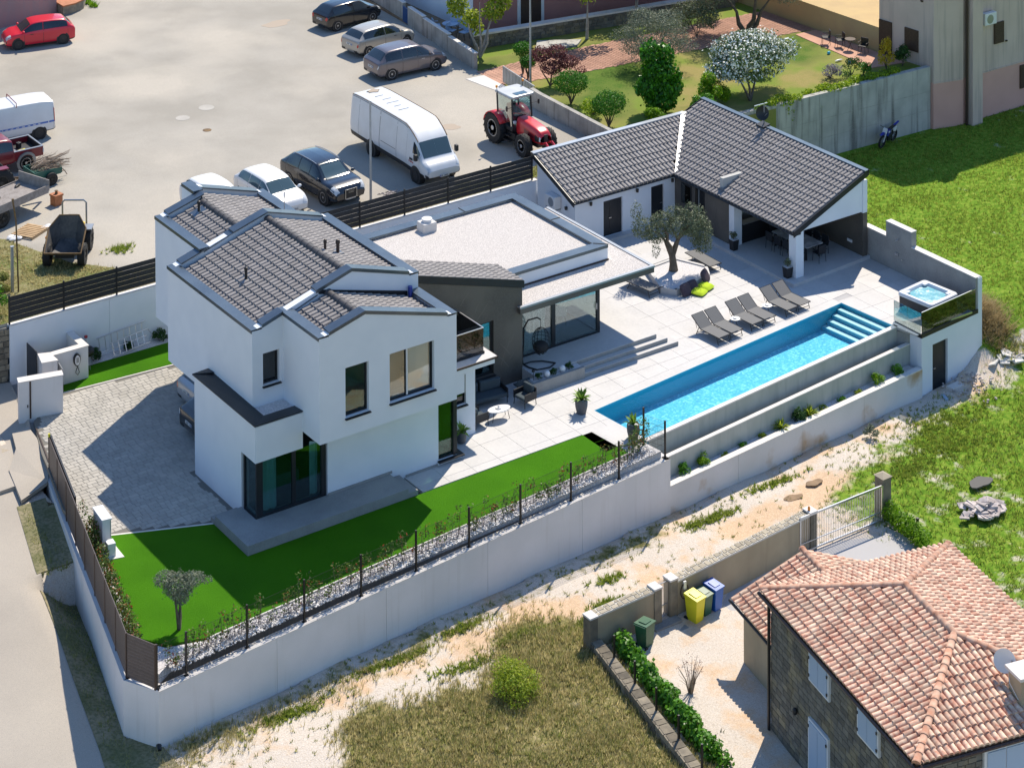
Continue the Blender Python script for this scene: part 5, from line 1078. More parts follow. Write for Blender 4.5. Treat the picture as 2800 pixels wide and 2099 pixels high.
HATCH = [(-2.00, .42, .66, .72, .80, .62), (-1.96, .28, .86, .93, .93, .74), (-1.84, .22, .98, 1.04, .975, .80), (-1.42, .18, .98, 1.41, .99, .68), (-.85, .17, .965, 1.475, 1.0, .72), (-.05, .17, .945, 1.485, 1.0, .735), (.50, .17, .925, 1.42, 1.0, .72), (1.12, .17, .90, .985, .995, .80), (1.52, .19, .85, .93, .97, .80), (1.86, .24, .70, .79, .90, .70), (1.98, .34, .54, .60, .80, .58)]
def stretch(st, kx=1., kz=1., dz_roof=0.): return [(x*kx, zb*kz, zm*kz, zt*kz+(dz_roof if zt-zm > .3 else 0), wb, wt) for (x, zb, zm, zt, wb, wt) in st]
IX = (2, 3, 6, 7)
def beside(p, rz, W, side): return (p[0]-sin(rz)*side*(W/2-.05), p[1]+cos(rz)*side*(W/2-.05))
CG = 'vehicles in the car park'
def put(wheel_pt, rz, W, side, xw):
    """centre of a car whose rear wheel on `side` (1 left, -1 right) touches the ground at wheel_pt"""
    c, s = cos(rz), sin(rz); ly = side*(W/2-.05); return (wheel_pt[0]-(c*xw-s*ly), wheel_pt[1]-(s*xw+c*ly), LOT)
a = rad(6); car('hatchback', 'glossy black hatchback parked nose-in at the concrete wall', 'car', put((11.85, 39.63), a, 1.66, -1, -1.26), a, stretch(HATCH, .97), 1.66, 'paint_black', 2.46, -1.26, idx=IX, tailv=(3.9, 5.0), group=CG)
a = rad(6); car('hatchback', 'beige silver hatchback between the black and the mauve-grey car', 'car', put((11.02, 34.89), a, 1.70, -1, -1.28), a, stretch(HATCH, 1.0), 1.70, 'paint_beige', 2.57, -1.28, idx=IX, tailv=(3.3, 4.1), group=CG)
a = rad(-1.5); car('family_car', 'mauve-grey five-door car with bright wheels at the wall end', 'car', put((10.05, 30.98), a, 1.80, -1, -1.36), a, stretch(HATCH, 1.08, 1.04, .06), 1.80, 'paint_mauve', 2.70, -1.36, r=.325, idx=IX, doors=3, rim='rim_silver', spokes=10, tail='lamp_clear', tailv=(3.7, 4.2), group=CG)
a = rad(168.7); car('hatchback', 'bright red three-door hatchback beside the pink wall', 'car', put((-1.68, 46.60), a, 1.66, 1, -1.22), a, stretch(HATCH, .97), 1.66, 'paint_red', 2.46, -1.22, idx=IX, rim='wheel_dust', group=CG)
SUV = [(-2.30, .50, .80, .88, .82, .66), (-2.26, .36, .98, 1.06, .93, .76), (-2.12, .28, 1.06, 1.14, .97, .80), (-1.55, .24, 1.07, 1.56, .99, .66), (-.9, .23, 1.05, 1.635, 1.0, .70), (-.1, .23, 1.03, 1.64, 1.0, .715), (.50, .23, 1.02, 1.57, 1.0, .70), (1.18, .23, 1.0, 1.10, .995, .82), (1.75, .25, .96, 1.05, .975, .82), (2.16, .32, .82, .92, .91, .74), (2.30, .42, .62, .70, .80, .60)]
a = rad(-86.6); au, lf = car('estate_suv', 'black sports utility car with silver roof rails facing the fence', 'car', put((-1.44, 21.50), a, 1.88, -1, -1.40), a, SUV, 1.88, 'paint_navy', 2.81, -1.40, r=.36, idx=IX, doors=3, rails='steel', zs=.97, group=CG)
B().box(2.225, -.30, .42, 2.33, .30, .80).obj('radiator_grille', 'black_plastic', au, world=False, bevel=.02); B().box(2.331, -.32, .80, 2.338, .32, .825).box(2.331, -.32, .40, 2.338, .32, .42).box(2.331, -.32, .42, 2.338, -.29, .80).box(2.331, .29, .42, 2.338, .32, .80).obj('grille_frame', 'steel', au, world=False)
pieces_ = B()
for k in range(4): pieces_.lathe([(.038, 2.342), (.046, 2.342), (.046, 2.346), (.038, 2.346)], (0, -.105+.07*k, .70), 14, 'x')
em = pieces_.obj('badge', 'steel', au, world=False); em['kind'] = 'stuff'
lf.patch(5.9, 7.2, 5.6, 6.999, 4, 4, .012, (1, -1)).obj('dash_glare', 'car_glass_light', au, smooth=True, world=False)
a = rad(-88); car('hatchback', 'white hatchback parked right behind the villa roof next to the black utility car', 'car', (-3.15, 20.2, LOT), a, stretch(HATCH, 1.02), 1.72, 'paint_white', 2.5, -1.25, idx=IX, doors=3, glass='car_glass_light', group=CG)
a = rad(-89); car('small_van', 'white boxy vehicle half hidden behind the villa gable', 'van', (-5.75, 20.6, LOT), a, stretch(HATCH, 1.0, 1.02, .0), 1.74, 'paint_white', 2.5, -1.25, idx=IX, doors=2, group=CG)
a = rad(1); car('estate_car', 'silver car under the carport, behind the black one', 'car', (-10.85, 9.35, 0), a, stretch(HATCH, 1.06), 1.76, 'paint_silver', 2.6, -1.3, idx=IX, doors=3, tailv=(3.5, 4.4), group='cars under the carport')
a = rad(0); car('estate_suv', 'black car under the carport nearest the terrace', 'car', (-11.75, 7.05, 0), a, stretch(SUV, .98, .98), 1.84, 'paint_black', 2.75, -1.38, r=.35, idx=IX, doors=3, tail='lamp_clear', tailv=(3.9, 4.5), group='cars under the carport')
# ------------------------------------------------------------------ large white panel van
VAN = [(-3.55, .55, 1.35, 2.40, .94, .80), (-3.50, .48, 1.40, 2.56, .985, .84), (-2.6, .45, 1.40, 2.62, 1.0, .85), (0.0, .42, 1.40, 2.62, 1.0, .85), (1.45, .42, 1.38, 2.58, 1.0, .845), (2.05, .40, 1.34, 2.30, 1.0, .83), (2.48, .40, 1.30, 1.98, 1.0, .82), (2.98, .40, 1.14, 1.24, .985, .80), (3.34, .42, .92, 1.03, .93, .78), (3.50, .50, .72, .80, .86, .70)]
a = rad(-91); iv = E('panel_van', 'long white high-roof panel van with grey bumpers and a rusty roof patch', 'van', put((3.63, 22.53), a, 1.98, -1, -1.55), a, CG); lf = Loft(VAN, 1.98, zs=.96); n = len(VAN)-1
b = lf.patch(0, n-.001, 0, 6.999, n*4, 28, 0, (1, -1))
for u in (0, n-.001):
    rim_ = [lf.at(u, 7*k/20*.9999, 1) for k in range(21)]+[lf.at(u, 7*k/20*.9999, -1) for k in range(20, -1, -1)]; b.add(rim_, [tuple(range(len(rim_)))])
b.obj('body', 'paint_white', iv, smooth=38, world=False)
lf.patch(6.06, 6.94, 5.1, 6.999, 6, 8, .008, (1, -1)).obj('windshield', 'car_glass_light', iv, smooth=True, world=False)
for sd in (1, -1):
    lf.patch(5.45, 6.55, 4.08, 4.72, 5, 4, .008, (sd,)).obj('side_window', 'car_glass', iv, smooth=True, world=False)
    sb = B()
    for u in (4.35, 6.7, 2.7, 3.5, 1.9): lf.patch(u-.01, u+.01, 1.8, 4.9, 1, 8, .003, (sd,), sb)
    sb.obj('door_seam', 'metal_grey', iv, world=False)
    sb = B(); lf.patch(1.0, 4.3, 4.93, 4.97, 10, 1, .004, (sd,), sb); sb.obj('roof_seam', 'metal_grey', iv, world=False)
    sb = B(); lf.patch(2.75, 3.45, 3.30, 3.36, 6, 1, .006, (sd,), sb); sb.obj('sliding_rail', 'black_plastic', iv, world=False)
    lf.patch(.05, 7.6, .8, 2.35, 24, 3, .010, (sd,)).obj('side_cladding', 'black_plastic', iv, smooth=True, world=False)
    lf.patch(7.35, 8.55, 4.2, 5.1, 4, 3, .010, (sd,)).obj('headlight', 'lamp_clear', iv, smooth=True, world=False)
    p = lf.at(6.6, 4.1, sd); B().box(p.x-.09, p.y+sd*.10, p.z-.05, p.x+.09, p.y+sd*.26, p.z+.25).obj('mirror', 'black_plastic', iv, world=False, bevel=.03); B().tube([lf.at(4+.4*k, 5.05, sd)+Vector((0, 0, .02)) for k in range(6)]+[lf.at(6.0, 5.05, sd)], .022, 5).obj('drip_rail', 'skip_rust', iv, world=False)
    B().tube([lf.at(.8+.4*k, 5.05, sd)+Vector((0, 0, .02)) for k in range(9)], .018, 5).obj('drip_rail', 'skip_rust', iv, world=False)
    p = lf.at(5.25, 3.4, sd); B().box(p.x-.14, p.y-.01, p.z-.05, p.x+.14, p.y+sd*.02, p.z+.05).obj('door_handle', 'black_plastic', iv, world=False)
    lf.patch(.03, .5, 2.6, 4.2, 2, 4, .010, (sd,)).obj('taillight', 'lamp_red', iv, world=False)
    for xc in (-1.55, 2.53):
        B().lathe([(0, sd*.995), (.44, sd*.995), (.44, sd*.7)], (xc, 0, .36), 22, 'y').obj('wheel_arch', 'black_plastic', iv, world=False); wheel(iv, xc, sd*.91, .345, .20, 'wheel_dust', 6, sd)
lf.patch(7.9, 8.98, .7, 2.7, 5, 4, .02, (1, -1)).obj('bumper', 'black_plastic', iv, smooth=True, world=False)
gs = B()
for v in (3.2, 3.5, 3.8, 4.1): lf.patch(8.55, 8.9, v, v+.14, 2, 1, .012, (1, -1), gs)
gs.obj('grille', 'metal_grey', iv, world=False)
plate(iv, 3.535, 0, .48, 1)
B().prism([(-3.05+.22*cos(t)*(1+.3*sin(3*t)), .05+.30*sin(t)*(1+.25*sin(5*t))) for t in [2*pi*i/18 for i in range(18)]], 2.47, 2.535).obj('roof_patch', 'rust_stain', iv, world=False)
for k in range(5): B().box(-2.3+.55*k, -.3+.1*(k % 2), 2.50, -2.26+.55*k, .15+.1*(k % 3), 2.532).obj('roof_rib', 'metal_grey', iv, world=False)
B().box(1.98, -1.004, .86, 2.02, -.992, .95).box(2.10, -1.004, .87, 2.22, -.992, .93).box(2.26, -1.004, .86, 2.34, -.992, .92).obj('door_lettering', 'print_red', iv, world=False)['kind'] = 'stuff'
# ------------------------------------------------------------------ white van with blue stripe and red pickup at the left edge
LV = [(-2.25, .45, .95, 1.62, .93, .74), (-2.2, .36, 1.0, 1.80, .985, .80), (-1.5, .32, 1.0, 1.88, 1.0, .82), (.4, .30, .98, 1.88, 1.0, .82), (.95, .30, .97, 1.80, 1.0, .80), (1.55, .30, .96, 1.06, 1.0, .82), (2.0, .32, .84, .94, .95, .80), (2.3, .40, .62, .70, .84, .66)]
a = rad(175); e, lf = car('panel_van', 'white van with a blue side stripe and red roof bars', 'van', put((-8.54, 33.86), a, 1.86, 1, -1.45), a, LV, 1.86, 'paint_white', 3.0, -1.45, r=.33, idx=(0, 1, 4, 5), zs=.98, doors=1, rim='wheel_dust', spokes=7, plates=False, group=CG)
for k in [c for c in e.children if c.name.split('.')[0] in ('side_window', 'rear_window')]: bpy.data.objects.remove(k)
lf.patch(3.75, 4.7, 4.1, 4.9, 4, 4, .006, (1,)).obj('side_window', 'car_glass', e, world=False)
for (u0, u1) in ((.55, 1.45), (1.52, 3.55), (3.62, 5.2)):
    lf.patch(u0, u1, 3.30, 3.62, 8, 2, .007, (1,)).obj('stripe', 'print_blue', e, world=False)
mk = B()
for k in range(10): lf.patch(2.0+.14*k, 2.07+.14*k, 3.38, 3.52, 1, 1, .009, (1,), mk)
mk.obj('stripe_lettering', 'paint_white', e, world=False)['kind'] = 'stuff'
lf.patch(.0, .35, 2.2, 6.9, 2, 14, .008, (1,)).obj('rear_edge_tape', 'lamp_red', e, world=False); lf.patch(0, .55, .7, 2.3, 3, 3, .03, (1, -1)).obj('bumper', 'black_plastic', e, world=False)
for xb in (-.35, 1.0):
    B().tube([(xb, .80, 1.75), (xb, .76, 1.95), (xb, -.76, 1.95), (xb, -.80, 1.75)], .022, 6).obj('roof_bar', 'paint_darkred', e, world=False)
pu = E('pickup_truck', 'dark red pickup with a loaded bed and grey wheel flare', 'pickup', (-11.8, 31.35, LOT), rad(180), CG)
b = B(); b.box(-2.45+.5, -.86, .62, -1.9+1.35, .86, .70)
b.prism([(-1.95, .80), (-.55, .80), (-.55, .90), (-1.95, .90)], .55, .99); b.prism([(-1.95, -.90), (-.55, -.90), (-.55, -.80), (-1.95, -.80)], .55, .99); b.prism([(-2.02, -.90), (-1.952, -.90), (-1.952, .90), (-2.02, .90)], .55, 1.0); b.obj('bed', 'paint_darkred', pu, world=False, bevel=.02)
B().box(-1.94, -.79, .705, -.56, .79, .72).box(-1.945, -.795, .72, -1.93, .795, 1.0).box(-.56, -.79, .72, -.545, .79, 1.0).obj('bed_liner', 'black_plastic', pu, world=False)
B().box(-1.96, .79, .992, -.55, .905, 1.01).box(-1.96, -.905, .992, -.55, -.79, 1.01).box(-2.03, -.905, 1.002, -1.955, .905, 1.012).obj('bed_rail', 'metal_grey', pu, world=False)
lfp = Loft([(-.54, .50, .99, 1.02, .98, .9), (-.5, .45, 1.0, 1.55, 1.0, .74), (.5, .42, 1.0, 1.62, 1.0, .76), (1.0, .42, .99, 1.55, 1.0, .74), (1.5, .42, .97, 1.05, 1.0, .84), (2.3, .45, .92, .98, .97, .82), (2.5, .5, .7, .78, .9, .7)], 1.80)
lfp.patch(0, 5.999, 0, 6.999, 22, 24, 0, (1, -1)).obj('cab', 'paint_darkred', pu, smooth=38, world=False)
for sd in (1, -1):
    lfp.patch(.9, 3.6, 4.15, 4.9, 6, 4, .006, (sd,)).obj('side_window', 'car_glass', pu, world=False)
    B().lathe([(.36, sd*.90), (.48, sd*.90), (.48, sd*.96), (.36, sd*.96)], (-1.15, 0, .42), 22, 'y').obj('wheel_flare', 'metal_grey', pu, world=False); wheel(pu, -1.15, sd*.80, .37, .23, 'rim_silver', 6, sd); wheel(pu, 1.75, sd*.80, .37, .23, 'rim_silver', 6, sd)
    B().box(-2.035, sd*.88-.05, .70, -1.99, sd*.88+.03, .92).obj('taillight', 'lamp_red' if sd < 0 else 'lamp_clear', pu, world=False)
cargo = [('water_canister', 'black square canister in the pickup bed', (-11.15+.6, 31.6, LOT+.72), (.2, .2, .26), 'black_plastic'), ('tool_case', 'yellow long tool case in the pickup bed', (-10.75, 30.95, LOT+.72), (.62, .14, .12), 'plastic_yellow'), ('folded_tarp', 'grey crumpled tarp in the pickup bed', (-11.2, 31.0, LOT+.72), (.45, .4, .22), 'fabric_grey'), ('rolled_pipe', 'black rolled hose in the pickup bed', (-11.25, 31.45, LOT+.72), (.5, .3, .22), 'rubber')]
for nm, lb, p, s_, m in cargo:
    o = B(); random.seed(len(nm))
    if nm in ('folded_tarp', 'rolled_pipe'):
        for k in range(4): o.ball((random.uniform(-.3, .3)*s_[0], random.uniform(-.3, .3)*s_[1], s_[2]*.4), (s_[0]*.42, s_[1]*.3, s_[2]*.5), 9, 6)
    else: o.box(-s_[0]/2, -s_[1]/2, 0, s_[0]/2, s_[1]/2, s_[2]).box(-s_[0]*.2, -s_[1]*.1, s_[2], s_[0]*.2, s_[1]*.1, s_[2]+.03)
    tag(o.obj(nm, m, loc=p, rz=.25, bevel=.02 if 'p' not in nm else 0), lb, nm.split('_')[1])
# ------------------------------------------------------------------ trailers, tractor, dumper
def lugs(par, r, w, n, sgn, k=1.0):
    b = B()
    for i in range(n):
        for s_ in (-1, 1):
            a = 2*pi*(i+(.5 if s_ > 0 else 0))/n; da = .55*2*pi/n*2.2
            p = [(r*.985*cos(a), s_*.02, r*.985*sin(a)), (r*.985*cos(a+.10), s_*.02, r*.985*sin(a+.10)), (r*.97*cos(a+da+.08), s_*w*.5, r*.97*sin(a+da+.08)), (r*.97*cos(a+da), s_*w*.5, r*.97*sin(a+da))]
            q = [(x*1.05, y, z*1.05) for x, y, z in p]; b.add(p+q, [(4, 5, 6, 7), (0, 1, 5, 4), (1, 2, 6, 5), (2, 3, 7, 6), (3, 0, 4, 7), (7, 6, 5, 4), (4, 5, 1, 0), (6, 7, 3, 2)])
    o = b.obj('tread_lugs', 'rubber', par, world=False); o['kind'] = 'stuff'
tr = E('tractor', 'red farm tractor with a silver-roofed cab facing the annex', 'tractor', (10.22, 19.5, LOT), rad(-90))
def tw_(x, y, r, w, sgn, rim):
    e = wheel(tr, x, y, r, w, rim, 8, sgn, rimk=.56); lugs(e, r, w, 16, sgn); return e
tw_(-1.05, .72, .74, .44, 1, 'rim_silver'); tw_(-1.05, -.72, .74, .44, -1, 'rim_silver'); tw_(1.32, .72, .54, .36, 1, 'rim_silver'); tw_(1.32, -.72, .54, .36, -1, 'rim_silver')
hd = Loft([(.25, .72, 1.30, 1.52, .95, .72), (.9, .70, 1.26, 1.50, 1.0, .74), (1.7, .72, 1.15, 1.40, 1.0, .74), (2.05, .76, 1.05, 1.27, .92, .66), (2.16, .82, .98, 1.10, .8, .55)], .80)
hd.patch(0, 3.999, 0, 6.999, 18, 26, 0, (1, -1)).obj('bonnet', 'paint_tractor', tr, smooth=38, world=False)
for sd in (1, -1):
    hd.patch(1.0, 2.2, 2.8, 3.7, 5, 3, .006, (sd,)).obj('side_grille', 'paint_darkred', tr, world=False); hd.patch(2.2, 3.2, 2.2, 4.0, 5, 3, .006, (sd,)).obj('side_grille', 'black_plastic', tr, world=False); hd.patch(3.25, 3.95, 2.5, 4.3, 3, 4, .008, (sd,)).obj('headlight', 'lamp_clear', tr, world=False)
    fd = B(); pts = [(-1.05+.80*cos(t), .80*sin(t)+.74) for t in [2.9-.30*k for k in range(9)]]
    fd.v = [(x, sd*y, z) for x, z in pts for y in (.50, .93)]; fd.f = [(2*k, 2*k+1, 2*k+3, 2*k+2) for k in range(8)]; o = fd.obj('mudguard', 'paint_tractor', tr, smooth=60, world=False); sm = o.modifiers.new('s', 'SOLIDIFY'); sm.thickness = .05
B().box(2.10, -.10, .80, 2.175, .10, 1.16).obj('radiator_grille', 'black_plastic', tr, world=False)
B().box(-1.5, -.30, .50, 1.9, .30, .80).box(1.2, -.70, .45, 1.42, .70, .62).box(-1.2, -.68, .62, -.9, .68, .86).box(-.35, -.55, .45, .35, .55, .75).obj('chassis', 'black_plastic', tr, world=False)
cb = B()
cor = [(-.95, .62), (.22, .58), (.22, -.58), (-.95, -.62)]; cot = [(-1.05, .62), (.12, .55), (.12, -.55), (-1.05, -.62)]
for (x, y), (x2, y2) in zip(cor, cot): cb.cyl((x, y, 1.0), (x2, y2, 2.42), .045, n=6)
cb.box(-.98, -.62, .86, .24, .62, 1.02); cb.obj('cab_frame', 'black_plastic', tr, world=False)
gg = 'glass_teal'
for i in range(4):
    (x, y), (x2, y2) = cor[i], cot[i]; (xn, yn), (xn2, yn2) = cor[(i+1) % 4], cot[(i+1) % 4]; B().quad((x, y, 1.03), (xn, yn, 1.03), (xn2, yn2, 2.38), (x2, y2, 2.38)).obj('cab_glass', gg, tr, world=False)
B().box(-.75, -.25, 1.0, -.35, .25, 1.35).box(-.80, -.25, 1.3, -.66, .25, 1.9).obj('seat', 'dark_interior', tr, world=False, bevel=.04)
rfp = rrect(.75, .72, .18); B().prism([(x-.45, y) for x, y in rfp], 2.42, 2.56).obj('cab_roof', 'galvanised', tr, world=False, bevel=.05); B().box(-.15, -.34, 2.557, .20, .34, 2.575).obj('roof_hatch', 'car_glass_light', tr, world=False)
for sd in (1, -1):
    B().cyl((-.85, sd*.72, 2.45), (-.85, sd*.78, 2.75), .014, n=5).obj('beacon_stalk', 'metal_black', tr, world=False); B().lathe([(.05, 0), (.06, .03), (.05, .12), (0, .14)], (-.85, sd*.78, 2.75), 10).obj('beacon', 'lamp_amber', tr, smooth=True, world=False)
    B().tube([(.15, sd*.55, 2.0), (.25, sd*.95, 2.05)], .015, 5).box(.20, sd*.95-.03, 1.92, .28, sd*.95+.03, 2.16).obj('mirror', 'metal_black', tr, world=False); B().box(.22, sd*.5-.07, 1.25, .32, sd*.5+.07, 1.36).obj('work_light', 'lamp_clear', tr, world=False)
    B().box(-.5, sd*.62-.12, .35, .15, sd*.62+.18, .40).box(-.45, sd*.62-.1, .60, .1, sd*.62+.15, .64).obj('step', 'black_plastic', tr, world=False)
B().tube([(2.0, .2, .7), (2.4, .18, .85), (2.75, .2, .62)], .06, 6).tube([(2.0, -.2, .7), (2.4, -.18, .85), (2.75, -.2, .62)], .06, 6).box(2.55, -.4, .55, 2.7, .4, .68).obj('front_linkage', 'paint_tractor', tr, world=False)
dp = E('site_dumper', 'yellow site dumper with an empty tipping skip facing the fence', 'dumper', (-13.0, 20.25, LOT), rad(-125))
for x, y, sgn in ((.85, .74, 1), (.85, -.74, -1), (-.75, .70, 1), (-.75, -.70, -1)):
    e = wheel(dp, x, y, .46, .30, 'wheel_dust', 6, sgn, rimk=.5); lugs(e, .46, .30, 14, sgn)
def skip_ring(x0, x1, w, z0, z1): return [(x0, -w, z0), (x0, w, z0), (x1, w, z1), (x1, -w, z1)]
sk = B(); outr = [(1.45, -.78, .72), (1.45, .78, .72), (.35, .80, 1.35), (-.15, .42, 1.72), (-.15, -.42, 1.72), (.35, -.80, 1.35)]; inn = [(1.05, -.58, .50), (1.05, .58, .50), (.35, .58, .55), (.05, .32, .85), (.05, -.32, .85), (.35, -.58, .55)]
n6 = 6; sk.v = outr+inn; sk.f = [(i, (i+1) % 6, 6+(i+1) % 6, 6+i) for i in range(6)]+[tuple(range(11, 5, -1))]
o = sk.obj('skip', 'skip_steel', dp, world=False); sm = o.modifiers.new('s', 'SOLIDIFY'); sm.thickness = -.05
rb_ = B(); rb_.tube([Vector(p)+Vector((0, 0, .02)) for p in outr]+[Vector(outr[0])+Vector((0, 0, .02))], .04, 6); rb_.obj('skip_rim', 'skip_rust', dp, world=False)
B().box(-1.35, -.45, .45, -.35, .45, 1.0).obj('engine_cover', 'paint_yellow', dp, world=False, bevel=.05); B().box(-.4, -.4, .35, 1.0, .4, .5).obj('chassis', 'black_plastic', dp, world=False)
B().box(-.95, -.22, 1.0, -.6, .22, 1.12).box(-1.02, -.22, 1.1, -.92, .22, 1.45).obj('seat', 'metal_black', dp, world=False, bevel=.03)
B().tube([(-1.25, .52, .7), (-1.25, .52, 1.85), (-1.2, .42, 1.98), (-1.2, -.42, 1.98), (-1.25, -.52, 1.85), (-1.25, -.52, .7)], .04, 8).obj('roll_bar', 'metal_grey', dp, smooth=True, world=False)
for sd in (1, -1): B().box(-1.05, sd*.70-.18, .95, -.45, sd*.70+.18, 1.0).obj('mudguard', 'metal_grey', dp, world=False)
B().cyl((.3, -.85, .95), (.3, -.95, .95), .06, n=8).obj('lamp', 'lamp_amber', dp, world=False)
ft = E('flatbed_trailer', 'weathered grey wooden flatbed trailer cut by the left edge', 'trailer', (-13.6, 25.94, LOT), rad(20))
B().box(-2.6, -.95, .78, 1.75, .95, .84).obj('bed', 'wood_old', ft, world=False); B().box(-2.6, -.99, .72, 1.76, -.952, 1.08).box(-2.6, .952, .72, 1.76, .99, .90).obj('side_board', 'wood_old', ft, world=False); B().box(1.765, -.99, .80, 1.81, .99, 1.30).obj('head_board', 'wood_old', ft, world=False)
B().box(-2.6, -.5, .60, 1.7, -.4, .72).box(-2.6, .4, .60, 1.7, .5, .72).obox((1.8, .35), (2.6, 0), .1, .6, .7).obox((1.8, -.35), (2.6, 0), .1, .6, .7).obj('chassis', 'skip_rust', ft, world=False)
for xx in (-.9,):
    for sd in (1, -1): wheel(ft, xx, sd*.85, .42, .22, 'wheel_dust', 6, sd)
for p in ((-.3, .1), (1.25, .5)): tag(B().ball((0, 0, .05), (.22, .09, .06), 9, 5).obj('rag', 'metal_black', loc=(-13.6+p[0]*cos(rad(20))-p[1]*sin(rad(20)), 25.94+p[0]*sin(rad(20))+p[1]*cos(rad(20)), LOT+.84), rz=.6), 'dark rag lying on the flatbed, '+('nearer its open end' if p[0] < 0 else 'against its headboard'), 'rag')
ct = E('green_cart', 'small green two-wheeled cart heaped with cut branches', 'cart', (-10.55, 28.75, LOT), rad(3))
B().box(-.66, -.56, .40, .66, .56, .45).box(-.66, -.60, .45, .66, -.56, .72).box(-.66, .56, .45, .66, .60, .72).box(-.70, -.60, .45, -.662, .60, .72).box(.662, -.60, .45, .70, .60, .72).obj('box', 'paint_green', ct, world=False)
for sd in (1, -1): wheel(ct, .1, sd*.70, .30, .14, 'wheel_dust', 6, sd)
B().tube([(.7, .3, .42), (1.1, .1, .3), (1.25, 0, .05)], .02, 5).tube([(.7, -.3, .42), (1.1, -.1, .3)], .02, 5).tube([(-.7, 0, .42), (-1.5, 0, .4)], .03, 5).obj('drawbar', 'skip_rust', ct, world=False)
random.seed(3); bb = B()
for k in range(150):
    p = Vector((random.uniform(-.6, .5), random.uniform(-.45, .45), .55+random.uniform(0, .42))); d = Vector((random.uniform(.3, 1.1), random.uniform(-.3, .3), random.uniform(-.12, .2))); r_ = random.choice([.008, .011, .016, .03])
    bb.tube([p, p+d*.5+Vector((0, random.uniform(-.08, .08), random.uniform(-.03, .06))), p+d], [r_, r_*.85, r_*.4], 4)
tag(bb.obj('cut_branches', 'brush', loc=(-10.55, 28.75, LOT)), 'heap of cut brown branches on the green cart', 'branches', kind='stuff')
ot = E('old_tractor', 'old red tractor partly hidden at the left edge', 'tractor', (-13.4, 28.9, LOT), rad(178))
e = wheel(ot, -.6, .62, .62, .34, 'wheel_dust', 8, 1, rimk=.55); lugs(e, .62, .34, 16, 1); wheel(ot, -.6, -.62, .62, .34, 'wheel_dust', 8, -1); wheel(ot, 1.2, .55, .38, .2, 'wheel_dust', 6, 1); wheel(ot, 1.2, -.55, .38, .2, 'wheel_dust', 6, -1)
B().box(.1, -.25, .6, 1.5, .25, 1.15).obj('bonnet', 'paint_darkred', ot, world=False, bevel=.06); B().box(-1.0, -.25, .45, 1.3, .25, .62).obj('chassis', 'skip_rust', ot, world=False); B().box(-.95, .40, 1.22, -.15, .78, 1.27).obj('mudguard', 'paint_darkred', ot, world=False); B().box(-.95, -.78, 1.22, -.15, -.40, 1.27).obj('mudguard', 'paint_darkred', ot, world=False); B().box(-.6, -.2, .95, -.25, .2, 1.05).obj('seat', 'metal_black', ot, world=False); B().tube([(-1.0, 0, .5), (-1.7, .1, .45)], .05, 6).obj('hitch', 'skip_rust', ot, world=False)
pal = E('wooden_pallet', 'orange-brown wooden pallet lying by the dumper', 'pallet', (-13.4, 23.55, LOT), rad(-58))
for k in range(8): B().box(-.55, -.60+.16*k, .10, .55, -.60+.16*k+.11, .125).obj('board', 'wood_pallet', pal, world=False)
for k in (-.5, 0, .5): B().box(k-.05, -.6, 0, k+.05, .62, .098).obj('bearer', 'wood_pallet', pal, world=False)
for k, (dx, dy) in enumerate(((.75, .1), (-.75, .35))):
    b = B(); random.seed(k)
    for q in range(6): b.ball((random.uniform(-.22, .22), random.uniform(-.2, .2), .06), (random.uniform(.1, .2), random.uniform(.08, .16), .07), 8, 5)
    tag(b.obj('plastic_sheet', 'plastic_white', loc=(-13.4+dx, 23.4+dy-.35*k, LOT)), ('crumpled white plastic sheet right of the pallet', 'crumpled white plastic sheet left of the pallet behind the rusty pole')[k], 'plastic sheet')
bx = E('orange_crate', 'orange-brown box with a dark knob on top beside the flatbed', 'box', (-11.14, 25.84, LOT), .2)
B().box(-.2, -.2, 0, .2, .2, .42).box(-.23, -.23, .42, .23, .23, .50).obj('case', 'wood_orange', bx, world=False); B().lathe([(.08, 0), (.05, .1), (.09, .14), (0, .18)], (0, 0, .5), 8).obj('knob', 'skip_rust', bx, world=False)
tag(B().tube([(-16.16, 18.20, LOT-.1), (-16.22, 18.25, LOT+3.0), (-16.33, 18.3, LOT+3.85)], .035, 8).lathe([(.06, 0), (.05, .06), (0, .08)], (-16.33, 18.3, LOT+3.85), 8).obj('rusty_pole', 'skip_rust'), 'thin rusty pole standing in the dry grass', 'pole')
tag(B().box(-16.42, 18.29, LOT-.1, -16.32, 18.39, LOT+1.9).box(-16.44, 18.27, LOT+1.9, -16.30, 18.41, LOT+1.93).obj('concrete_post', 'galvanised'), 'short grey post left of the rusty pole', 'post')
for k, (x, y, h, lab) in enumerate(((.70, 17.82, 4.6, 'grey lamp post beside the long white van'), (15.46, 25.96, 5.6, 'grey lamp post behind the tractor by the maroon shrub'))):
    lp_ = E('lamp_post', lab, 'lamp post', (x, y, LOT), 0, 'lamp posts'); B().cyl((0, 0, 0), (0, 0, h), .062, .045, n=12).obj('pole', 'galvanised', lp_, smooth=True, world=False); B().lathe([(.12, 0), (.12, .03), (.08, .06)], (0, 0, 0), 12).obj('base', 'galvanised', lp_, world=False); B().lathe([(.05, h-.01), (.05, h+.04), (0, h+.05)], (0, 0, 0), 10).obj('cap', 'galvanised', lp_, world=False)
b = B(); random.seed(11)
for k in range(22): x, y = random.uniform(-.5, .5), random.uniform(-.18, .18); b.prism([(x+random.uniform(-.12, .12), y+random.uniform(-.07, .07)) for _ in range(4)], 0, .02+.03*random.random())
tag(b.obj('paper_litter', 'rubble_white', loc=(1.92, 18.11, LOT+.01)), 'scattered white paper litter near the lamp post', 'litter', kind='stuff')
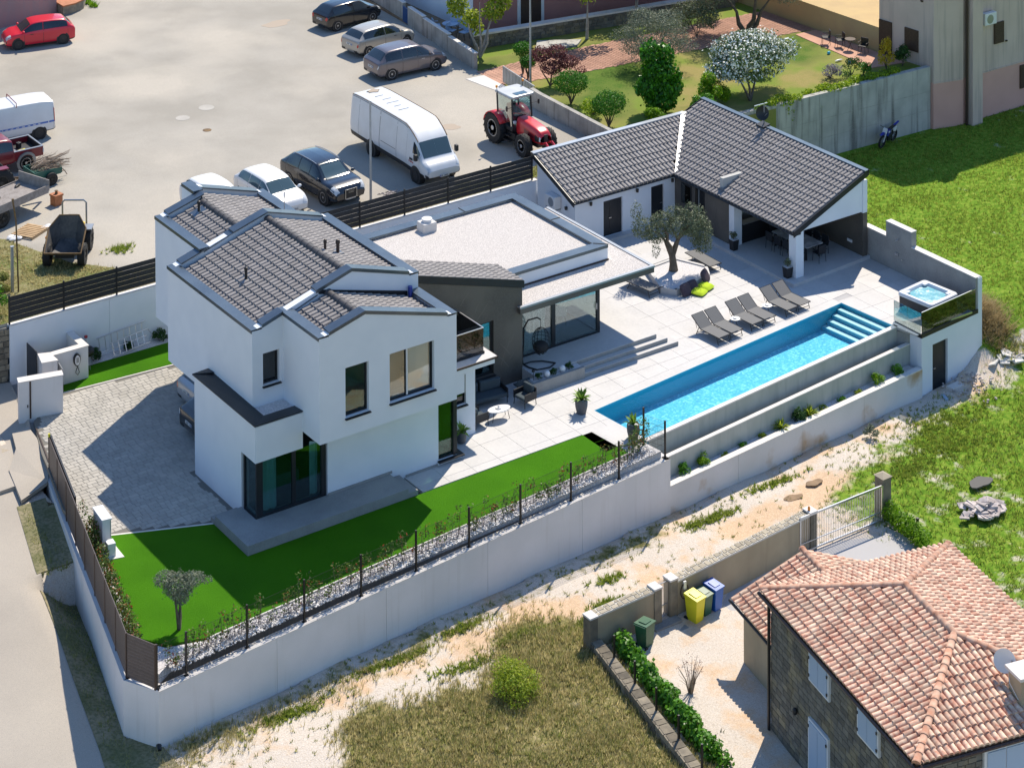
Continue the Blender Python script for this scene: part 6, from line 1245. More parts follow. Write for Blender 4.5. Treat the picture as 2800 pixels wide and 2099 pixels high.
# ------------------------------------------------------------------ plants
def leaves(clumps, n, size, rs, aspect=2.2, shell=.55, up=.25, droop=0.):
    """quads scattered in ellipsoid clumps (cx,cy,cz,rx,ry,rz[,weight]); returns verts, faces"""
    wts = np.array([c[6] if len(c) > 6 else c[3]*c[4]*c[5] for c in clumps]); wts = wts/wts.sum(); k = rs.choice(len(clumps), n, p=wts); C = np.array([c[:6] for c in clumps])[k]
    d = rs.normal(size=(n, 3)); d /= np.linalg.norm(d, axis=1)[:, None]; r = shell+(1-shell)*rs.random(n)**.7; r *= 1+.16*rs.normal(size=n)*(rs.random(n) < .3)
    P = C[:, :3]+d*r[:, None]*C[:, 3:6]
    nrm = d*.7+rs.normal(size=(n, 3))*.6; nrm[:, 2] += up; nrm /= np.linalg.norm(nrm, axis=1)[:, None]
    a = np.cross(nrm, rs.normal(size=(n, 3))); a[:, 2] -= droop; a /= np.linalg.norm(a, axis=1)[:, None]; b = np.cross(nrm, a)
    s = size*(.6+.8*rs.random(n))[:, None]; L = a*s; Wd_ = b*s/aspect
    V = np.stack([P-L*.5, P+Wd_*.5, P+L*.5, P-Wd_*.5], 1).reshape(-1, 3); F = np.arange(4*n).reshape(-1, 4); return V, F
def crown(name, clumps, n, size, material, par, seed=0, **k):
    V, F = leaves(clumps, n, size, np.random.default_rng(seed), **k); return big(name, V, F, material, par)
def branches(base, tips, r, material, par, name='trunk', wob=.12, seed=0, n=6, split=.35):
    rs = random.Random(seed); b = B(); base = Vector(base)
    for t in tips:
        t = Vector(t); d = t-base; pts = [base+d*q+Vector((rs.uniform(-wob, wob), rs.uniform(-wob, wob), 0))*(0 if q in (0, 1) else 1)*d.length*.3 for q in (0, .3, .6, 1)]
        b.tube(pts, [r, r*.8, r*.5, r*.2], n)
    return b.obj(name, material, par, smooth=60)
def clump_ball(c, R, n, k, rs, flat=.8):
    """sub-clumps spread over a ball so that the outline is uneven"""
    out = []
    for i in range(n):
        a = rs.uniform(0, 6.283); e = math.asin(rs.uniform(-.35, 1)); q = rs.uniform(.45, .8)
        out.append((c[0]+R[0]*q*cos(e)*cos(a), c[1]+R[1]*q*cos(e)*sin(a), c[2]+R[2]*q*sin(e), R[0]*k*rs.uniform(.7, 1.2), R[1]*k*rs.uniform(.7, 1.2), R[2]*k*flat*rs.uniform(.7, 1.2)))
    return out
def shrub(name, label, loc, R, n, size, material, seed=0, cat='shrub', group=None, k=.42, nc=9, stem='bark', stemh=0., up=.25, trunk_r=.03, aspect=2.2):
    rs = random.Random(seed); e = E(name, label, cat, loc, 0, group); c = (loc[0], loc[1], loc[2]+stemh+R[2]*.62)
    crown('crown', clump_ball(c, R, nc, k, rs), n, size, material, e, seed, up=up, aspect=aspect)
    tips = [(c[0]+rs.uniform(-.6, .6)*R[0], c[1]+rs.uniform(-.6, .6)*R[1], c[2]+rs.uniform(-.1, .5)*R[2]) for _ in range(5)]
    branches(loc, tips, trunk_r, stem, e, 'stem', seed=seed); return e
GG = 'plants in the neighbours garden'
z = LOT
# olive tree on the terrace in its gravel bed
bed = E('tree_planter', 'low pale planter of white gravel around the terrace olive', 'planter', (10.4, 7.4, 0))
pp = [(8.62, 6.62), (9.05, 6.05), (11.25, 6.42), (11.75, 7.2), (11.1, 8.75), (9.4, 8.62)]
for i in range(6): B().obox(pp[i], pp[(i+1) % 6], .14, 0, .27, 1).obj('kerb', 'deck_tile', bed)
B().prism([(8.75, 6.65), (9.1, 6.18), (11.18, 6.53), (11.6, 7.2), (11.02, 8.62), (9.45, 8.5)], .02, .22).obj('gravel', 'gravel_white', bed)
B().prism([(9.35, 8.64), (11.2, 8.78), (11.0, 9.9), (9.6, 9.7)], .0, .28).obj('bench_slab', 'deck_tile', bed)
ol = E('olive_tree', 'gnarled olive tree with loose grey-green crown on the terrace', 'tree', (10.27, 7.77, .2))
b = B(); b.tube([(10.27, 7.77, .12), (10.24, 7.75, .5), (10.20, 7.78, .9), (10.10, 7.85, 1.25), (9.98, 7.95, 1.55)], [.23, .17, .15, .15, .10], 9); b.tube([(10.20, 7.78, .85), (10.34, 7.74, 1.25), (10.45, 7.62, 1.7)], [.13, .12, .07], 8)
for t in ((9.2, 8.4, 2.1), (9.6, 7.6, 2.2), (10.0, 8.5, 2.3), (10.9, 7.2, 2.2), (11.3, 7.4, 1.9), (10.6, 7.0, 2.4), (10.3, 8.0, 2.6)): b.tube([(10.05, 7.9, 1.4) if t[0] < 10.2 else (10.42, 7.65, 1.6), ((t[0]+10.2)/2, (t[1]+7.8)/2, (t[2]+1.75)/2), t], [.06, .04, .015], 6)
b.obj('trunk', 'bark', ol, smooth=60)
oc = [(9.15, 8.55, 2.15, .55, .5, .5), (8.95, 8.75, 2.85, .28, .28, .42), (9.55, 8.1, 1.95, .6, .55, .45), (10.0, 8.2, 2.35, .6, .6, .42), (10.35, 7.5, 2.25, .6, .6, .45), (10.9, 7.2, 2.35, .65, .6, .55), (11.25, 7.15, 2.0, .6, .6, .7), (11.3, 7.0, 1.45, .5, .45, .45), (10.95, 7.4, 2.85, .35, .35, .4), (9.3, 7.8, 1.35, .22, .22, .35), (10.6, 8.0, 2.65, .5, .5, .3), (11.5, 7.4, 2.6, .3, .3, .4)]
crown('crown', oc, 9000, .105, 'leaf_olive', ol, 1, aspect=3.0)
# young olive on the lawn
o2 = E('young_olive_tree', 'small round-headed olive tree on the lawn corner', 'tree', (-19.84, -3.78, 0))
branches((-19.84, -3.78, 0), [(-19.78, -3.72, .95), (-19.6, -3.5, 1.25), (-20.0, -3.8, 1.3)], .07, 'bark', o2, wob=.05)
crown('crown', [(-19.80, -3.72, 1.42, .55, .55, .36), (-19.4, -3.95, 1.62, .42, .4, .2), (-20.15, -3.45, 1.62, .42, .4, .22), (-19.75, -3.7, 1.0, .3, .3, .25), (-19.0, -4.15, 1.55, .22, .2, .10)], 5200, .085, 'leaf_olive_pale', o2, 2, aspect=3.2)
# neighbours garden
e = E('young_tree', 'young tree with bright yellow-green leaves at the end of the concrete wall', 'tree', (15.83, 31.2, z), 0, GG)
branches((15.83, 31.2, z), [(15.2, 31.6, z+2.4), (15.9, 31.3, z+3.0), (16.6, 30.8, z+2.6), (15.0, 32.2, z+3.3), (16.8, 31.2, z+3.4)], .085, 'bark_pale', e, wob=.2, seed=4)
crown('crown', [(14.9, 32.0, z+2.9, .6, .6, .7), (15.6, 31.7, z+2.1, .6, .6, .5), (15.2, 32.3, z+3.7, .6, .5, .5), (16.6, 31.0, z+2.5, .6, .55, .6), (16.9, 31.2, z+3.5, .65, .55, .6), (15.9, 31.5, z+1.5, .35, .35, .35), (17.3, 30.9, z+2.9, .4, .4, .5)], 2300, .20, 'leaf_young', e, 4, aspect=1.6)
for k, (x, y, h, lab, mt) in enumerate(((22.41, 30.29, 3.1, 'slim tree with pale trunk in front of the stone wall', 'leaf_young'), (26.4, 31.0, 2.6, 'small bushy tree further along the stone wall', 'leaf_hedge'), (30.6, 30.6, 3.6, 'twin-stemmed tree at the far end of the stone wall', 'leaf_olive'))):
    e = E('garden_tree', lab, 'tree', (x, y, z), 0, GG); branches((x, y, z), [(x+.05, y, z+h*.75)]+([(x+.5, y+.3, z+h*.9)] if k else []), .11 if k == 0 else .07, 'bark_pale', e, seed=k, wob=.04)
    crown('crown', [(x+dx, y+dy, z+h+dz, .9, .8, .6) for dx, dy, dz in ((-1.2, .6, .1), (0, 0, .4), (1.3, -.5, .0), (.6, .9, .9), (-.5, -.6, -.2))], 2200, .17, mt, e, 10+k, aspect=1.7)
def topiary(loc, R, lab, seed, mt='leaf_box', n=5200, stemh=.55, sz=.07):
    e = E('topiary_bush', lab, 'topiary', loc, 0, GG); c = (loc[0], loc[1], loc[2]+stemh+R[2]); rs = random.Random(seed)
    crown('crown', [(*c, R[0]*.92, R[1]*.92, R[2]*.92, 2.)]+[(c[0]+R[0]*.5*cos(a), c[1]+R[1]*.5*sin(a), c[2]+R[2]*rs.uniform(.0, .35), R[0]*.5, R[1]*.5, R[2]*.55, .35) for a in (0, 1.2, 2.5, 3.8, 5.1)], n, sz, mt, e, seed, shell=.78, up=.15, aspect=1.5)
    branches(loc, [(loc[0]+R[0]*.5*cos(a), loc[1]+R[1]*.5*sin(a), c[2]) for a in (.3, 1.6, 2.9, 4.2, 5.4)], .045, 'bark', e, 'stem', seed=seed)
topiary((15.59, 22.59, z), (1.0, .95, .58), 'large clipped round bush behind the concrete wall by the tractor', 1); topiary((15.25, 18.96, z), (.95, .9, .60), 'clipped round bush near the annex ridge', 2)
topiary((16.25, 27.75, z), (.55, .55, .42), 'upper small clipped ball left of the maroon maple', 3, n=2600, stemh=.9); topiary((16.0, 26.95, z), (.45, .45, .36), 'lower small clipped ball left of the maroon maple', 4, n=2200, stemh=.55)
e = E('maroon_maple', 'maroon-leaved maple shrub beside the lamp post', 'shrub', (16.35, 25.43, z), 0, GG); branches((16.35, 25.43, z), [(15.9, 25.9, z+1.2), (16.7, 25.4, z+1.4), (17.2, 24.9, z+1.0), (16.2, 25.0, z+1.0)], .05, 'bark', e, seed=6)
crown('crown', [(16.1, 26.0, z+1.55, .6, .6, .4), (16.8, 25.5, z+1.7, .6, .6, .35), (17.2, 24.9, z+1.25, .6, .55, .35), (16.4, 25.3, z+1.0, .7, .6, .35), (17.5, 24.3, z+.9, .35, .3, .2)], 4200, .10, 'leaf_maple', e, 6, aspect=1.8)
shrub('yellow_green_shrub', 'loose yellow-green shrub between the two clipped bushes', (15.65, 20.75, z), (.75, .75, .6), 1500, .11, 'leaf_ivy', 7, group=GG)
e = E('laurel_tree', 'tall dense laurel with glossy bright green leaves in mid garden', 'tree', (18.52, 19.06, z), 0, GG); branches((18.52, 19.06, z), [(18.2, 19.3, z+2.6), (18.9, 19.2, z+2.4), (18.5, 18.9, z+1.5)], .10, 'bark', e, seed=8)
crown('crown', [(18.25, 19.4, z+2.9, .55, .55, .75), (18.95, 19.2, z+2.8, .6, .55, .65), (18.5, 19.1, z+2.1, .9, .85, .7), (18.2, 19.2, z+1.3, .95, .85, .6), (18.9, 18.9, z+1.2, .9, .8, .6), (18.4, 18.8, z+.65, .9, .8, .5), (19.3, 18.7, z+1.8, .4, .4, .4)], 6500, .20, 'leaf_laurel', e, 8, aspect=1.7, droop=.35)
shrub('lime_shrub', 'round lime-green shrub left of the white oleander', (21.52, 18.45, z), (.95, .95, 1.1), 3600, .13, 'leaf_lime', 9, group=GG, nc=11)
e = E('white_oleander', 'large oleander covered in white flowers above the concrete wall', 'shrub', (23.37, 17.63, z), 0, GG); rs = random.Random(5)
cl = clump_ball((24.2, 18.4, z+1.5), (2.6, 2.0, 1.8), 30, .38, rs); crown('crown', cl, 15000, .15, 'leaf_oleander', e, 12, aspect=2.4); branches((23.37, 17.63, z), [(22.6, 17.9, z+1.6), (23.5, 18.2, z+2.0), (24.4, 18.0, z+1.7)], .08, 'bark', e, 'stem')
V, F = leaves(cl, 5600, .11, np.random.default_rng(13), aspect=1.1, shell=.93, up=.6); big('blossom', V, F, 'petal_white', e)
e = E('grey_olive_tree', 'wide grey-green olive behind the laurel', 'tree', (22.86, 24.76, z), 0, GG); branches((22.86, 24.76, z), [(22.0, 25.2, z+1.6), (23.6, 24.8, z+1.7), (22.9, 24.2, z+1.3)], .13, 'bark', e)
crown('crown', clump_ball((22.9, 24.8, z+1.35), (2.5, 2.2, 1.7), 26, .36, random.Random(6)), 18000, .10, 'leaf_olive_pale', e, 14, aspect=3.2)
e = E('garden_olive_tree', 'big dark olive with spreading limbs left of the orange building', 'tree', (30.08, 25.5, z), 0, GG); branches((30.0, 25.5, z), [(28.9, 26.2, z+2.4), (30.6, 25.4, z+2.8), (29.8, 24.6, z+2.0), (31.2, 24.8, z+2.2)], .17, 'bark', e, wob=.3, seed=3)
crown('crown', clump_ball((30.0, 25.6, z+2.7), (3.4, 2.9, 2.0), 34, .32, random.Random(8)), 24000, .12, 'leaf_olive', e, 15, aspect=3.0)
for k, (x, y, R_, lb) in enumerate(((20.0, 17.4, .8, 'low shrub between the laurel and the annex ridge'), (27.6, 27.0, 1.5, 'grey-green bush beyond the wide olive'), (26.6, 20.5, .9, 'loose shrub behind the white oleander'), (17.0, 17.6, .7, 'low leafy shrub behind the annex roof'))): shrub('garden_shrub', lb, (x, y, z), (R_, R_, R_*.9), 2600, .13, ('leaf_hedge', 'leaf_olive', 'leaf_box', 'leaf_lime')[k], 90+k, group=GG)
iv_ = E('ivy', 'bright trailing ivy along the top of the stained concrete wall', 'ivy', (28, 16.1, 2.4)); cl = []
rs = random.Random(9)
for k in range(60):
    x = rs.uniform(22.6, 32.6); cl.append((x, 16.3+rs.uniform(-.25, .35), 2.36+rs.uniform(0, .2), .35, .25, .14))
for x in (26.7, 26.75, 28.6, 28.7, 24.5, 24.8): cl.append((x, 15.98, 2.0-rs.uniform(0, .5), .12, .06, .35))
crown('foliage', cl, 5200, .10, 'leaf_ivy', iv_, 16, aspect=1.3)
shrub('yellow_shrub', 'yellow-leaved shrub at the terrace edge near the brown door', (32.4, 17.0, z), (.5, .5, 1.1), 700, .13, 'leaf_yellow', 17, group=GG, nc=7); shrub('dark_shrub', 'dark rounded shrub beside the yellow one', (33.5, 16.9, z), (.6, .6, .8), 1200, .12, 'leaf_dark', 18, group=GG)
for k, (x, y, s) in enumerate(((29.0, 17.7, .65), (30.2, 17.4, .75), (30.9, 17.2, .5))): shrub('flower_bush', ('silvery low bush right of the oleander', 'upright dark green plant in the middle of the flower bed', 'small spiky plant at the right of the flower bed')[k], (x, y, z), (s, s, s*.8), 700, .10, ('lavender', 'leaf_dark', 'leaf_hedge')[k], 20+k, group=GG)
# hedges along the fences
ph_ = E('photinia_hedge', 'red-tipped hedge of young shrubs inside the road fence', 'hedge', (-20.9, -.5, 0)); rs = random.Random(10); cl = []
for k in range(46):
    y = -3.9+6.9*k/45; x = wall_x(y)+.62+rs.uniform(-.12, .12); h = rs.uniform(.35, .62) if y < 2 else rs.uniform(.6, .95); cl.append((x, y, h*.55, .26, .24, h*.6)); 
cl += [(-20.1, 3.15, .9, .18, .18, .5)]
crown('foliage', cl, 5200, .085, 'leaf_photinia', ph_, 21, aspect=1.9); branches((-20.6, 0, 0), [(-20.55, .1, .6)], .02, 'bark', ph_, 'stem')
fe = E('fence_climbers', 'sparse young climbing shrubs along the wire fence', 'hedge', (-10, -4.5, 0)); cl = []; b = B()
for k in range(74):
    x = -21.0+20.4*k/73+rs.uniform(-.15, .15); y = fy(x)+rs.uniform(.1, .42); h = rs.uniform(.35, .95); cl += [(x+rs.uniform(-.1, .1), y, .0+h*q, .16, .12, .16) for q in (.35, .7, 1.0)]; b.tube([(x, y, -.08), (x+rs.uniform(-.1, .1), y, h*.6), (x+rs.uniform(-.15, .15), y, h)], [.012, .008, .004], 4)
cl += [(-.45, -3.25, .35, .4, .35, .35), (-.2, -3.3, .75, .3, .25, .4)]
crown('foliage', cl, 4600, .085, 'leaf_photinia', fe, 22, aspect=1.8); b.obj('stems', 'bark', fe)['kind'] = 'stuff'
lv = []; rs2 = np.random.default_rng(4)
V, F = leaves([(x, fy(x)+.36, -.0, .5, .30, .09) for x in np.linspace(-20.6, -.6, 40)], 4200, .07, rs2, aspect=3, shell=.2, up=.6); tag(big('border_herbs', V, F, 'lavender'), 'low greyish herbs scattered over the front border gravel', 'herbs', kind='stuff')
hd_ = E('laurel_hedge', 'glossy green laurel hedge above the low rubble wall', 'hedge', (-6.9, -13, -2.6)); cl = []
for k in range(34):
    t = k/33; x = -6.35-1.25*t+rs.uniform(-.12, .12); y = -9.75-6.7*t; cl.append((x, y, -2.25+rs.uniform(-.1, .2), .34, .30, rs.uniform(.32, .5)))
crown('foliage', cl, 7000, .155, 'leaf_hedge', hd_, 23, aspect=1.6, up=.5)
h2 = E('gate_hedge', 'small bright hedge beside the gate pillar', 'hedge', (6.8, -10, -2.5)); crown('foliage', [(6.95-.05*k, -9.15-.26*k, -2.2+rs.uniform(-.05, .15), .36, .3, .40) for k in range(9)], 2600, .12, 'leaf_lime', h2, 24, up=.4)
def tw_plant(name, lab, loc, n, ln, m, seed=0, group=None, cat='plant', w=.03):
    """rosette of arching blades"""
    rs = np.random.default_rng(seed); e = E(name, lab, cat, loc, 0, group); V = []; F = []
    for k in range(n):
        a = rs.uniform(0, 6.283); el = rs.uniform(.25, 1.35); l = ln*rs.uniform(.7, 1.1); d = np.array([cos(a)*cos(el), sin(a)*cos(el), sin(el)]); s = np.array([-sin(a), cos(a), 0])*w; o = len(V); base = np.array(loc)
        p0 = base; p1 = base+d*l*.55; p2 = base+d*l+np.array([0, 0, -l*.28*cos(el)])
        V += [p0-s*.5, p0+s*.5, p1+s, p1-s, p2]; F += [(o, o+1, o+2, o+3)]; F += [(o+3, o+2, o+4, o+4)]
    F4 = [f for f in F if f[2] != f[3]]; F3 = [f[:3] for f in F if f[2] == f[3]]
    me = bpy.data.meshes.new('fronds'); me.from_pydata([tuple(v) for v in V], [], F4+F3); me.materials.append(MATS[m]); o = bpy.data.objects.new('fronds', me); COL.objects.link(o); o.parent = e; o.matrix_parent_inverse = par_inv(e); return e
def cycad(loc, lab_pot, lab, seed, pot_m='pot_grey', r=.25, h=.55, ln=.55, n=26):
    p = E('plant_pot', lab_pot, 'pot', loc, 0); B().lathe([(0, 0), (r*.72, 0), (r*.95, h*.45), (r, h*.8), (r*.93, h), (r*.82, h), (r*.80, h-.05), (0, h-.05)], (0, 0, 0), 20).obj('pot', pot_m, p, smooth=50, world=False); B().lathe([(0, h-.045), (r*.79, h-.045)], (0, 0, 0), 14).obj('pebble_top', 'gravel_white', p, world=False)
    e = tw_plant('potted_palm', lab, (loc[0], loc[1], loc[2]+h-.05), n, ln, 'leaf_palm', seed, w=.055); return e
cycad((-.55, .14, 0), 'grey round pot standing alone on the terrace near the pool', 'spiky sago palm in the pot nearest the middle of the terrace', 1); cycad((-.10, -2.55, 0), 'grey round pot at the pool corner by the wire fence', 'spiky sago palm at the pool corner', 2); cycad((-5.62, .95, 0), 'dark pot tucked beside the narrow corner window', 'small fern palm beside the narrow corner window', 3, 'pot_grey', .2, .42, .5, 18)
for k, (x, y) in enumerate(((14.0, 8.02), (14.02, 4.42))):
    pt_ = E('square_planter', ('black tapered planter by the inner loggia pillar', 'black tapered planter by the outer loggia pillar')[k], 'planter', (x, y, .15)); b = B(); q = .17; b.prism([(-.14, -.14), (.14, -.14), (.14, .14), (-.14, .14)], 0, .02); b.add([(-.13, -.13, .02), (.13, -.13, .02), (.13, .13, .02), (-.13, .13, .02), (-q, -q, .46), (q, -q, .46), (q, q, .46), (-q, q, .46)], [(0, 1, 5, 4), (1, 2, 6, 5), (2, 3, 7, 6), (3, 0, 4, 7), (4, 5, 6, 7)]); b.obj('pot', 'pot_black', pt_, world=False); B().box(-.15, -.15, .462, .15, .15, .475).obj('pebble_top', 'gravel_white', pt_, world=False)
    shrub('pot_plant', ('small leafy plant in the planter by the inner pillar', 'small leafy plant in the planter by the outer pillar')[k], (x, y, .60), (.18, .18, .28), 260, .08, 'leaf_olive', 30+k, cat='plant', trunk_r=.01)
GP = 'plants in the strip below the pool'
def gy(x): return front_y(x)+.26+.17
for k, (x, kind, lab) in enumerate(((1.5, 'b', 'bright green ball-shaped shrub nearest the fence end of the pool strip'), (2.55, 'b', 'second yellow-green ball shrub in the pool strip'), (3.65, 's', 'tiny low plant third from the fence end of the pool strip'), (4.75, 's', 'tiny low plant fourth from the fence end of the pool strip'), (5.85, 's', 'small yellowish plant fifth from the fence end of the pool strip'), (6.85, 'g', 'left grassy yucca clump in the pool strip'), (7.8, 'd', 'bluish dark shrub between the two grassy clumps'), (8.5, 'g', 'right grassy yucca clump in the pool strip'), (9.35, 's', 'small green plant just right of the grassy clumps'), (10.4, 's', 'small green plant midway to the pump house in the pool strip'), (11.4, 's', 'small green plant third from the pump house'), (12.6, 'b', 'lime ball shrub second from the pump house'), (13.8, 'b', 'green ball shrub nearest the pump house'))):
    lo = (x, gy(x), -1.47)
    if kind == 'b': shrub('ball_shrub', lab, lo, (.25, .24, .30), 700, .075, 'leaf_lime' if k % 2 else 'leaf_hedge', 40+k, group=GP, nc=7, k=.6, trunk_r=.01)
    elif kind == 's': shrub('low_plant', lab, lo, (.20, .15, .13), 260, .07, 'leaf_hedge' if k % 2 else 'leaf_young', 40+k, group=GP, nc=5, k=.6, trunk_r=.01)
    elif kind == 'd': shrub('dark_shrub', lab, lo, (.38, .22, .38), 800, .09, 'leaf_dark', 40+k, group=GP, nc=7, k=.5, trunk_r=.01)
    else: tw_plant('yucca_clump', lab, lo, 70, .55, 'leaf_young', 40+k, GP)
for k, (x, lab) in enumerate(((-.80, 'left'), (-.05, 'middle'), (.72, 'right'))): shrub('planter_shrub', f'small dark shrub, {lab} of three in the patio planter', (x, 2.66, .38), (.17, .17, .2), 420, .06, 'leaf_dark', 60+k, group='shrubs in the patio planter', trunk_r=.01)
for k, (x, y, s) in enumerate(((-14.2, 15.2, .34), (-12.6, 15.25, .25), (-11.2, 15.22, .34))): shrub('border_shrub', ('dark round shrub left of the ladder', 'dark shrub behind the ladder rungs', 'dark round shrub right of the ladder')[k], (x, y, 0), (s, s, s*.9), 900, .08, 'leaf_dark', 70+k, trunk_r=.01)
tw2 = E('bare_shrub', 'leafless reddish shrub in the gravel of the neighbours yard', 'shrub', (-6.0, -13.1, -2.6)); rs = random.Random(12); b = B()
for k in range(26):
    a = rs.uniform(0, 6.28); t = Vector((-6.0+.55*cos(a)*rs.uniform(.3, 1), -13.1+.55*sin(a)*rs.uniform(.3, 1), -2.6+rs.uniform(.7, 1.3))); m_ = Vector((-6.0, -13.1, -2.2))+(t-Vector((-6.0, -13.1, -2.2)))*.4; b.tube([(-6.0, -13.1, -2.62), m_, t], [.018, .010, .004], 4)
b.obj('twigs', 'brush', tw2); crown('buds', [(-5.9, -13.0, -1.55, .5, .5, .3)], 160, .05, 'leaf_maple', tw2, 80)['kind'] = 'stuff'
tw_plant('small_yucca', 'small spiky plant in the gravel nearer the camera', (-6.55, -15.2, -2.6), 22, .4, 'leaf_olive', 81)
shrub('round_bush', 'round yellow-green bush in the dry meadow', (-10.9, -10.0, -2.35), (.95, .9, .75), 4200, .085, 'leaf_young', 82, nc=12, k=.5)
shrub('thistle_plant', 'grey-green thistle-like plant on the stony track', (10.75, -4.2, -2.55), (.30, .30, .40), 420, .09, 'leaf_olive_pale', 83, trunk_r=.01)
for k, (x, y, zz, rr, lab) in enumerate(((-15.6, 20.9, LOT+.4, .7, 'leafy branch hanging in at the left edge above the flatbed'), (-17.8, 17.0, LOT+.1, .8, 'leafy bush at the left edge beside the stone retaining wall'), (-16.6, 18.9, LOT-.05, .5, 'dark weedy bush at the foot of the rusty pole'))):
    shrub('edge_bush', lab, (x-1.2 if k == 0 else x, y+5.2 if k == 0 else y, zz), (rr, rr, rr*.9), 1400, .12, ('leaf_lime', 'leaf_hedge', 'grass_mixed')[k], 84+k)
# ------------------------------------------------------------------ grass and weeds
def tufts(name, P, h, material, label, seed=0, nb=5, w=.012, lean=.45):
    rs = np.random.default_rng(seed); P = np.asarray(P); n = len(P); P = np.repeat(P, nb, 0); m = len(P); a = rs.uniform(0, 6.283, m); hh = h*rs.uniform(.45, 1.1, m)*np.repeat(rs.uniform(.6, 1.25, n), nb); sp = rs.uniform(0, .05, m)
    base = P+np.stack([np.cos(a)*sp, np.sin(a)*sp, np.zeros(m)], 1); d = np.stack([np.cos(a)*lean*rs.uniform(.3, 1.3, m), np.sin(a)*lean*rs.uniform(.3, 1.3, m), np.ones(m)], 1); side = np.stack([-np.sin(a), np.cos(a), np.zeros(m)], 1)*w*rs.uniform(.6, 1.4, m)[:, None]
    tip = base+d*hh[:, None]; V = np.stack([base-side, base+side, tip], 1).reshape(-1, 3); o = big(name, V, np.arange(3*m).reshape(-1, 3), material); return tag(o, label, 'grass', kind='stuff')
rs = np.random.default_rng(31)
def scatter(n, x0, x1, y0, y1, wfn, zf=None, power=1.0):
    X = rs.uniform(x0, x1, n); Y = rs.uniform(y0, y1, n); K = rs.random(n); out = []
    for x, y, k in zip(X, Y, K):
        # patchy density
        q = .5+.5*sin(x*1.1+2*sin(y*.7))*sin(y*1.3+1.7*sin(x*.6)); 
        if k < (wfn(x, y)**power)*(.25+.75*q): out.append((x, y, (zf or H)(x, y)-.01))
    return out
tufts('field_grass', scatter(46000, 18.9, 46, -3.2, 15.6, lambda x, y: w_green(x, y) if y < 15.4 else 0), .13, 'grass_field', 'short patchy green grass of the open field', 1, 4, .016, .8)
tufts('bank_grass', scatter(30000, 4, 24, -20, -3, lambda x, y: w_green(x, y)), .16, 'grass_field', 'rough green grass beyond the neighbours gate', 2, 5, .014, .8)
tufts('meadow_grass', scatter(46000, -22, -6.3, -20, -6, lambda x, y: w_dry(x, y)), .24, 'grass_dry', 'tall dry meadow grass below the track', 3, 5, .012, .6)
tufts('meadow_green', scatter(9000, -20, -6.3, -18, -7, lambda x, y: w_dry(x, y)**2), .22, 'grass_mixed', 'greener clumps among the dry meadow', 4, 7, .016, .7)
def track_w(x, y):
    if y > front_y(x)-.1 or w_dry(x, y) > .6: return 0
    k = front_y(x)-y; return .16*math.exp(-((k-.7)/.5)**2)+.045*math.exp(-((k-2.6)/.7)**2)+.05*smooth(3.6, 4.6, k)+.012
tufts('track_weeds', scatter(34000, -22, 16, -9, -2.6, track_w), .10, 'grass_mixed', 'small weeds scattered over the stony track', 5, 9, .016, 1.0)
cw2 = [(rs.normal(cx, sx), rs.normal(cy, sy)) for cx, cy, sx, sy, n in ((-17.4, -6.75, .8, .14, 160), (-13.2, -6.35, .7, .10, 150), (-10.2, -6.1, .5, .10, 90), (-8.8, -7.5, .5, .10, 130), (-5.3, -7.6, .35, .12, 120), (-4.2, -6.4, .4, .12, 60), (1.5, -5.2, .7, .14, 160), (-6.6, -8.1, .5, .15, 80), (-11.4, -7.9, .6, .15, 90), (5.0, -4.6, .8, .12, 110), (12.4, -6.3, 1.2, .5, 240), (14.4, -5.0, 1.2, .4, 220), (10.0, -6.9, .8, .3, 120)) for _ in range(n)]
tufts('track_clumps', [(x, y, H(x, y)) for x, y in cw2 if y < front_y(x)-.15], .15, 'grass_field', 'denser green weed clumps on the track', 6, 10, .018, .9)
tufts('verge_grass', scatter(7000, -25, -20.6, -8.5, 7, lambda x, y: 1. if road_r(y)+.05 < x < wall_x(y)-.02 else 0), .16, 'grass_mixed', 'scrubby grass on the shaded road verge', 7, 5, .014, .8)
def lotz(x, y): return LOT+.01
tufts('lot_weeds', scatter(9000, -20, -11.2, 15.8, 24.5, lambda x, y: .9 if inside((x, y), [(-60, 15.76), (-11.3, 15.76), (-11.9, 18.0), (-12.6, 18.9), (-13.2, 19.6), (-13.9, 21.6), (-14.6, 23.6), (-15.6, 24.6), (-18, 25.5), (-60, 30)]) else 0, lotz), .15, 'grass_dry', 'dry weeds in the car park corner by the fence', 8, 6, .014, .8)
tufts('fence_weeds', scatter(5000, -11, 12.8, 15.8, 17.1, lambda x, y: .9 if inside((x, y), [(-11.3, 15.76), (12.8, 15.76), (12.8, 16.1), (8.6, 16.9), (7.2, 16.8), (5.1, 17.2), (3.2, 16.2), (-2.4, 16.3), (-11.6, 17.4)]) else 0, lotz), .13, 'grass_mixed', 'weeds along the car park side of the fence', 9, 6, .014, .8)
tufts('lot_clump', [(rs.normal(-10.9, .25), rs.normal(19.6, .2), LOT) for _ in range(70)], .18, 'grass_field', 'single green weed clump on the asphalt near the villa', 10, 9, .016, .9)
st_ = [(rs.normal(19.9, .55), rs.normal(-1.0, .9), 0) for _ in range(1500)]; tufts('straw_heap', [(x, y, H(x, y)+max(0, .45-.35*((x-19.9)**2+((y+1)/1.6)**2))*rs.random()) for x, y, _ in st_ if x > 19.05], .38, 'straw', 'heap of dry cut straw beside the pump house', 11, 6, .012, 1.6)
tufts('bank_weeds', [(rs.uniform(19.1, 23), rs.normal(-2.6, .5), -1.9) for _ in range(500)], .22, 'grass_mixed', 'weeds at the foot of the straw heap', 12, 7, .016, .9)
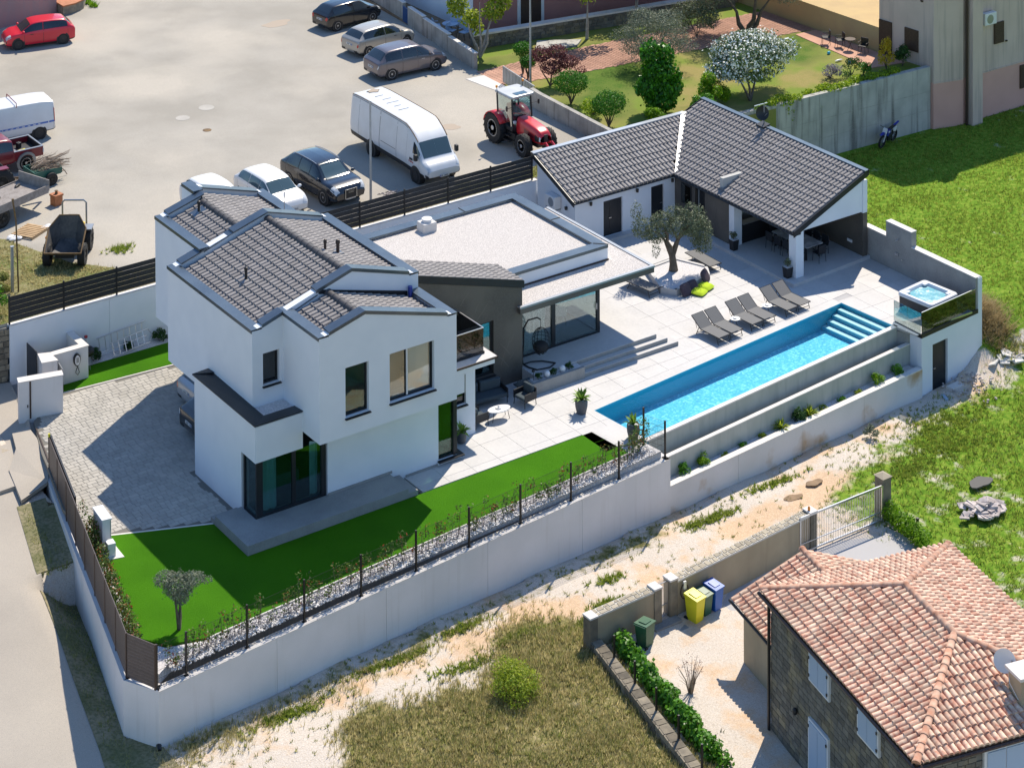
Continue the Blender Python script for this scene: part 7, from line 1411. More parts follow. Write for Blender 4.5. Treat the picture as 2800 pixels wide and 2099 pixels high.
# ------------------------------------------------------------------ terrace furniture
def lounger(loc, rz, lab, flat=False, group='sun loungers along the pool'):
    e = E('sun_lounger', lab, 'sun lounger', loc, rz, group)      # local: x across, y from foot (0) to head
    W2, L1, z0 = .31, 1.12, .30; ang = 0.02 if flat else .62; hl = .68; hy, hz = L1+hl*cos(ang), z0+hl*sin(ang)
    B().box(-W2, .05, z0, W2, L1, z0+.012).obj('seat', 'mesh_grey', e, world=False); B().ext([(-W2, L1, z0+.001), (W2, L1, z0+.001), (W2, hy, hz), (-W2, hy, hz)], (0, -.008*sin(ang), .012)).obj('backrest', 'mesh_grey', e, world=False)
    f = B()
    for s in (-1, 1): f.tube([(s*.33, 0, z0), (s*.33, L1, z0)], .018, 6); f.tube([(s*.33, L1, z0), (s*.33, hy, hz)], .016, 6)
    f.tube([(-.33, 0, z0), (.33, 0, z0)], .018, 6).tube([(-.33, hy, hz), (.33, hy, hz)], .016, 6); f.obj('frame', 'metal_black', e, world=False)
    for s in (-1, 1):
        B().tube([(s*.33, .16, z0), (s*.33, .06, 0)], .017, 6).obj('leg', 'metal_black', e, world=False); B().tube([(s*.33, L1+.10, z0+.03), (s*.33, L1+.26, 0)], .017, 6).obj('leg', 'metal_black', e, world=False)
    B().tube([(-.33, .09, .1), (.33, .09, .1)], .012, 5).tube([(-.33, L1+.2, .1), (.33, L1+.2, .1)], .012, 5).obj('stretcher', 'metal_black', e, world=False)
    if not flat: B().tube([(-.3, L1+.45*cos(ang), z0+.45*sin(ang)), (-.3, L1+.24, z0-.05)], .011, 5).tube([(.3, L1+.45*cos(ang), z0+.45*sin(ang)), (.3, L1+.24, z0-.05)], .011, 5).obj('back_support', 'metal_black', e, world=False)
    return e
for k, (x, nm) in enumerate(((7.82, 'nearest the patio steps'), (8.56, 'second from the patio steps'), (9.78, 'third from the patio steps, right of the first side table'), (10.52, 'fourth from the patio steps, left of the second side table'), (11.86, 'second from the pump house end'), (12.62, 'nearest the pump house, in the loggia shadow'))):
    lounger((x, 1.36+.075*(x-7.5), 0), .07, 'grey mesh sun lounger '+nm)
lounger((8.28, 6.55, 0), .15, 'sun lounger in the dappled shade left of the olive planter', True, 'spare loungers by the olive'); lounger((12.02, 6.95, 0), -.02, 'sun lounger in shade right of the olive tree', True, 'spare loungers by the olive')
for k, (x, y) in enumerate(((9.12, 2.26), (11.05, 2.42))):
    e = E('side_table', ('small round side table between the second and third lounger', 'small round side table between the fourth and fifth lounger')[k], 'table', (x, y, 0), 0, 'lounger side tables'); B().lathe([(0, .38), (.21, .38), (.22, .395), (0, .40)], (0, 0, 0), 20).obj('table_top', 'galvanised', e, smooth=40, world=False)
    for a in (0, 2.1, 4.2): B().tube([(.16*cos(a), .16*sin(a), .38), (.08*cos(a+.4), .08*sin(a+.4), .2), (.19*cos(a), .19*sin(a), 0)], .010, 5).obj('leg', 'metal_black', e, world=False)
    tag(B().lathe([(0, 0), (.07, 0), (.08, .03), (.05, .035), (0, .02)], (x, y, .402), 12).obj('ashtray', 'plastic_white'), ('white dish on the side table nearer the patio', 'white dish on the side table nearer the pump house')[k], 'dish')
def cushion(loc, s, rz, m, lab, tilt=0., group=None):
    b = B(); n = 8
    for sg in (1, -1):
        k = B().grid(lambda u, v: ((u-.5)*s[0]*(1-.10*(4*(v-.5)**2)*(abs(2*u-1))), (v-.5)*s[1]*(1-.10*(4*(u-.5)**2)*(abs(2*v-1))), sg*s[2]*.5*(max(0, (1-(2*u-1)**4)*(1-(2*v-1)**4)))**.5), n, n)
        if sg < 0: k.f = [tuple(reversed(f)) for f in k.f]
        b.add(k.v, k.f)
    o = b.obj('floor_cushion', m, smooth=True); o.location = loc; o.rotation_euler = (tilt, 0, rz); return tag(o, lab, 'cushion', group)
cushion((9.98, 5.66, .09), (.66, .66, .17), .45, 'fabric_lime', 'left lime green floor cushion', .06, 'floor cushions'); cushion((10.55, 5.90, .10), (.66, .66, .18), .35, 'fabric_lime', 'right lime green floor cushion', .08, 'floor cushions')
cushion((9.42, 5.88, .24), (.62, .55, .20), .15, 'fabric_aubergine', 'left dark purple cushion leaning on the planter', 1.05, 'floor cushions'); cushion((9.95, 6.05, .22), (.58, .5, .18), .1, 'fabric_aubergine', 'middle dark purple cushion half hidden by the others', .95, 'floor cushions'); cushion((10.85, 6.28, .34), (.62, .58, .20), .5, 'fabric_aubergine', 'right dark purple cushion standing upright by the planter', 1.1, 'floor cushions')
# lounge group beside the brown wall
so_ = E('outdoor_sofa', 'slate blue two-seat sofa against the brown wall', 'sofa', (-3.35, 2.95, 0), -.12)
B().box(-1.0, -.36, .24, 1.0, .36, .40).obj('seat', 'fabric_slate', so_, world=False, bevel=.04)
for x in (-.5, .5): B().box(x-.46, .16, .40, x+.46, .34, .80).obj('back_cushion', 'fabric_slate', so_, world=False, bevel=.06)
B().box(-1.03, .345, .2, 1.03, .40, .72).box(.985, -.34, .2, 1.03, .345, .56).box(-1.03, -.34, .2, -.985, .345, .56).obj('frame', 'metal_dark', so_, world=False)
for x in (-.98, .98):
    for y in (-.33, .35): B().cyl((x, y, .22), (x, y, 0), .018, n=6).obj('leg', 'metal_black', so_, world=False)
def armchair(loc, rz, lab):
    e = E('outdoor_armchair', lab, 'armchair', loc, rz, 'terrace armchairs'); B().box(-.30, -.30, .26, .30, .28, .38).obj('seat', 'fabric_slate', e, world=False, bevel=.04); B().box(-.28, .14, .38, .28, .28, .76).obj('back_cushion', 'fabric_slate', e, world=False, bevel=.06); B().box(-.34, .27, .24, .34, .315, .68).box(-.345, -.30, .24, -.305, .27, .54).box(.305, -.30, .24, .345, .27, .54).obj('frame', 'metal_dark', e, world=False)
    for x in (-.32, .32):
        for y in (-.28, .29): B().cyl((x*.92, y, .25), (x, y*1.05, 0), .014, n=6).obj('leg', 'metal_black', e, world=False)
armchair((-1.92, 2.0, 0), -1.45, 'slate armchair right of the sofa, back to the planter'); armchair((-4.35, 1.75, 0), 1.6, 'slate armchair at the left of the oval table, half hidden by the white wall')
ot_ = E('oval_coffee_table', 'white oval coffee table on thin dark legs', 'table', (-3.42, 1.62, 0), -.1); B().prism([(.48*cos(2*pi*i/28), .27*sin(2*pi*i/28)) for i in range(28)], .37, .40).obj('table_top', 'plastic_white', ot_, world=False)
for x, y in ((-.3, -.14), (.3, -.14), (-.3, .14), (.3, .14)): B().cyl((x, y, .37), (x*1.25, y*1.2, 0), .012, n=5).obj('leg', 'metal_black', ot_, world=False)
tag(B().lathe([(0, 0), (.09, 0), (.12, .035), (.09, .035), (.05, .012), (0, .012)], (-3.42, 1.66, .402), 14).lathe([(0, .1), (.035, .1), (.035, 0)], (-3.42, 1.66, .41), 8).obj('candle_dish', 'plastic_white'), 'white dish with a candle on the oval table', 'dish')
# hanging egg chair
eg = E('hanging_egg_chair', 'black wicker hanging egg chair on a curved stand in front of the curtain', 'hanging chair', (-.05, 3.62, .48))
B().tube([(-.45, -.45, .03), (-.6, -.1, .03), (-.62, .25, .03), (-.50, .50, .10), (-.42, .52, .7), (-.44, .48, 1.35), (-.30, .36, 1.70), (-.02, .12, 1.82), (.08, .02, 1.75)], .032, 8).tube([(.50, -.40, .03), (.15, .05, .03), (-.25, .25, .03), (-.62, .25, .03)], .03, 8).tube([(.50, -.40, .03), (.1, -.58, .03), (-.45, -.45, .03)], .028, 8).obj('stand', 'metal_black', eg, smooth=True, world=False)
B().tube([(.08, .02, 1.75), (.08, .02, 1.42)], .010, 5).obj('chain', 'metal_black', eg, world=False)
wk = B(); cx, cy, cz = .08, .0, .88
for k in range(14):
    a = 2*pi*k/14; pts = [(cx+.36*sin(t)*cos(a), cy+.36*sin(t)*sin(a), cz+.55*cos(t)) for t in np.linspace(.05, 3.0, 12)]
    if -2.3 < ((a+pi) % (2*pi)-pi) < -.7: continue
    wk.tube(pts, .010, 4)
for t in np.linspace(.3, 2.8, 10): wk.tube([(cx+.36*sin(t)*cos(a), cy+.36*sin(t)*sin(a), cz+.55*cos(t)) for a in np.linspace(-.7, 3.85, 18)], .009, 4)
wk.obj('wicker_shell', 'metal_black', eg, world=False); B().ball((cx, cy+.04, cz-.24), (.32, .30, .24), 14, 8).obj('cushion', 'dark_interior', eg, smooth=True, world=False)
for k, x in enumerate((-.40, .36)): tag(B().ball((x, 2.63, .53), .135, 16, 10).obj('globe_lamp', 'shutter_blue' if False else 'plastic_white', smooth=True), ('left white globe lamp in the patio planter', 'right white globe lamp in the patio planter')[k], 'lamp', 'globe lamps')
tag(B().cyl((-1.0, 2.72, .4), (-1.0, 2.72, .75), .012, n=5).lathe([(.07, 0), (.06, .05), (0, .08)], (-1.0, 2.72, .75), 10).obj('path_light', 'metal_black'), 'small black path light at the planter end', 'lamp')
tag(B().box(-.3, 0, 0, .3, .02, .26).box(-.3, .02, .0, .3, .3, .05).obj('gravel_bag', 'fabric_slate', loc=(-1.45, 2.75, .30)), 'dark slate box at the left end of the patio planter', 'box')
# loggia dining set
dt = E('dining_table', 'long marble-topped dining table inside the loggia', 'table', (16.25, 6.25, .15), .02); B().box(-.5, -1.15, .60, .5, 1.15, .64).obj('table_top', 'marble', dt, world=False)
for x in (-.4, .4):
    for y in (-1.0, 1.0): B().box(x-.04, y-.04, 0, x+.04, y+.04, .60).obj('leg', 'metal_black', dt, world=False)
def dchair(loc, rz, lab, m='metal_dark', g='loggia dining chairs', nm='dining_chair'):
    e = E(nm, lab, 'chair', loc, rz, g); B().box(-.22, -.22, .38, .22, .22, .43).obj('seat', m, e, world=False, bevel=.02); B().box(-.22, .19, .43, .22, .235, .80).obj('backrest', m, e, world=False, bevel=.02); B().box(-.26, -.15, .55, -.225, .23, .58).box(.225, -.15, .55, .26, .23, .58).obj('armrest', m, e, world=False)
    for x in (-.19, .19):
        for y in (-.19, .2): B().cyl((x, y, .38), (x*1.1, y*1.1, 0), .013, n=5).obj('leg', 'metal_black', e, world=False)
for k in range(4): dchair((15.52, 5.4+.57*k, .15), pi/2, ('first', 'second', 'third', 'fourth')[k]+' dark chair from the outer pillar on the near side of the marble table'); dchair((16.98, 5.4+.57*k, .15), -pi/2, ('first', 'second', 'third', 'fourth')[k]+' dark chair from the outer pillar on the far side of the marble table')
dchair((16.3, 4.85, .15), pi, 'dark chair at the outer head of the marble table'); dchair((16.25, 7.65, .15), 0, 'dark chair at the inner head of the marble table')
# seen through the patio glazing
dt2 = E('round_dining_table', 'pale round table inside the glazed room', 'table', (2.4, 6.9, .48)); B().lathe([(0, .60), (.55, .60), (.55, .64), (0, .64)], (0, 0, 0), 24).obj('table_top', 'plastic_white', dt2, world=False); B().lathe([(.28, 0), (.05, .04), (.05, .6)], (0, 0, 0), 14).obj('leg', 'metal_grey', dt2, world=False)
for k, (x, y, r) in enumerate(((2.75, 6.0, 2.6), (1.75, 6.2, 3.6), (3.15, 7.3, -1.4))): dchair((x, y, .48), r, ('white shell chair nearest the glass inside the glazed room', 'white shell chair left of the round indoor table', 'white shell chair right of the round indoor table')[k], 'plastic_white', 'indoor chairs', 'shell_chair')
# ladders, bins and boxes around the entrance
ld = E('aluminium_ladder', 'folded aluminium ladder leaning along the white back wall', 'ladder', (-13, 15.3, 0))
for zz, yy in ((.18, 15.28), (.75, 15.44)): B().tube([(-13.95, yy, zz), (-11.75, yy-.02, zz+.20)], .022, 6).obj('rail', 'steel', ld)
for k in range(8): t = .04+k*.125; B().tube([(-13.95+2.2*t, 15.28, .18+.20*t), (-13.95+2.2*t, 15.43, .75+.20*t)], .014, 5).obj('rung', 'steel', ld)
ld2 = E('step_ladder', 'smaller aluminium step ladder lying in front of the long ladder', 'ladder', (-12.8, 15.1, 0))
for zz, yy in ((.04, 14.95), (.50, 15.2)): B().tube([(-13.45, yy, zz), (-11.75, yy, zz+.18)], .02, 6).obj('rail', 'steel', ld2)
B().tube([(-11.75, 14.95, .22), (-11.62, 15.07, .45), (-11.75, 15.2, .68)], .02, 6).obj('hoop', 'steel', ld2)
for k in range(6): t = .05+k*.16; B().box(-13.45+1.7*t-.03, 14.94, .04+.18*t, -13.45+1.7*t+.03, 14.96, .06+.18*t).tube([(-13.45+1.7*t, 14.95, .04+.18*t), (-13.45+1.7*t, 15.2, .50+.18*t)], .02, 5).obj('tread', 'steel', ld2)
tag(B().lathe([(.07, 0), (.07, .95), (.05, .97), (0, .97)], (-14.45, 15.35, 0), 12).obj('drain_pipe', 'plastic_white'), 'short white pipe stub with a red cap by the ladder', 'pipe'); tag(B().lathe([(0, 0), (.07, 0), (.07, .07), (0, .08)], (-14.45, 15.35, .975), 10).obj('pipe_cap', 'print_red'), 'red cap on the white pipe stub', 'cap')
bq = E('kettle_barbecue', 'black kettle barbecue behind the charger wall', 'barbecue', (-14.62, 14.75, 0)); B().ball((0, 0, .68), (.24, .24, .22), 16, 10).obj('kettle', 'metal_black', bq, smooth=True, world=False)
for a in (.4, 2.5, 4.6): B().cyl((.12*cos(a), .12*sin(a), .55), (.22*cos(a), .22*sin(a), 0), .012, n=5).obj('leg', 'metal_grey', bq, world=False)
tag(B().prism([(-16.3, 14.75), (-15.5, 14.65), (-15.5, 15.2), (-16.3, 15.25)], .0, .78).prism([(-16.34, 14.7), (-15.46, 14.6), (-15.46, 15.24), (-16.34, 15.29)], .781, .83).obj('yellow_bin', 'plastic_yellow'), 'yellow-lidded bin hidden behind the charger wall', 'bin')
ub = E('utility_cabinet', 'tall white utility cabinet beside the driveway fence', 'cabinet', (-19.75, 2.35, 0)); B().prism([(-19.92, 1.90), (-19.62, 1.84), (-19.52, 2.80), (-19.82, 2.86)], 0, 1.08).obj('cabinet_body', 'plastic_white', ub); B().prism([(-19.95, 1.87), (-19.59, 1.81), (-19.49, 2.82), (-19.85, 2.88)], 1.081, 1.12).obj('cabinet_cap', 'plastic_white', ub); B().prism([(-19.66, 1.838), (-19.64, 1.834), (-19.64, 1.828), (-19.66, 1.832)], .05, 1.05).obj('door_seam', 'metal_grey', ub); B().prism([(-20.05, 1.3), (-19.45, 1.15), (-19.35, 2.9), (-19.95, 3.0)], -.1, .02).obj('plinth', 'cap_stone', ub)
tag(B().prism([(-19.95, 1.40), (-19.68, 1.35), (-19.64, 1.68), (-19.91, 1.73)], .021, .48).obj('meter_box', 'plastic_white'), 'small white meter box in front of the utility cabinet', 'box')
# stone edge at the far left
rs = random.Random(21); sw = E('old_stone_wall', 'old rubble stone wall at the left edge beside the white wall', 'wall', (-18.0, 15.6, 0)); B().prism([(-19.6, 15.9), (-17.75, 15.62), (-17.75, 16.2), (-19.6, 16.4)], -.3, 2.15).obj('wall_core', 'stone_mortar', sw)
ms = []
for r_ in range(9):
    x = -19.5
    while x < -17.8:
        w_ = rs.uniform(.2, .42); ms.append(frame((x+w_/2, 15.88-(x+19.6)*.15, .0+r_*.235), (1, -.15, 0), (.15, 1, 0)) @ Matrix.Rotation(rs.uniform(-.08, .08), 4, 'Y') @ Matrix.Diagonal((w_*.94, .12, .21, 1))); x += w_
st1 = B(); st1.v = [(-.5, -.5, .05), (.5, -.45, 0), (.46, -.5, .95), (-.44, -.45, 1.0), (-.5, .5, 0), (.5, .5, 0), (.5, .5, 1), (-.5, .5, 1)]; st1.f = [(0, 1, 2, 3), (1, 5, 6, 2), (3, 2, 6, 7), (4, 0, 3, 7), (0, 4, 5, 1)]
pieces('stone', st1, ms, 'stone_rubble', sw)
# ------------------------------------------------------------------ stone house at the lower right
EX, EY = Vector((.973, -.232, 0)), Vector((.232, .973, 0)); CF = Vector((-7.39, -24.7, 0))
def hp(u, v, z=0.): p = CF+EX*u+EY*v; return Vector((p.x, p.y, z))
sh = E('stone_house', 'brown stone house with a hipped terracotta roof and pale blue shutters', 'house', tuple(hp(3.5, 5, -2.6)))
GZ = -2.55
def lbox(u0, v0, z0, u1, v1, z1): return B().prism([hp(u0, v0)[:2], hp(u1, v0)[:2], hp(u1, v1)[:2], hp(u0, v1)[:2]], z0, z1)
lbox(.27, .27, GZ-.3, 6.75, 9.05, 1.93).obj('wall', 'stone_mortar', sh)
# laid stones on the two walls in view
rs = random.Random(4); ms = []
openings = [(5.22, 6.44, .70, 1.66), (2.32, 3.52, .74, 1.66), (5.26, 6.47, -2.6, -.40)]
z_ = GZ
while z_ < 1.9:
    h_ = rs.uniform(.15, .23)
    if z_+h_ > 1.93: break
    v = .27
    while v < 9.0:
        w_ = min(rs.uniform(.22, .48), 9.05-v)
        if w_ > .08 and not any(a < v+w_/2 < b_ and c < z_+h_/2 < d for a, b_, c, d in openings): ms.append(frame(hp(.26, v+w_/2, z_), -EY, EX) @ Matrix.Diagonal((w_*.955, .05, h_*.93, 1)))
        v += w_
    u = .27
    while u < 6.7:
        w_ = min(rs.uniform(.22, .48), 6.75-u)
        if w_ > .08 and not (2.25 < u+w_/2 < 3.85 and z_ > .3): ms.append(frame(hp(u+w_/2, .26, z_), EX, EY) @ Matrix.Diagonal((w_*.955, .05, h_*.93, 1)))
        u += w_
    z_ += h_
pieces('stone', st1, ms, 'stone_wall', sh, 300, 'stones')
for k, (v0, v1, za_, zb_) in enumerate(((5.29, 6.37, .78, 1.60), (2.39, 3.45, .82, 1.60), (5.33, 6.40, -2.4, -.55))):
    f = lbox(.16, v0-.08, za_-.08, .255, v1+.08, zb_+.07).obj('window', 'trim_white', sh)
    for a, b_ in ((v0+.01, (v0+v1)/2-.01), ((v0+v1)/2+.01, v1-.01)):
        s_ = lbox(.135, a, za_, .158, b_, zb_).obj('shutter', 'shutter_blue', f)
    for zz in (za_+.12, zb_-.15):
        for vv in (v0-.02, v1+.0): lbox(.11, vv-.02, zz-.04, .134, vv+.03, zz+.04).obj('hinge', 'metal_black', f)
f = lbox(2.35, .15, .35, 3.8, .255, 1.72).obj('window', 'trim_white', sh)
for a, b_ in ((2.45, 3.05), (3.09, 3.7)): lbox(a, .12, .4, b_, .148, 1.66).obj('shutter', 'shutter_blue', f)
B().ball(tuple(hp(.14, 7.28, -.78)), (.09, .09, .12), 10, 6).obj('wall_lamp', 'metal_black', sh)
B().cyl(hp(.15, 9.0, GZ), hp(.15, 9.0, 1.8), .05, n=8).obj('downpipe', 'metal_black', sh)
# hipped roof
ez, rz_, R0, R1, U_, V_ = 2.0, 2.98, 3.5, 6.3, 7.0, 9.3
c00, c10, c11, c01, ra, rb2 = hp(0, 0, ez), hp(U_, 0, ez), hp(U_, V_, ez), hp(0, V_, ez), hp(3.5, R0, rz_), hp(3.5, R1, rz_)
dk = B(); dk.quad(c01, c00, ra, rb2); dk.quad(c00, c10, ra); dk.quad(c10, c11, rb2, ra); dk.quad(c11, c01, rb2); dk.obj('roof_deck', 'tile_ridge_terra', sh)
lbox(.06, .06, 1.86, 6.94, 9.24, 1.96).obj('eave_board', 'gutter_brown', sh)
def hip_tiles(p, q, top1, top2, w, l):
    """tiles over a trapezoid: eave p-q, ridge top1 (above p side) - top2"""
    ux = (q-p).normalized(); n = ux.cross(((top1+top2)/2-p)).normalized(); n = n if n.z > 0 else -n; vy = n.cross(ux).normalized(); vy = vy if vy.z > 0 else -vy; Hh = (top1-p).dot(vy); a = (top1-p).dot(ux); b_ = (top2-p).dot(ux); Lq = (q-p).length; out = []; nv = int(Hh/l)+1
    for j in range(nv):
        t = min(1, (j+.5)*l/Hh); lo, hi = a*t, Lq+(b_-Lq)*t; i0 = int(lo/w); 
        for i in range(i0, int(hi/w)+1):
            c = (i+.5)*w
            if lo+.02 < c < hi-.02 and (j+.8)*l < Hh+.15:
                o = p+ux*(i*w)+vy*(j*l); e1 = ux if ux.cross(vy).z > 0 else -ux
                if e1 is not ux: o = o+ux*w
                out.append(frame(o, e1, vy))
    return out
TT = hip_tiles(c00, c01, ra, rb2, .20, .33)+hip_tiles(c00, c10, ra, ra, .20, .33)+hip_tiles(c10, c11, ra, rb2, .20, .33)+hip_tiles(c01, c11, rb2, rb2, .20, .33)
pieces('roof_tile', wave_tile(.20, .33, .075, .16, .05), TT, 'tile_terracotta', sh, 300, 'roof_tiles', smooth=40)
for p, q in ((c00, ra), (c10, ra), (rb2, ra), (c01, rb2), (c11, rb2)): ridge_tiles(p+Vector((0, 0, .07)), q+Vector((0, 0, .09)), .12, .34, 'ridge_tile', 'tile_ridge_terra', sh)
g_ = B(); g_.tube([hp(-.06, -.06, 1.93), hp(-.06, 9.3, 1.93)], .06, 6); g_.tube([hp(-.06, -.06, 1.93), hp(7, -.06, 1.93)], .06, 6); g_.tube([hp(7.06, 0, 1.93), hp(7.06, 9.3, 1.93)], .06, 6); g_.obj('gutter', 'gutter_brown', sh)
ch = lbox(4.0, .75, 2.0, 4.7, 1.4, 3.05).obj('chimney', 'tan_plaster', sh); lbox(3.92, .67, 3.051, 4.78, 1.48, 3.14).obj('chimney_cap', 'cap_stone', ch)
sd_ = E('roof_satellite_dish', 'white satellite dish beside the chimney of the stone house', 'dish', tuple(hp(4.15, 1.75, 2.4))); bowl(tuple(hp(4.1, 1.75, 3.05)), (-.75, -.5, .35), .33, 'plastic_white', sd_); B().cyl(hp(4.25, 1.6, 2.3), hp(4.25, 1.6, 3.1), .025, n=6).obj('mast', 'metal_grey', sd_); B().tube([hp(4.1, 1.55, 2.85), hp(3.9, 1.2, 2.75), hp(4.0, .9, 2.4)], .012, 5).obj('cable', 'plastic_white', sd_)
# low tan wing with its own small roof
lbox(1.15, 9.06, GZ-.3, 6.2, 12.65, -.55).obj('wing_wall', 'tan_plaster', sh); B().ext([hp(1.15, 12.4, -.551), hp(6.2, 12.4, -.551), hp(3.67, 12.4, .40)], tuple(EY*.25)).obj('wing_wall', 'tan_plaster', sh)
w0, w1_, w2_ = hp(.95, 13.2, -.55), hp(3.67, 13.2, .50), hp(6.4, 13.2, -.55); s0, s1, s2 = hp(.95, 8.9, -.55), hp(3.67, 8.9, .50), hp(6.4, 8.9, -.55)
dk = B(); dk.quad(w0, s0, s1, w1_); dk.quad(s2, w2_, w1_, s1); dk.obj('wing_roof_deck', 'tile_ridge_terra', sh)
pieces('wing_tile', wave_tile(.20, .33, .075, .16, .05), hip_tiles(s0, w0, s1, w1_, .20, .33)+hip_tiles(s2, w2_, s1, w1_, .20, .33), 'tile_terracotta', sh, 300, 'wing_tiles', smooth=40)
ridge_tiles(w1_+Vector((0, 0, .07)), s1+Vector((0, 0, .07)), .12, .34, 'ridge_tile', 'tile_ridge_terra', sh); B().tube([hp(.9, 13.2, -.62), hp(.9, 9, -.62)], .05, 6).obj('gutter', 'metal_black', sh)
# yard
S(B().prism([(-7.1, -9.35), (3.4, -8.9), (6.75, -9.0), (6.6, -11.6), (5.0, -14), (0, -30), (-12.5, -30), (-8.4, -16.6)], -3.0, GZ).obj('yard_gravel', 'gravel_white'))
yp = [(-6.3, -9.5), (-5.4, -9.45), (3.4, -8.92), (6.7, -9.02), (6.6, -11.6), (2, -12.5), (-3.3, -12.9), (-5.6, -16.5), (-8.2, -24.5), (-9.6, -24.5), (-6.55, -17.0), (-5.10, -15.3), (-4.53, -13.4), (-4.10, -10.92), (-5.0, -10.75)]
yd = S(B().prism(yp, -3.0, GZ+.010).obj('yard_paving', 'deck_joint')); ms = []
mat('yard_tile', (.52, .49, .44), .75, (.46, .43, .385), 1.5, fine=(.56, .53, .48), fscale=14, famt=.3, rand=.07)
for i in range(26):
    for j in range(28):
        c = hp(-3.0+.62*i, 3.0+.42*j+(.2 if i % 2 else 0))
        if all(inside((hp(-3.0+.62*i+a, 3.0+.42*j+(.2 if i % 2 else 0)+d)[:2]), yp) for a in (-.3, .3) for d in (-.2, .2)): ms.append(frame((c.x, c.y, GZ+.010), EX, EY))
pieces('yard_tile', B().box(-.303, -.203, 0, .303, .203, .012), ms, 'yard_tile', yd)
for k, (x, y) in enumerate(((-5.0, -11.15), (-4.35, -11.05))): tag(B().obox((x-.28, y), (x+.28, y+.06), .34, GZ, GZ+.03).obj('inspection_lid', 'plastic_green'), ('left pale green inspection lid in the gravel', 'right pale green inspection lid in the gravel')[k], 'lid', 'inspection lids')
# boundary wall with crazy-paved coping
tw = E('yard_wall', 'tan rendered yard wall capped with crazy-paved flagstones', 'wall', (-2, -9.1, GZ)); mortar = []
for (a, c) in (((-7.15, -9.25), (-4.55, -9.22)), ((-3.55, -9.18), (3.2, -8.68))):
    B().obox(a, c, .36, -2.9, -1.26).obj('wall_panel', 'tan_plaster', tw); B().obox(a, c, .42, -1.259, -1.20).obj('coping_bed', 'flag_joint', tw)
    p, q = Vector(a), Vector(c); d = (q-p); L2 = d.length; d.normalize(); nn = Vector((-d.y, d.x)); x = .02; rs = random.Random(int(L2*10))
    while x < L2-.1:
        w_ = rs.uniform(.13, .30); sp = rs.uniform(.12, .30)
        for lo, hi in ((-.20, -.20+sp), (-.20+sp, .20)):
            poly = [p+d*(x+.008)+nn*(lo+.01), p+d*(x+w_*rs.uniform(.9, 1.05)-.01)+nn*(lo+.01+rs.uniform(0, .03)), p+d*(x+w_*rs.uniform(.85, 1.0)-.01)+nn*(hi-.012), p+d*(x+.012+rs.uniform(0, .04))+nn*(hi-.01-rs.uniform(0, .03))]
            B().prism(poly, -1.199, -1.182).obj('flagstone', 'flagstone', tw)
        x += w_
for k, (x, y, zt) in enumerate(((-7.22, -9.28, -1.15), (-4.42, -9.25, -1.10), (-3.68, -9.2, -1.05), (3.28, -8.72, -1.08))): B().box(x-.16, y-.2, -2.9, x+.16, y+.2, zt-.08).obj('pier', 'stone_rubble', tw); B().box(x-.18, y-.22, zt-.079, x+.18, y+.22, zt-.02).obj('pier_cap', 'cap_stone', tw)
tag(B().lathe([(.05, 0), (.05, .10), (.03, .14), (0, .15)], (3.2, -8.75, -1.09), 8).obj('warning_lamp', 'lamp_amber'), 'small yellow warning lamp on the wall end by the gate', 'lamp')
pgt = E('wicket_gate', 'narrow silver barred gate in the tan wall', 'gate', (-4.05, -9.22, -2.2)); B().box(-4.25, -9.24, -2.35, -3.85, -9.21, -2.32).box(-4.25, -9.24, -1.18, -3.85, -9.21, -1.15).box(-4.25, -9.24, -1.95, -3.85, -9.21, -1.93).obj('gate_frame', 'steel', pgt)
pieces('bar', B().cyl((0, 0, -2.34), (0, 0, -1.05), .009, n=5), [Matrix.Translation((-4.25+.05*k, -9.225, 0)) for k in range(9)], 'steel', pgt)
S(B().box(-4.75, -9.75, -2.7, -3.6, -9.38, -2.36).obj('wicket_step', 'concrete_grey')); S(B().box(-4.75, -10.1, -2.7, -3.6, -9.752, -2.46).obj('wicket_step', 'concrete_grey'))
sgt = E('barred_gate', 'long silver barred sliding gate of the stone house', 'gate', (4.7, -8.85, -2.5)); ga, gb2 = Vector((2.62, -8.90)), Vector((6.68, -8.98)); B().obox(ga, gb2, .05, -1.20, -1.13).obox(ga, gb2, .05, -2.48, -2.42).obox(ga, gb2, .03, -2.15, -2.12).box(2.60, -8.93, -2.48, 2.66, -8.87, -1.13).box(6.64, -9.01, -2.48, 6.70, -8.95, -1.13).obj('gate_frame', 'steel', sgt)
pieces('bar', B().cyl((0, 0, -2.42), (0, 0, -1.2), .010, n=5), [Matrix.Translation((2.72+.085*k, -8.90-.0017*k, 0)) for k in range(46)], 'steel', sgt)
gp_ = E('gate_pillar', 'square stone gate pillar with a pitched cap', 'pillar', (6.98, -8.70, -2.5)); B().box(6.78, -8.92, -2.8, 7.2, -8.48, -.98).obj('shaft', 'stone_rubble', gp_); B().add([(6.74, -8.96, -.978), (7.24, -8.96, -.978), (7.24, -8.44, -.978), (6.74, -8.44, -.978), (6.99, -8.70, -.86)], [(0, 1, 4), (1, 2, 4), (2, 3, 4), (3, 0, 4), (3, 2, 1, 0)]).obj('cap', 'flagstone', gp_)
tag(B().box(6.86, -10.63, -2.6, 6.94, -10.55, -1.75).box(6.85, -10.64, -1.75, 6.95, -10.54, -1.73).obj('black_post', 'metal_black'), 'short black post behind the bright hedge', 'post')
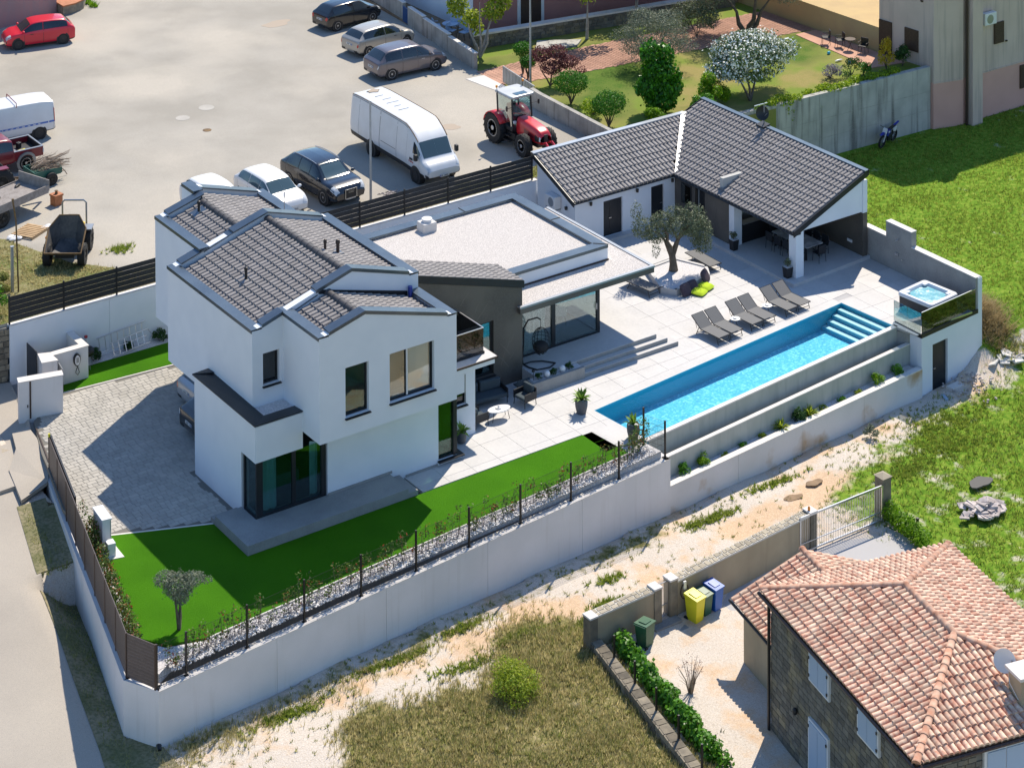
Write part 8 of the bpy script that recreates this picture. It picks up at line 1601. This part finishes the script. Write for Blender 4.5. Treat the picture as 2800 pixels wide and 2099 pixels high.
# rubble wall below the hedge
rw2 = E('rubble_wall', 'low brown rubble wall at the meadow edge', 'wall', (-8, -13, -2.7)); B().obox((-7.28, -9.4), (-8.95, -17.4), .34, -3.0, -2.06, 1).obj('wall_core', 'stone_mortar', rw2); ms = []; d = Vector((-1.67, -8.0, 0)).normalized(); rs = random.Random(8)
for r_ in range(5):
    t = 0
    while t < 8.1:
        w_ = rs.uniform(.2, .45); p = Vector((-7.28, -9.4, 0))+d*(t+w_/2); ms.append(frame((p.x-.01, p.y, -3.0+.20*r_), d, Vector((-d.y, d.x, 0)).normalized(), (0, 0, 1)) @ Matrix.Diagonal((w_*.95, .10, .185, 1))); t += w_
t = 0
while t < 8.1:
    w_ = rs.uniform(.22, .5); p = Vector((-7.28, -9.4, 0))+d*(t+w_/2)+Vector((-d.y, d.x, 0)).normalized()*.17; ms.append(frame((p.x, p.y, -2.07), d, Vector((-d.y, d.x, 0)).normalized(), (0, 0, 1)) @ Matrix.Diagonal((w_*.95, .36, .07, 1))); t += w_
pieces('stone', st1, ms, 'stone_rubble', rw2)
for k in range(5): p = Vector((-7.28, -9.4, 0))+d*(1.2+1.55*k); tag(B().box(p.x+.28, p.y-.03, -2.2, p.x+.34, p.y+.03, -1.25).obj('hedge_post', 'metal_black'), ('first', 'second', 'third', 'fourth', 'fifth')[k]+' thin dark post in the laurel hedge from the tan wall', 'post', 'posts in the laurel hedge')
# wheelie bins
def bin_(loc, rz, m, lab, s=1., h=1.0):
    e = E('wheelie_bin', lab, 'bin', loc, rz, 'wheelie bins'); a, c = .21*s, .26*s; b = B(); b.add([(-a*.8, -c*.75, .05), (a*.8, -c*.75, .05), (a*.8, c*.75, .05), (-a*.8, c*.75, .05), (-a, -c, h*.88), (a, -c, h*.88), (a, c, h*.88), (-a, c, h*.88)], [(3, 2, 1, 0), (0, 1, 5, 4), (1, 2, 6, 5), (2, 3, 7, 6), (3, 0, 4, 7), (4, 5, 6, 7)]); b.obj('body', m, e, world=False, bevel=.02)
    B().prism([(-a*1.08, -c*1.1), (a*1.08, -c*1.1), (a*1.08, c*1.08), (-a*1.08, c*1.08)], [h*.885]*4, [h*.92, h*.92, h*.99, h*.99]).prism([(-a*.6, -c*.6), (a*.6, -c*.6), (a*.6, c*.6), (-a*.6, c*.6)], h*.9, [h*.96, h*.96, h*1.01, h*1.01]).obj('lid', m, e, world=False); B().tube([(-a, c*1.2, h*.95), (a, c*1.2, h*.95)], .015, 6).obj('handle', m, e, world=False)
    for sd in (1, -1): B().lathe([(0, sd*.0), (.09, sd*.0), (.09, sd*.04), (0, sd*.04)], (0, 0, 0), 12, 'y').obj('wheel', 'rubber', e, world=False); e.children[-1].matrix_basis = Matrix.Translation((sd*a*1.0, c*.85, .09)) @ Matrix.Rotation(pi/2, 4, 'Z')
bin_((-5.45, -10.0, GZ), 1.9, 'plastic_green', 'dark green bin alone in front of the wall by the hedge', 1.12, .92); bin_((-3.12, -9.85, GZ+.02), .15, 'plastic_yellow', 'yellow bin by the tan wall', 1.1, .98); bin_((-2.62, -9.72, GZ+.02), .15, 'plastic_green', 'green bin squeezed between the yellow and the blue one', 1.0, .86); bin_((-2.12, -9.68, GZ+.02), .15, 'plastic_blue', 'blue bin right of the yellow one', 1.05, .94)
hr = E('hose_reel', 'coiled brown hose with a white holder on the tan wall', 'hose', (-3.25, -9.42, -1.6)); B().tube([(-3.25+.17*cos(t), -9.42-.01*t/6.28, -1.62+.26*sin(t)) for t in np.linspace(0, 18.8, 50)], .014, 5).obj('hose', 'gutter_brown', hr); B().box(-3.29, -9.46, -1.55, -3.18, -9.40, -1.28).obj('holder', 'plastic_white', hr)
# ------------------------------------------------------------------ garden walls, path and terrace behind
gw = E('garden_wall', 'weathered concrete garden wall beside the tractor', 'wall', (13.7, 20, LOT)); B().prism([(13.72, 23.6), (13.62, 22.7), (13.52, 16.2), (13.76, 16.2), (13.86, 22.7), (13.96, 23.6)], LOT-.2, [3.18, 3.18, 3.10, 3.10, 3.18, 3.18]).obj('wall_panel', 'concrete_block', gw)
cwl = E('concrete_wall', 'pale streaked concrete wall behind the parked cars', 'wall', (15, 34, LOT))
for (a, c, h) in (((14.50, 29.80), (14.92, 33.0), 3.12), ((14.925, 33.02), (15.35, 36.2), 3.22), ((15.355, 36.22), (15.62, 38.2), 3.30), ((15.70, 38.85), (16.3, 44.5), 3.35)): B().obox(a, c, .2, LOT-.2, h, -1).obj('wall_panel', 'concrete_block', cwl); B().obox(a, c, .24, h+.001, h+.04, -1).obj('coping', 'cap_stone', cwl)
bg_ = E('blue_gate', 'small blue barred gate in the concrete wall', 'gate', (15.65, 38.5, LOT)); pieces('bar', B().box(-.015, -.015, .05, .015, .015, .95), [Matrix.Translation((15.63+.009*k, 38.22+.075*k, LOT)) for k in range(9)], 'blue_gate', bg_); B().obox((15.62, 38.2), (15.7, 38.85), .03, LOT+.9, LOT+.95).obj('gate_frame', 'blue_gate', bg_)
wg = E('white_slat_gate', 'grey barred gate standing open at the brick path', 'gate', (14.3, 25.5, LOT)); pieces('bar', B().box(-.02, -.035, .05, .02, .035, .85), [Matrix.Translation((14.56-.02*k, 27.15-.16*k, LOT)) for k in range(21)], 'galvanised', wg); B().obox((14.58, 27.2), (14.14, 23.75), .04, LOT+.86, LOT+.91).obj('gate_frame', 'galvanised', wg)
S(B().prism([(13.3, 28.8), (14.4, 28.75), (14.3, 23.7), (13.95, 23.7)], LOT-.2, LOT+.02).obj('kerb', 'cap_stone'))
path_poly = [(14.45, 29.4), (18.99, 29.42), (23.9, 29.15), (34, 28.3), (34, 24.2), (26.15, 25.40), (18.40, 26.12), (14.4, 27.0)]
path = S(B().prism(path_poly, LOT-.2, LOT+.004).obj('brick_path', 'paver_joint')); ms = []
for i in range(150):
    for j in range(52):
        x, y = 14.5+.13*i, 24.3+.105*j*1.0
        if (i//2+j) % 2 == 0 and i % 2 == 0 and inside((x+.12, y), path_poly): ms.append(Matrix.Translation((x, y, LOT+.004)) @ Matrix.Diagonal((.25, .20, 1, 1)))
        elif (i//2+j) % 2 and i % 2 == 0 and inside((x+.12, y), path_poly): ms.append(Matrix.Translation((x+.02, y, LOT+.004)) @ Matrix.Diagonal((.245, .095, 1, 1)))
pieces('path_brick', pv, ms, 'paver_red', path, 300, 'path_bricks')
tag(B().prism([(19.86, 31.5), (18.9, 30.3), (21.2, 29.6), (22.0, 30.25)], LOT-.1, LOT+.10).prism([(20.2, 30.9), (19.95, 30.45), (20.9, 30.1), (21.2, 30.5)], LOT+.1, LOT+.13).obj('cistern_slab', 'concrete_old'), 'grey concrete cistern slab in the shaded grass', 'slab')
sw2 = E('garden_stone_wall', 'dark stone wall with pale coping in front of the pink house', 'wall', (23, 31.5, LOT)); p0, p1 = Vector((16.3, 32.7)), Vector((33, 30.2)); B().obox(p0, p1, .35, LOT-.1, 3.0).obj('wall_core', 'stone_mortar', sw2); B().obox(p0, p1, .5, 3.001, 3.10).obj('coping', 'cap_stone', sw2); d = (p1-p0); L2 = d.length; d = Vector((d.x, d.y, 0)).normalized(); ms = []; rs = random.Random(9)
for r_ in range(4):
    t = 0
    while t < L2: w_ = rs.uniform(.25, .5); p = Vector((*p0, 0))+d*(t+w_/2); ms.append(frame((p.x+d.y*.17, p.y-d.x*.17, LOT+.02+.175*r_), d, Vector((-d.y, d.x, 0)), (0, 0, 1)) @ Matrix.Diagonal((w_*.95, .08, .165, 1))); t += w_
pieces('stone', st1, ms, 'stone_wall', sw2)
pk = E('pink_house', 'pink rendered house front with a white-framed door at the top edge', 'house', (24, 36, LOT)); B().prism([(17.7, 34.6), (34, 32.2), (35, 40), (18.5, 42)], LOT-.1, 8.0).obj('wall', 'salmon_plaster', pk); S(B().prism([(15.3, 33.2), (16.4, 32.6), (34, 30.4), (34, 32.2), (17.7, 34.6), (17.7, 46), (16.2, 46)], LOT, LOT+.15).obj('house_terrace', 'earth'))
dd = B().prism([(20.6, 34.12), (21.9, 33.93), (21.9, 33.99), (20.6, 34.18)], LOT+.15, 4.9).obj('door', 'shutter_brown', pk); B().prism([(20.42, 34.14), (20.6, 34.11), (20.6, 34.2), (20.42, 34.22)], LOT+.15, 4.95).prism([(21.9, 33.92), (22.08, 33.89), (22.08, 34.0), (21.9, 34.0)], LOT+.15, 4.95).obj('door_frame', 'trim_white', dd)
B().prism([(17.6, 34.9), (17.68, 34.6), (18.0, 42), (17.5, 44)], LOT, 6.5).obj('wall', 'plaster_white', pk)
for k, (x, y, r) in enumerate(((16.2, 34.6, .4), (16.9, 35.3, 2.4), (16.0, 35.8, 1.2), (16.6, 33.9, 5.0))): dchair((x, y, LOT+.15), r, ('nearest', 'right', 'left', 'rear')[k]+' pale blue garden chair on the shaded terrace of the pink house', 'shutter_blue', 'chairs on the pink house terrace', 'garden_chair')
gt = E('garden_table', 'round pale garden table on the shaded terrace', 'table', (16.4, 35.0, LOT+.15)); B().lathe([(0, .62), (.45, .62), (.45, .65), (0, .65)], (0, 0, 0), 18).obj('table_top', 'shutter_blue', gt, world=False); B().cyl((0, 0, 0), (0, 0, .62), .03, n=6).obj('leg', 'metal_grey', gt, world=False)
# stained retaining wall above the field and the orange building
rt = E('stained_retaining_wall', 'tall grey concrete retaining wall with dark run-off stains', 'wall', (27, 15.8, -.9))
for i in range(4): B().prism([(18.9+3.85*i+.01, 16.25-.16*i), (18.9+3.85*(i+1)-.01, 16.25-.16*(i+1)), (18.9+3.85*(i+1)-.01, 16.55-.16*(i+1)), (18.9+3.85*i+.01, 16.55-.16*i)], -1.4, 2.42).obj('wall_panel', 'concrete_old', rt)
for zz in (.1, 1.1): B().prism([(18.9, 16.243), (34.3, 15.603), (34.3, 15.609), (18.9, 16.249)], zz, zz+.015).obj('shutter_line', 'concrete_block', rt)
ob = E('orange_building', 'tall peach and pink building with brown shutters at the upper right', 'building', (36, 17, -.9))
B().prism([(34.35, 15.44), (36.15, 15.0), (36.16, 15.1), (60, 15.1), (60, 40), (33.3, 40), (34.05, 19.25)], [-1.3]*7, 1.56).obj('wall', 'pink_plaster', ob); B().prism([(34.36, 15.45), (36.15, 15.01), (36.16, 15.11), (60, 15.11), (60, 19.3), (34.06, 19.24)], 1.561, 9.5).obj('wall', 'peach_plaster', ob); B().prism([(34.055, 19.25), (60, 19.31), (60, 40), (33.3, 40)], 1.561, 3.62).obj('wall', 'ochre_plaster', ob)
B().prism([(34.33, 15.42), (36.15, 14.98), (36.15, 15.0), (34.35, 15.44)], 1.53, 1.58).box(37.2, 15.07, 1.53, 60, 15.098, 1.58).obj('string_course', 'peach_plaster', ob)
B().box(36.4, 14.55, -1.3, 37.15, 15.09, 9.5).obj('pilaster', 'peach_plaster', ob); B().cyl((36.26, 14.86, -.9), (36.26, 14.86, 9.5), .07, n=8).obj('downpipe', 'gutter_brown', ob)
def xwin(y0, y1, z0, z1, nm='window', lou=True):
    f = B().prism([(34.02-.08*(y0-19.2)-.03, y0), (34.02-.08*(y1-19.2)-.03, y1), (34.02-.08*(y1-19.2)+.06, y1), (34.02-.08*(y0-19.2)+.06, y0)], z0, z1).obj(nm, 'shutter_brown', ob)
    if lou:
        for k in range(9): zz = z0+.12+(z1-z0-.2)*k/9; B().prism([(33.985-.08*(y0-19.2), y0+.06), (33.985-.08*(y1-19.2), y1-.06), (33.995-.08*(y1-19.2), y1-.06), (33.995-.08*(y0-19.2), y0+.06)], zz, zz+.05).obj('slat', 'shutter_brown', f)
xwin(18.32, 19.2, 2.28, 4.12, 'door', False); xwin(16.48, 17.40, 2.95, 4.12)
for (x0_, x1_, z0, z1) in ((38.58, 39.33, 2.95, 4.1), (40.62, 41.5, .1, 1.38)):
    f = B().box(x0_, 15.03, z0, x1_, 15.105, z1).obj('window', 'shutter_brown', ob)
    for k in range(10): zz = z0+.08+(z1-z0-.14)*k/10; B().box(x0_+.06, 15.015, zz, x1_-.06, 15.028, zz+.06).obj('slat', 'shutter_brown', f)
    B().box(x1_+.15, 15.02, z0-.02, x1_+.26, 15.1, z0+.05).obj('hook', 'metal_black', f)
ac2 = B().box(37.55, 14.75, 4.2, 38.45, 15.05, 4.85).obj('air_conditioner', 'plastic_white', ob, bevel=.03); B().lathe([(0, 14.742), (.22, 14.742), (.25, 14.75)], (37.95, 0, 4.52), 18, 'y').obj('fan_grille', 'metal_grey', ac2)
B().prism([(34.2, 16.2), (37.6, 14.7), (37.9, 15.2), (34.5, 16.8)], 5.75, 5.85).prism([(34.3, 16.2), (37.6, 14.75), (37.7, 14.85), (34.4, 16.3)], 5.86, 6.3).obj('balcony', 'shutter_brown', ob)
B().box(37.2, 14.95, -1.2, 37.55, 15.06, .25).obj('meter_hatch', 'metal_grey', ob)
S(B().prism([(31.9, 17.6), (34.0, 17.2), (33.85, 24.1), (32.35, 24.1)], LOT-.2, LOT+.02).obj('brick_terrace', 'paver_red'))
for k, (x, y, r) in enumerate(((32.6, 21.9, -2.2), (32.9, 21.1, -2.0), (33.2, 19.6, -1.2))): dchair((x, y, LOT+.02), r, ('leftmost', 'middle', 'rightmost')[k]+' black chair on the terrace of the orange building', 'metal_black', 'black terrace chairs', 'terrace_chair')
tb = E('folding_table', 'small round brown folding table between the black chairs', 'table', (33.0, 20.4, LOT+.02)); B().lathe([(0, .58), (.3, .58), (.3, .61), (0, .61)], (0, 0, 0), 16).obj('table_top', 'shutter_brown', tb, world=False); B().tube([(-.2, 0, .58), (.2, 0, 0)], .015, 5).tube([(.2, 0, .58), (-.2, 0, 0)], .015, 5).obj('leg', 'shutter_brown', tb, world=False)
for k, (x, y, m, nm) in enumerate(((31.6, 20.6, 'pool_tile', 'turquoise toy ball on the lawn by the black chairs'), (31.2, 19.4, 'plastic_white', 'white toy bat on the lawn'), (31.4, 18.8, 'plastic_blue', 'dark blue toy on the lawn'), (31.3, 18.2, 'plastic_yellow', 'yellow toy on the lawn'), (31.6, 17.9, 'lamp_red', 'red toy on the lawn'))): tag(B().ball((x, y, LOT+.07), (.12, .08, .09) if k != 1 else (.28, .06, .05), 9, 6).obj('toy', m, smooth=True), nm, 'toy', 'toys on the lawn')
# pink wall and planter at the upper left
pu2 = E('rose_building', 'faded rose-coloured building corner at the upper left', 'building', (-4, 53, LOT)); B().prism([(.31, 52.0), (-14, 49.0), (-16, 60), (.1, 62)], LOT-.1, 9.0).obj('wall', 'rose_plaster', pu2)
pz = E('stone_planter', 'raised orange terrace on a dark stone base at the upper left', 'planter', (1.2, 52, LOT)); B().prism([(.4, 51.3), (1.2, 51.4), (1.9, 51.8), (2.4, 52.6), (2.6, 56), (.35, 56)], LOT-.1, LOT+.50).obj('base', 'stone_rubble', pz); B().prism([(.38, 51.25), (1.22, 51.35), (1.95, 51.78), (2.46, 52.6), (2.66, 56), (.35, 56)], LOT+.501, LOT+.58).obj('terrace_top', 'wood_orange', pz)
tufts('planter_weeds', [(2.45+random.uniform(-.1, .3), 51.6+random.uniform(0, 2), LOT) for _ in range(90)], .3, 'leaf_lime', 'green weeds beside the stone planter', 20, 7, .02, .8)
# ------------------------------------------------------------------ motocross bike
mo = E('motocross_bike', 'blue and white motocross bike leaning on the concrete wall', 'motorcycle', (30.85, 15.35, -.92), rad(198)); mo.rotation_euler[0] = rad(-9)
for nm, x, r in (('front_wheel', .68, .34), ('rear_wheel', -.62, .32)):
    w_ = B().lathe([(r*.80, -.05), (r*.96, -.055), (r, 0), (r*.96, .055), (r*.80, .05), (r*.80, -.05)], (x, 0, r), 24, 'y').obj(nm, 'rubber', mo, smooth=50, world=False); sp = B()
    for k in range(12): a = 2*pi*k/12; sp.cyl((x, 0, r), (x+r*.8*cos(a), 0, r+r*.8*sin(a)), .005, n=4)
    sp.lathe([(.05, -.04), (.06, 0), (.05, .04)], (x, 0, r), 10, 'y'); sp.obj('spokes', 'metal_grey', w_, world=False)
for sd in (1, -1): B().cyl((.70, sd*.09, .36), (.46, sd*.07, .92), .024, .03, n=8).obj('fork', 'plastic_white', mo, world=False)
B().ext([(.42, -.05, .70), (.98, -.06, .78), (.72, -.06, .86), (.46, -.05, .82)], (0, .11, 0)).obj('front_mudguard', 'moto_blue', mo, world=False); B().ext([(.50, -.11, .78), (.60, -.11, .80), (.52, -.11, 1.02), (.44, -.11, 1.02)], (0, .22, 0)).obj('number_board', 'plastic_white', mo, world=False)
B().ext([(.40, -.10, .86), (.0, -.10, .88), (-.02, -.10, .72), (.20, -.10, .50), (.40, -.10, .62)], (0, .20, 0)).obj('tank_shroud', 'moto_blue', mo, world=False, bevel=.02); B().ext([(.30, -.106, .82), (.12, -.106, .82), (.10, -.106, .74), (.26, -.106, .72)], (0, .212, 0)).obj('shroud_decal', 'plastic_white', mo, world=False)
B().ext([(.12, -.07, .90), (-.62, -.07, .93), (-.60, -.07, .86), (.0, -.07, .80)], (0, .14, 0)).obj('seat', 'metal_black', mo, world=False, bevel=.02); B().ext([(-.45, -.06, .92), (-.98, -.05, 1.0), (-.62, -.06, .88)], (0, .11, 0)).obj('rear_mudguard', 'moto_blue', mo, world=False); B().ext([(-.25, -.11, .84), (-.62, -.11, .86), (-.58, -.11, .60), (-.30, -.11, .66)], (0, .03, 0)).ext([(-.25, .08, .84), (-.62, .08, .86), (-.58, .08, .60), (-.30, .08, .66)], (0, .03, 0)).obj('side_panel', 'plastic_white', mo, world=False)
B().box(-.18, -.11, .28, .22, .11, .62).cyl((.02, -.14, .38), (.02, .14, .38), .12, n=14).obj('engine', 'metal_dark', mo, world=False, bevel=.02); B().tube([(.30, 0, .72), (.26, 0, .30), (-.10, 0, .24), (-.62, 0, .34)], .028, 6).tube([(.40, 0, .90), (-.05, 0, .70), (-.15, 0, .30)], .025, 6).obj('frame', 'steel', mo, world=False); B().tube([(.42, -.36, 1.04), (.40, -.12, .98), (.42, .12, .98), (.42, .36, 1.04)], .014, 6).obj('handlebar', 'metal_black', mo, world=False)
# ------------------------------------------------------------------ debris and small things
def debris(nm, lab, loc, n, sp, sz, m, seed, cat='rubble'):
    rs = random.Random(seed); b = B()
    for k in range(n):
        x, y = rs.gauss(0, sp), rs.gauss(0, sp*.7); zc = max(0, .32-.5*math.hypot(x, y)/max(sp, .1)*.5)*rs.uniform(.3, 1); q = B().box(-sz*rs.uniform(.3, 1), -sz*rs.uniform(.2, .6), -.02, sz*rs.uniform(.3, 1), sz*rs.uniform(.2, .6), .02+rs.uniform(0, .03)); R = Matrix.Rotation(rs.uniform(0, 6.3), 4, 'Z') @ Matrix.Rotation(rs.uniform(-.5, .5), 4, 'X'); b.add([tuple(R @ Vector(v)+Vector((x, y, zc+.03))) for v in q.v], q.f)
    return tag(b.obj(nm, m, loc=loc), lab, cat, kind='stuff')
debris('rubble_heap', 'heap of broken white tiles and boards in the rough grass', (10.3, -10.6, -2.5), 70, .42, .28, 'rubble_white', 1); debris('broken_slabs', 'broken pale slabs lying at the pump house corner', (19.6, -3.3, -2.05), 14, .35, .35, 'cap_stone', 2); debris('stone_chips', 'stone chips scattered at the foot of the pump house', (17.6, -3.6, -2.45), 120, .9, .07, 'rubble_white', 3)
tag(B().prism([(16.2, -3.45), (16.9, -3.4), (16.85, -3.05), (16.15, -3.1)], -2.6, -2.36).obj('door_step', 'cap_stone'), 'loose concrete step before the pump house door', 'step'); tag(B().obox((15.55, -3.7), (15.72, -3.3), .14, -2.55, -2.49).obj('loose_board', 'shutter_blue'), 'pale blue board on the stones near the pump house', 'board')
S(blob('burnt_patch', 11.7, -9.2, .5, .35, -2.44, 'oil_stain', seed=3)); blob('soil_patch', 6.4, -5.55, .35, .2, -2.42, 'earth', seed=7); blob('soil_patch', 5.0, -5.9, .4, .2, -2.42, 'earth', seed=9)
tag(B().box(-.3, -.12, 0, .3, .12, .08).ball((.25, 0, .08), (.2, .13, .06), 8, 5).obj('white_tarp', 'plastic_white', loc=(26.4, .6, -.9), rz=.1), 'white scrap lying in the field', 'scrap')
tag(B().tube([(18.9, 4.55, 1.3), (20.2, 5.6, -.2)], .02, 5).obj('white_pole', 'plastic_white'), 'thin white pole lying behind the boundary wall', 'pole')
tag(B().cyl((-21.70, -6.06, -2.12), (-21.63, -5.9, -2.05), .09, n=10).obj('drain_outlet', 'metal_black'), 'small dark drain outlet at the foot of the front wall corner', 'drain')
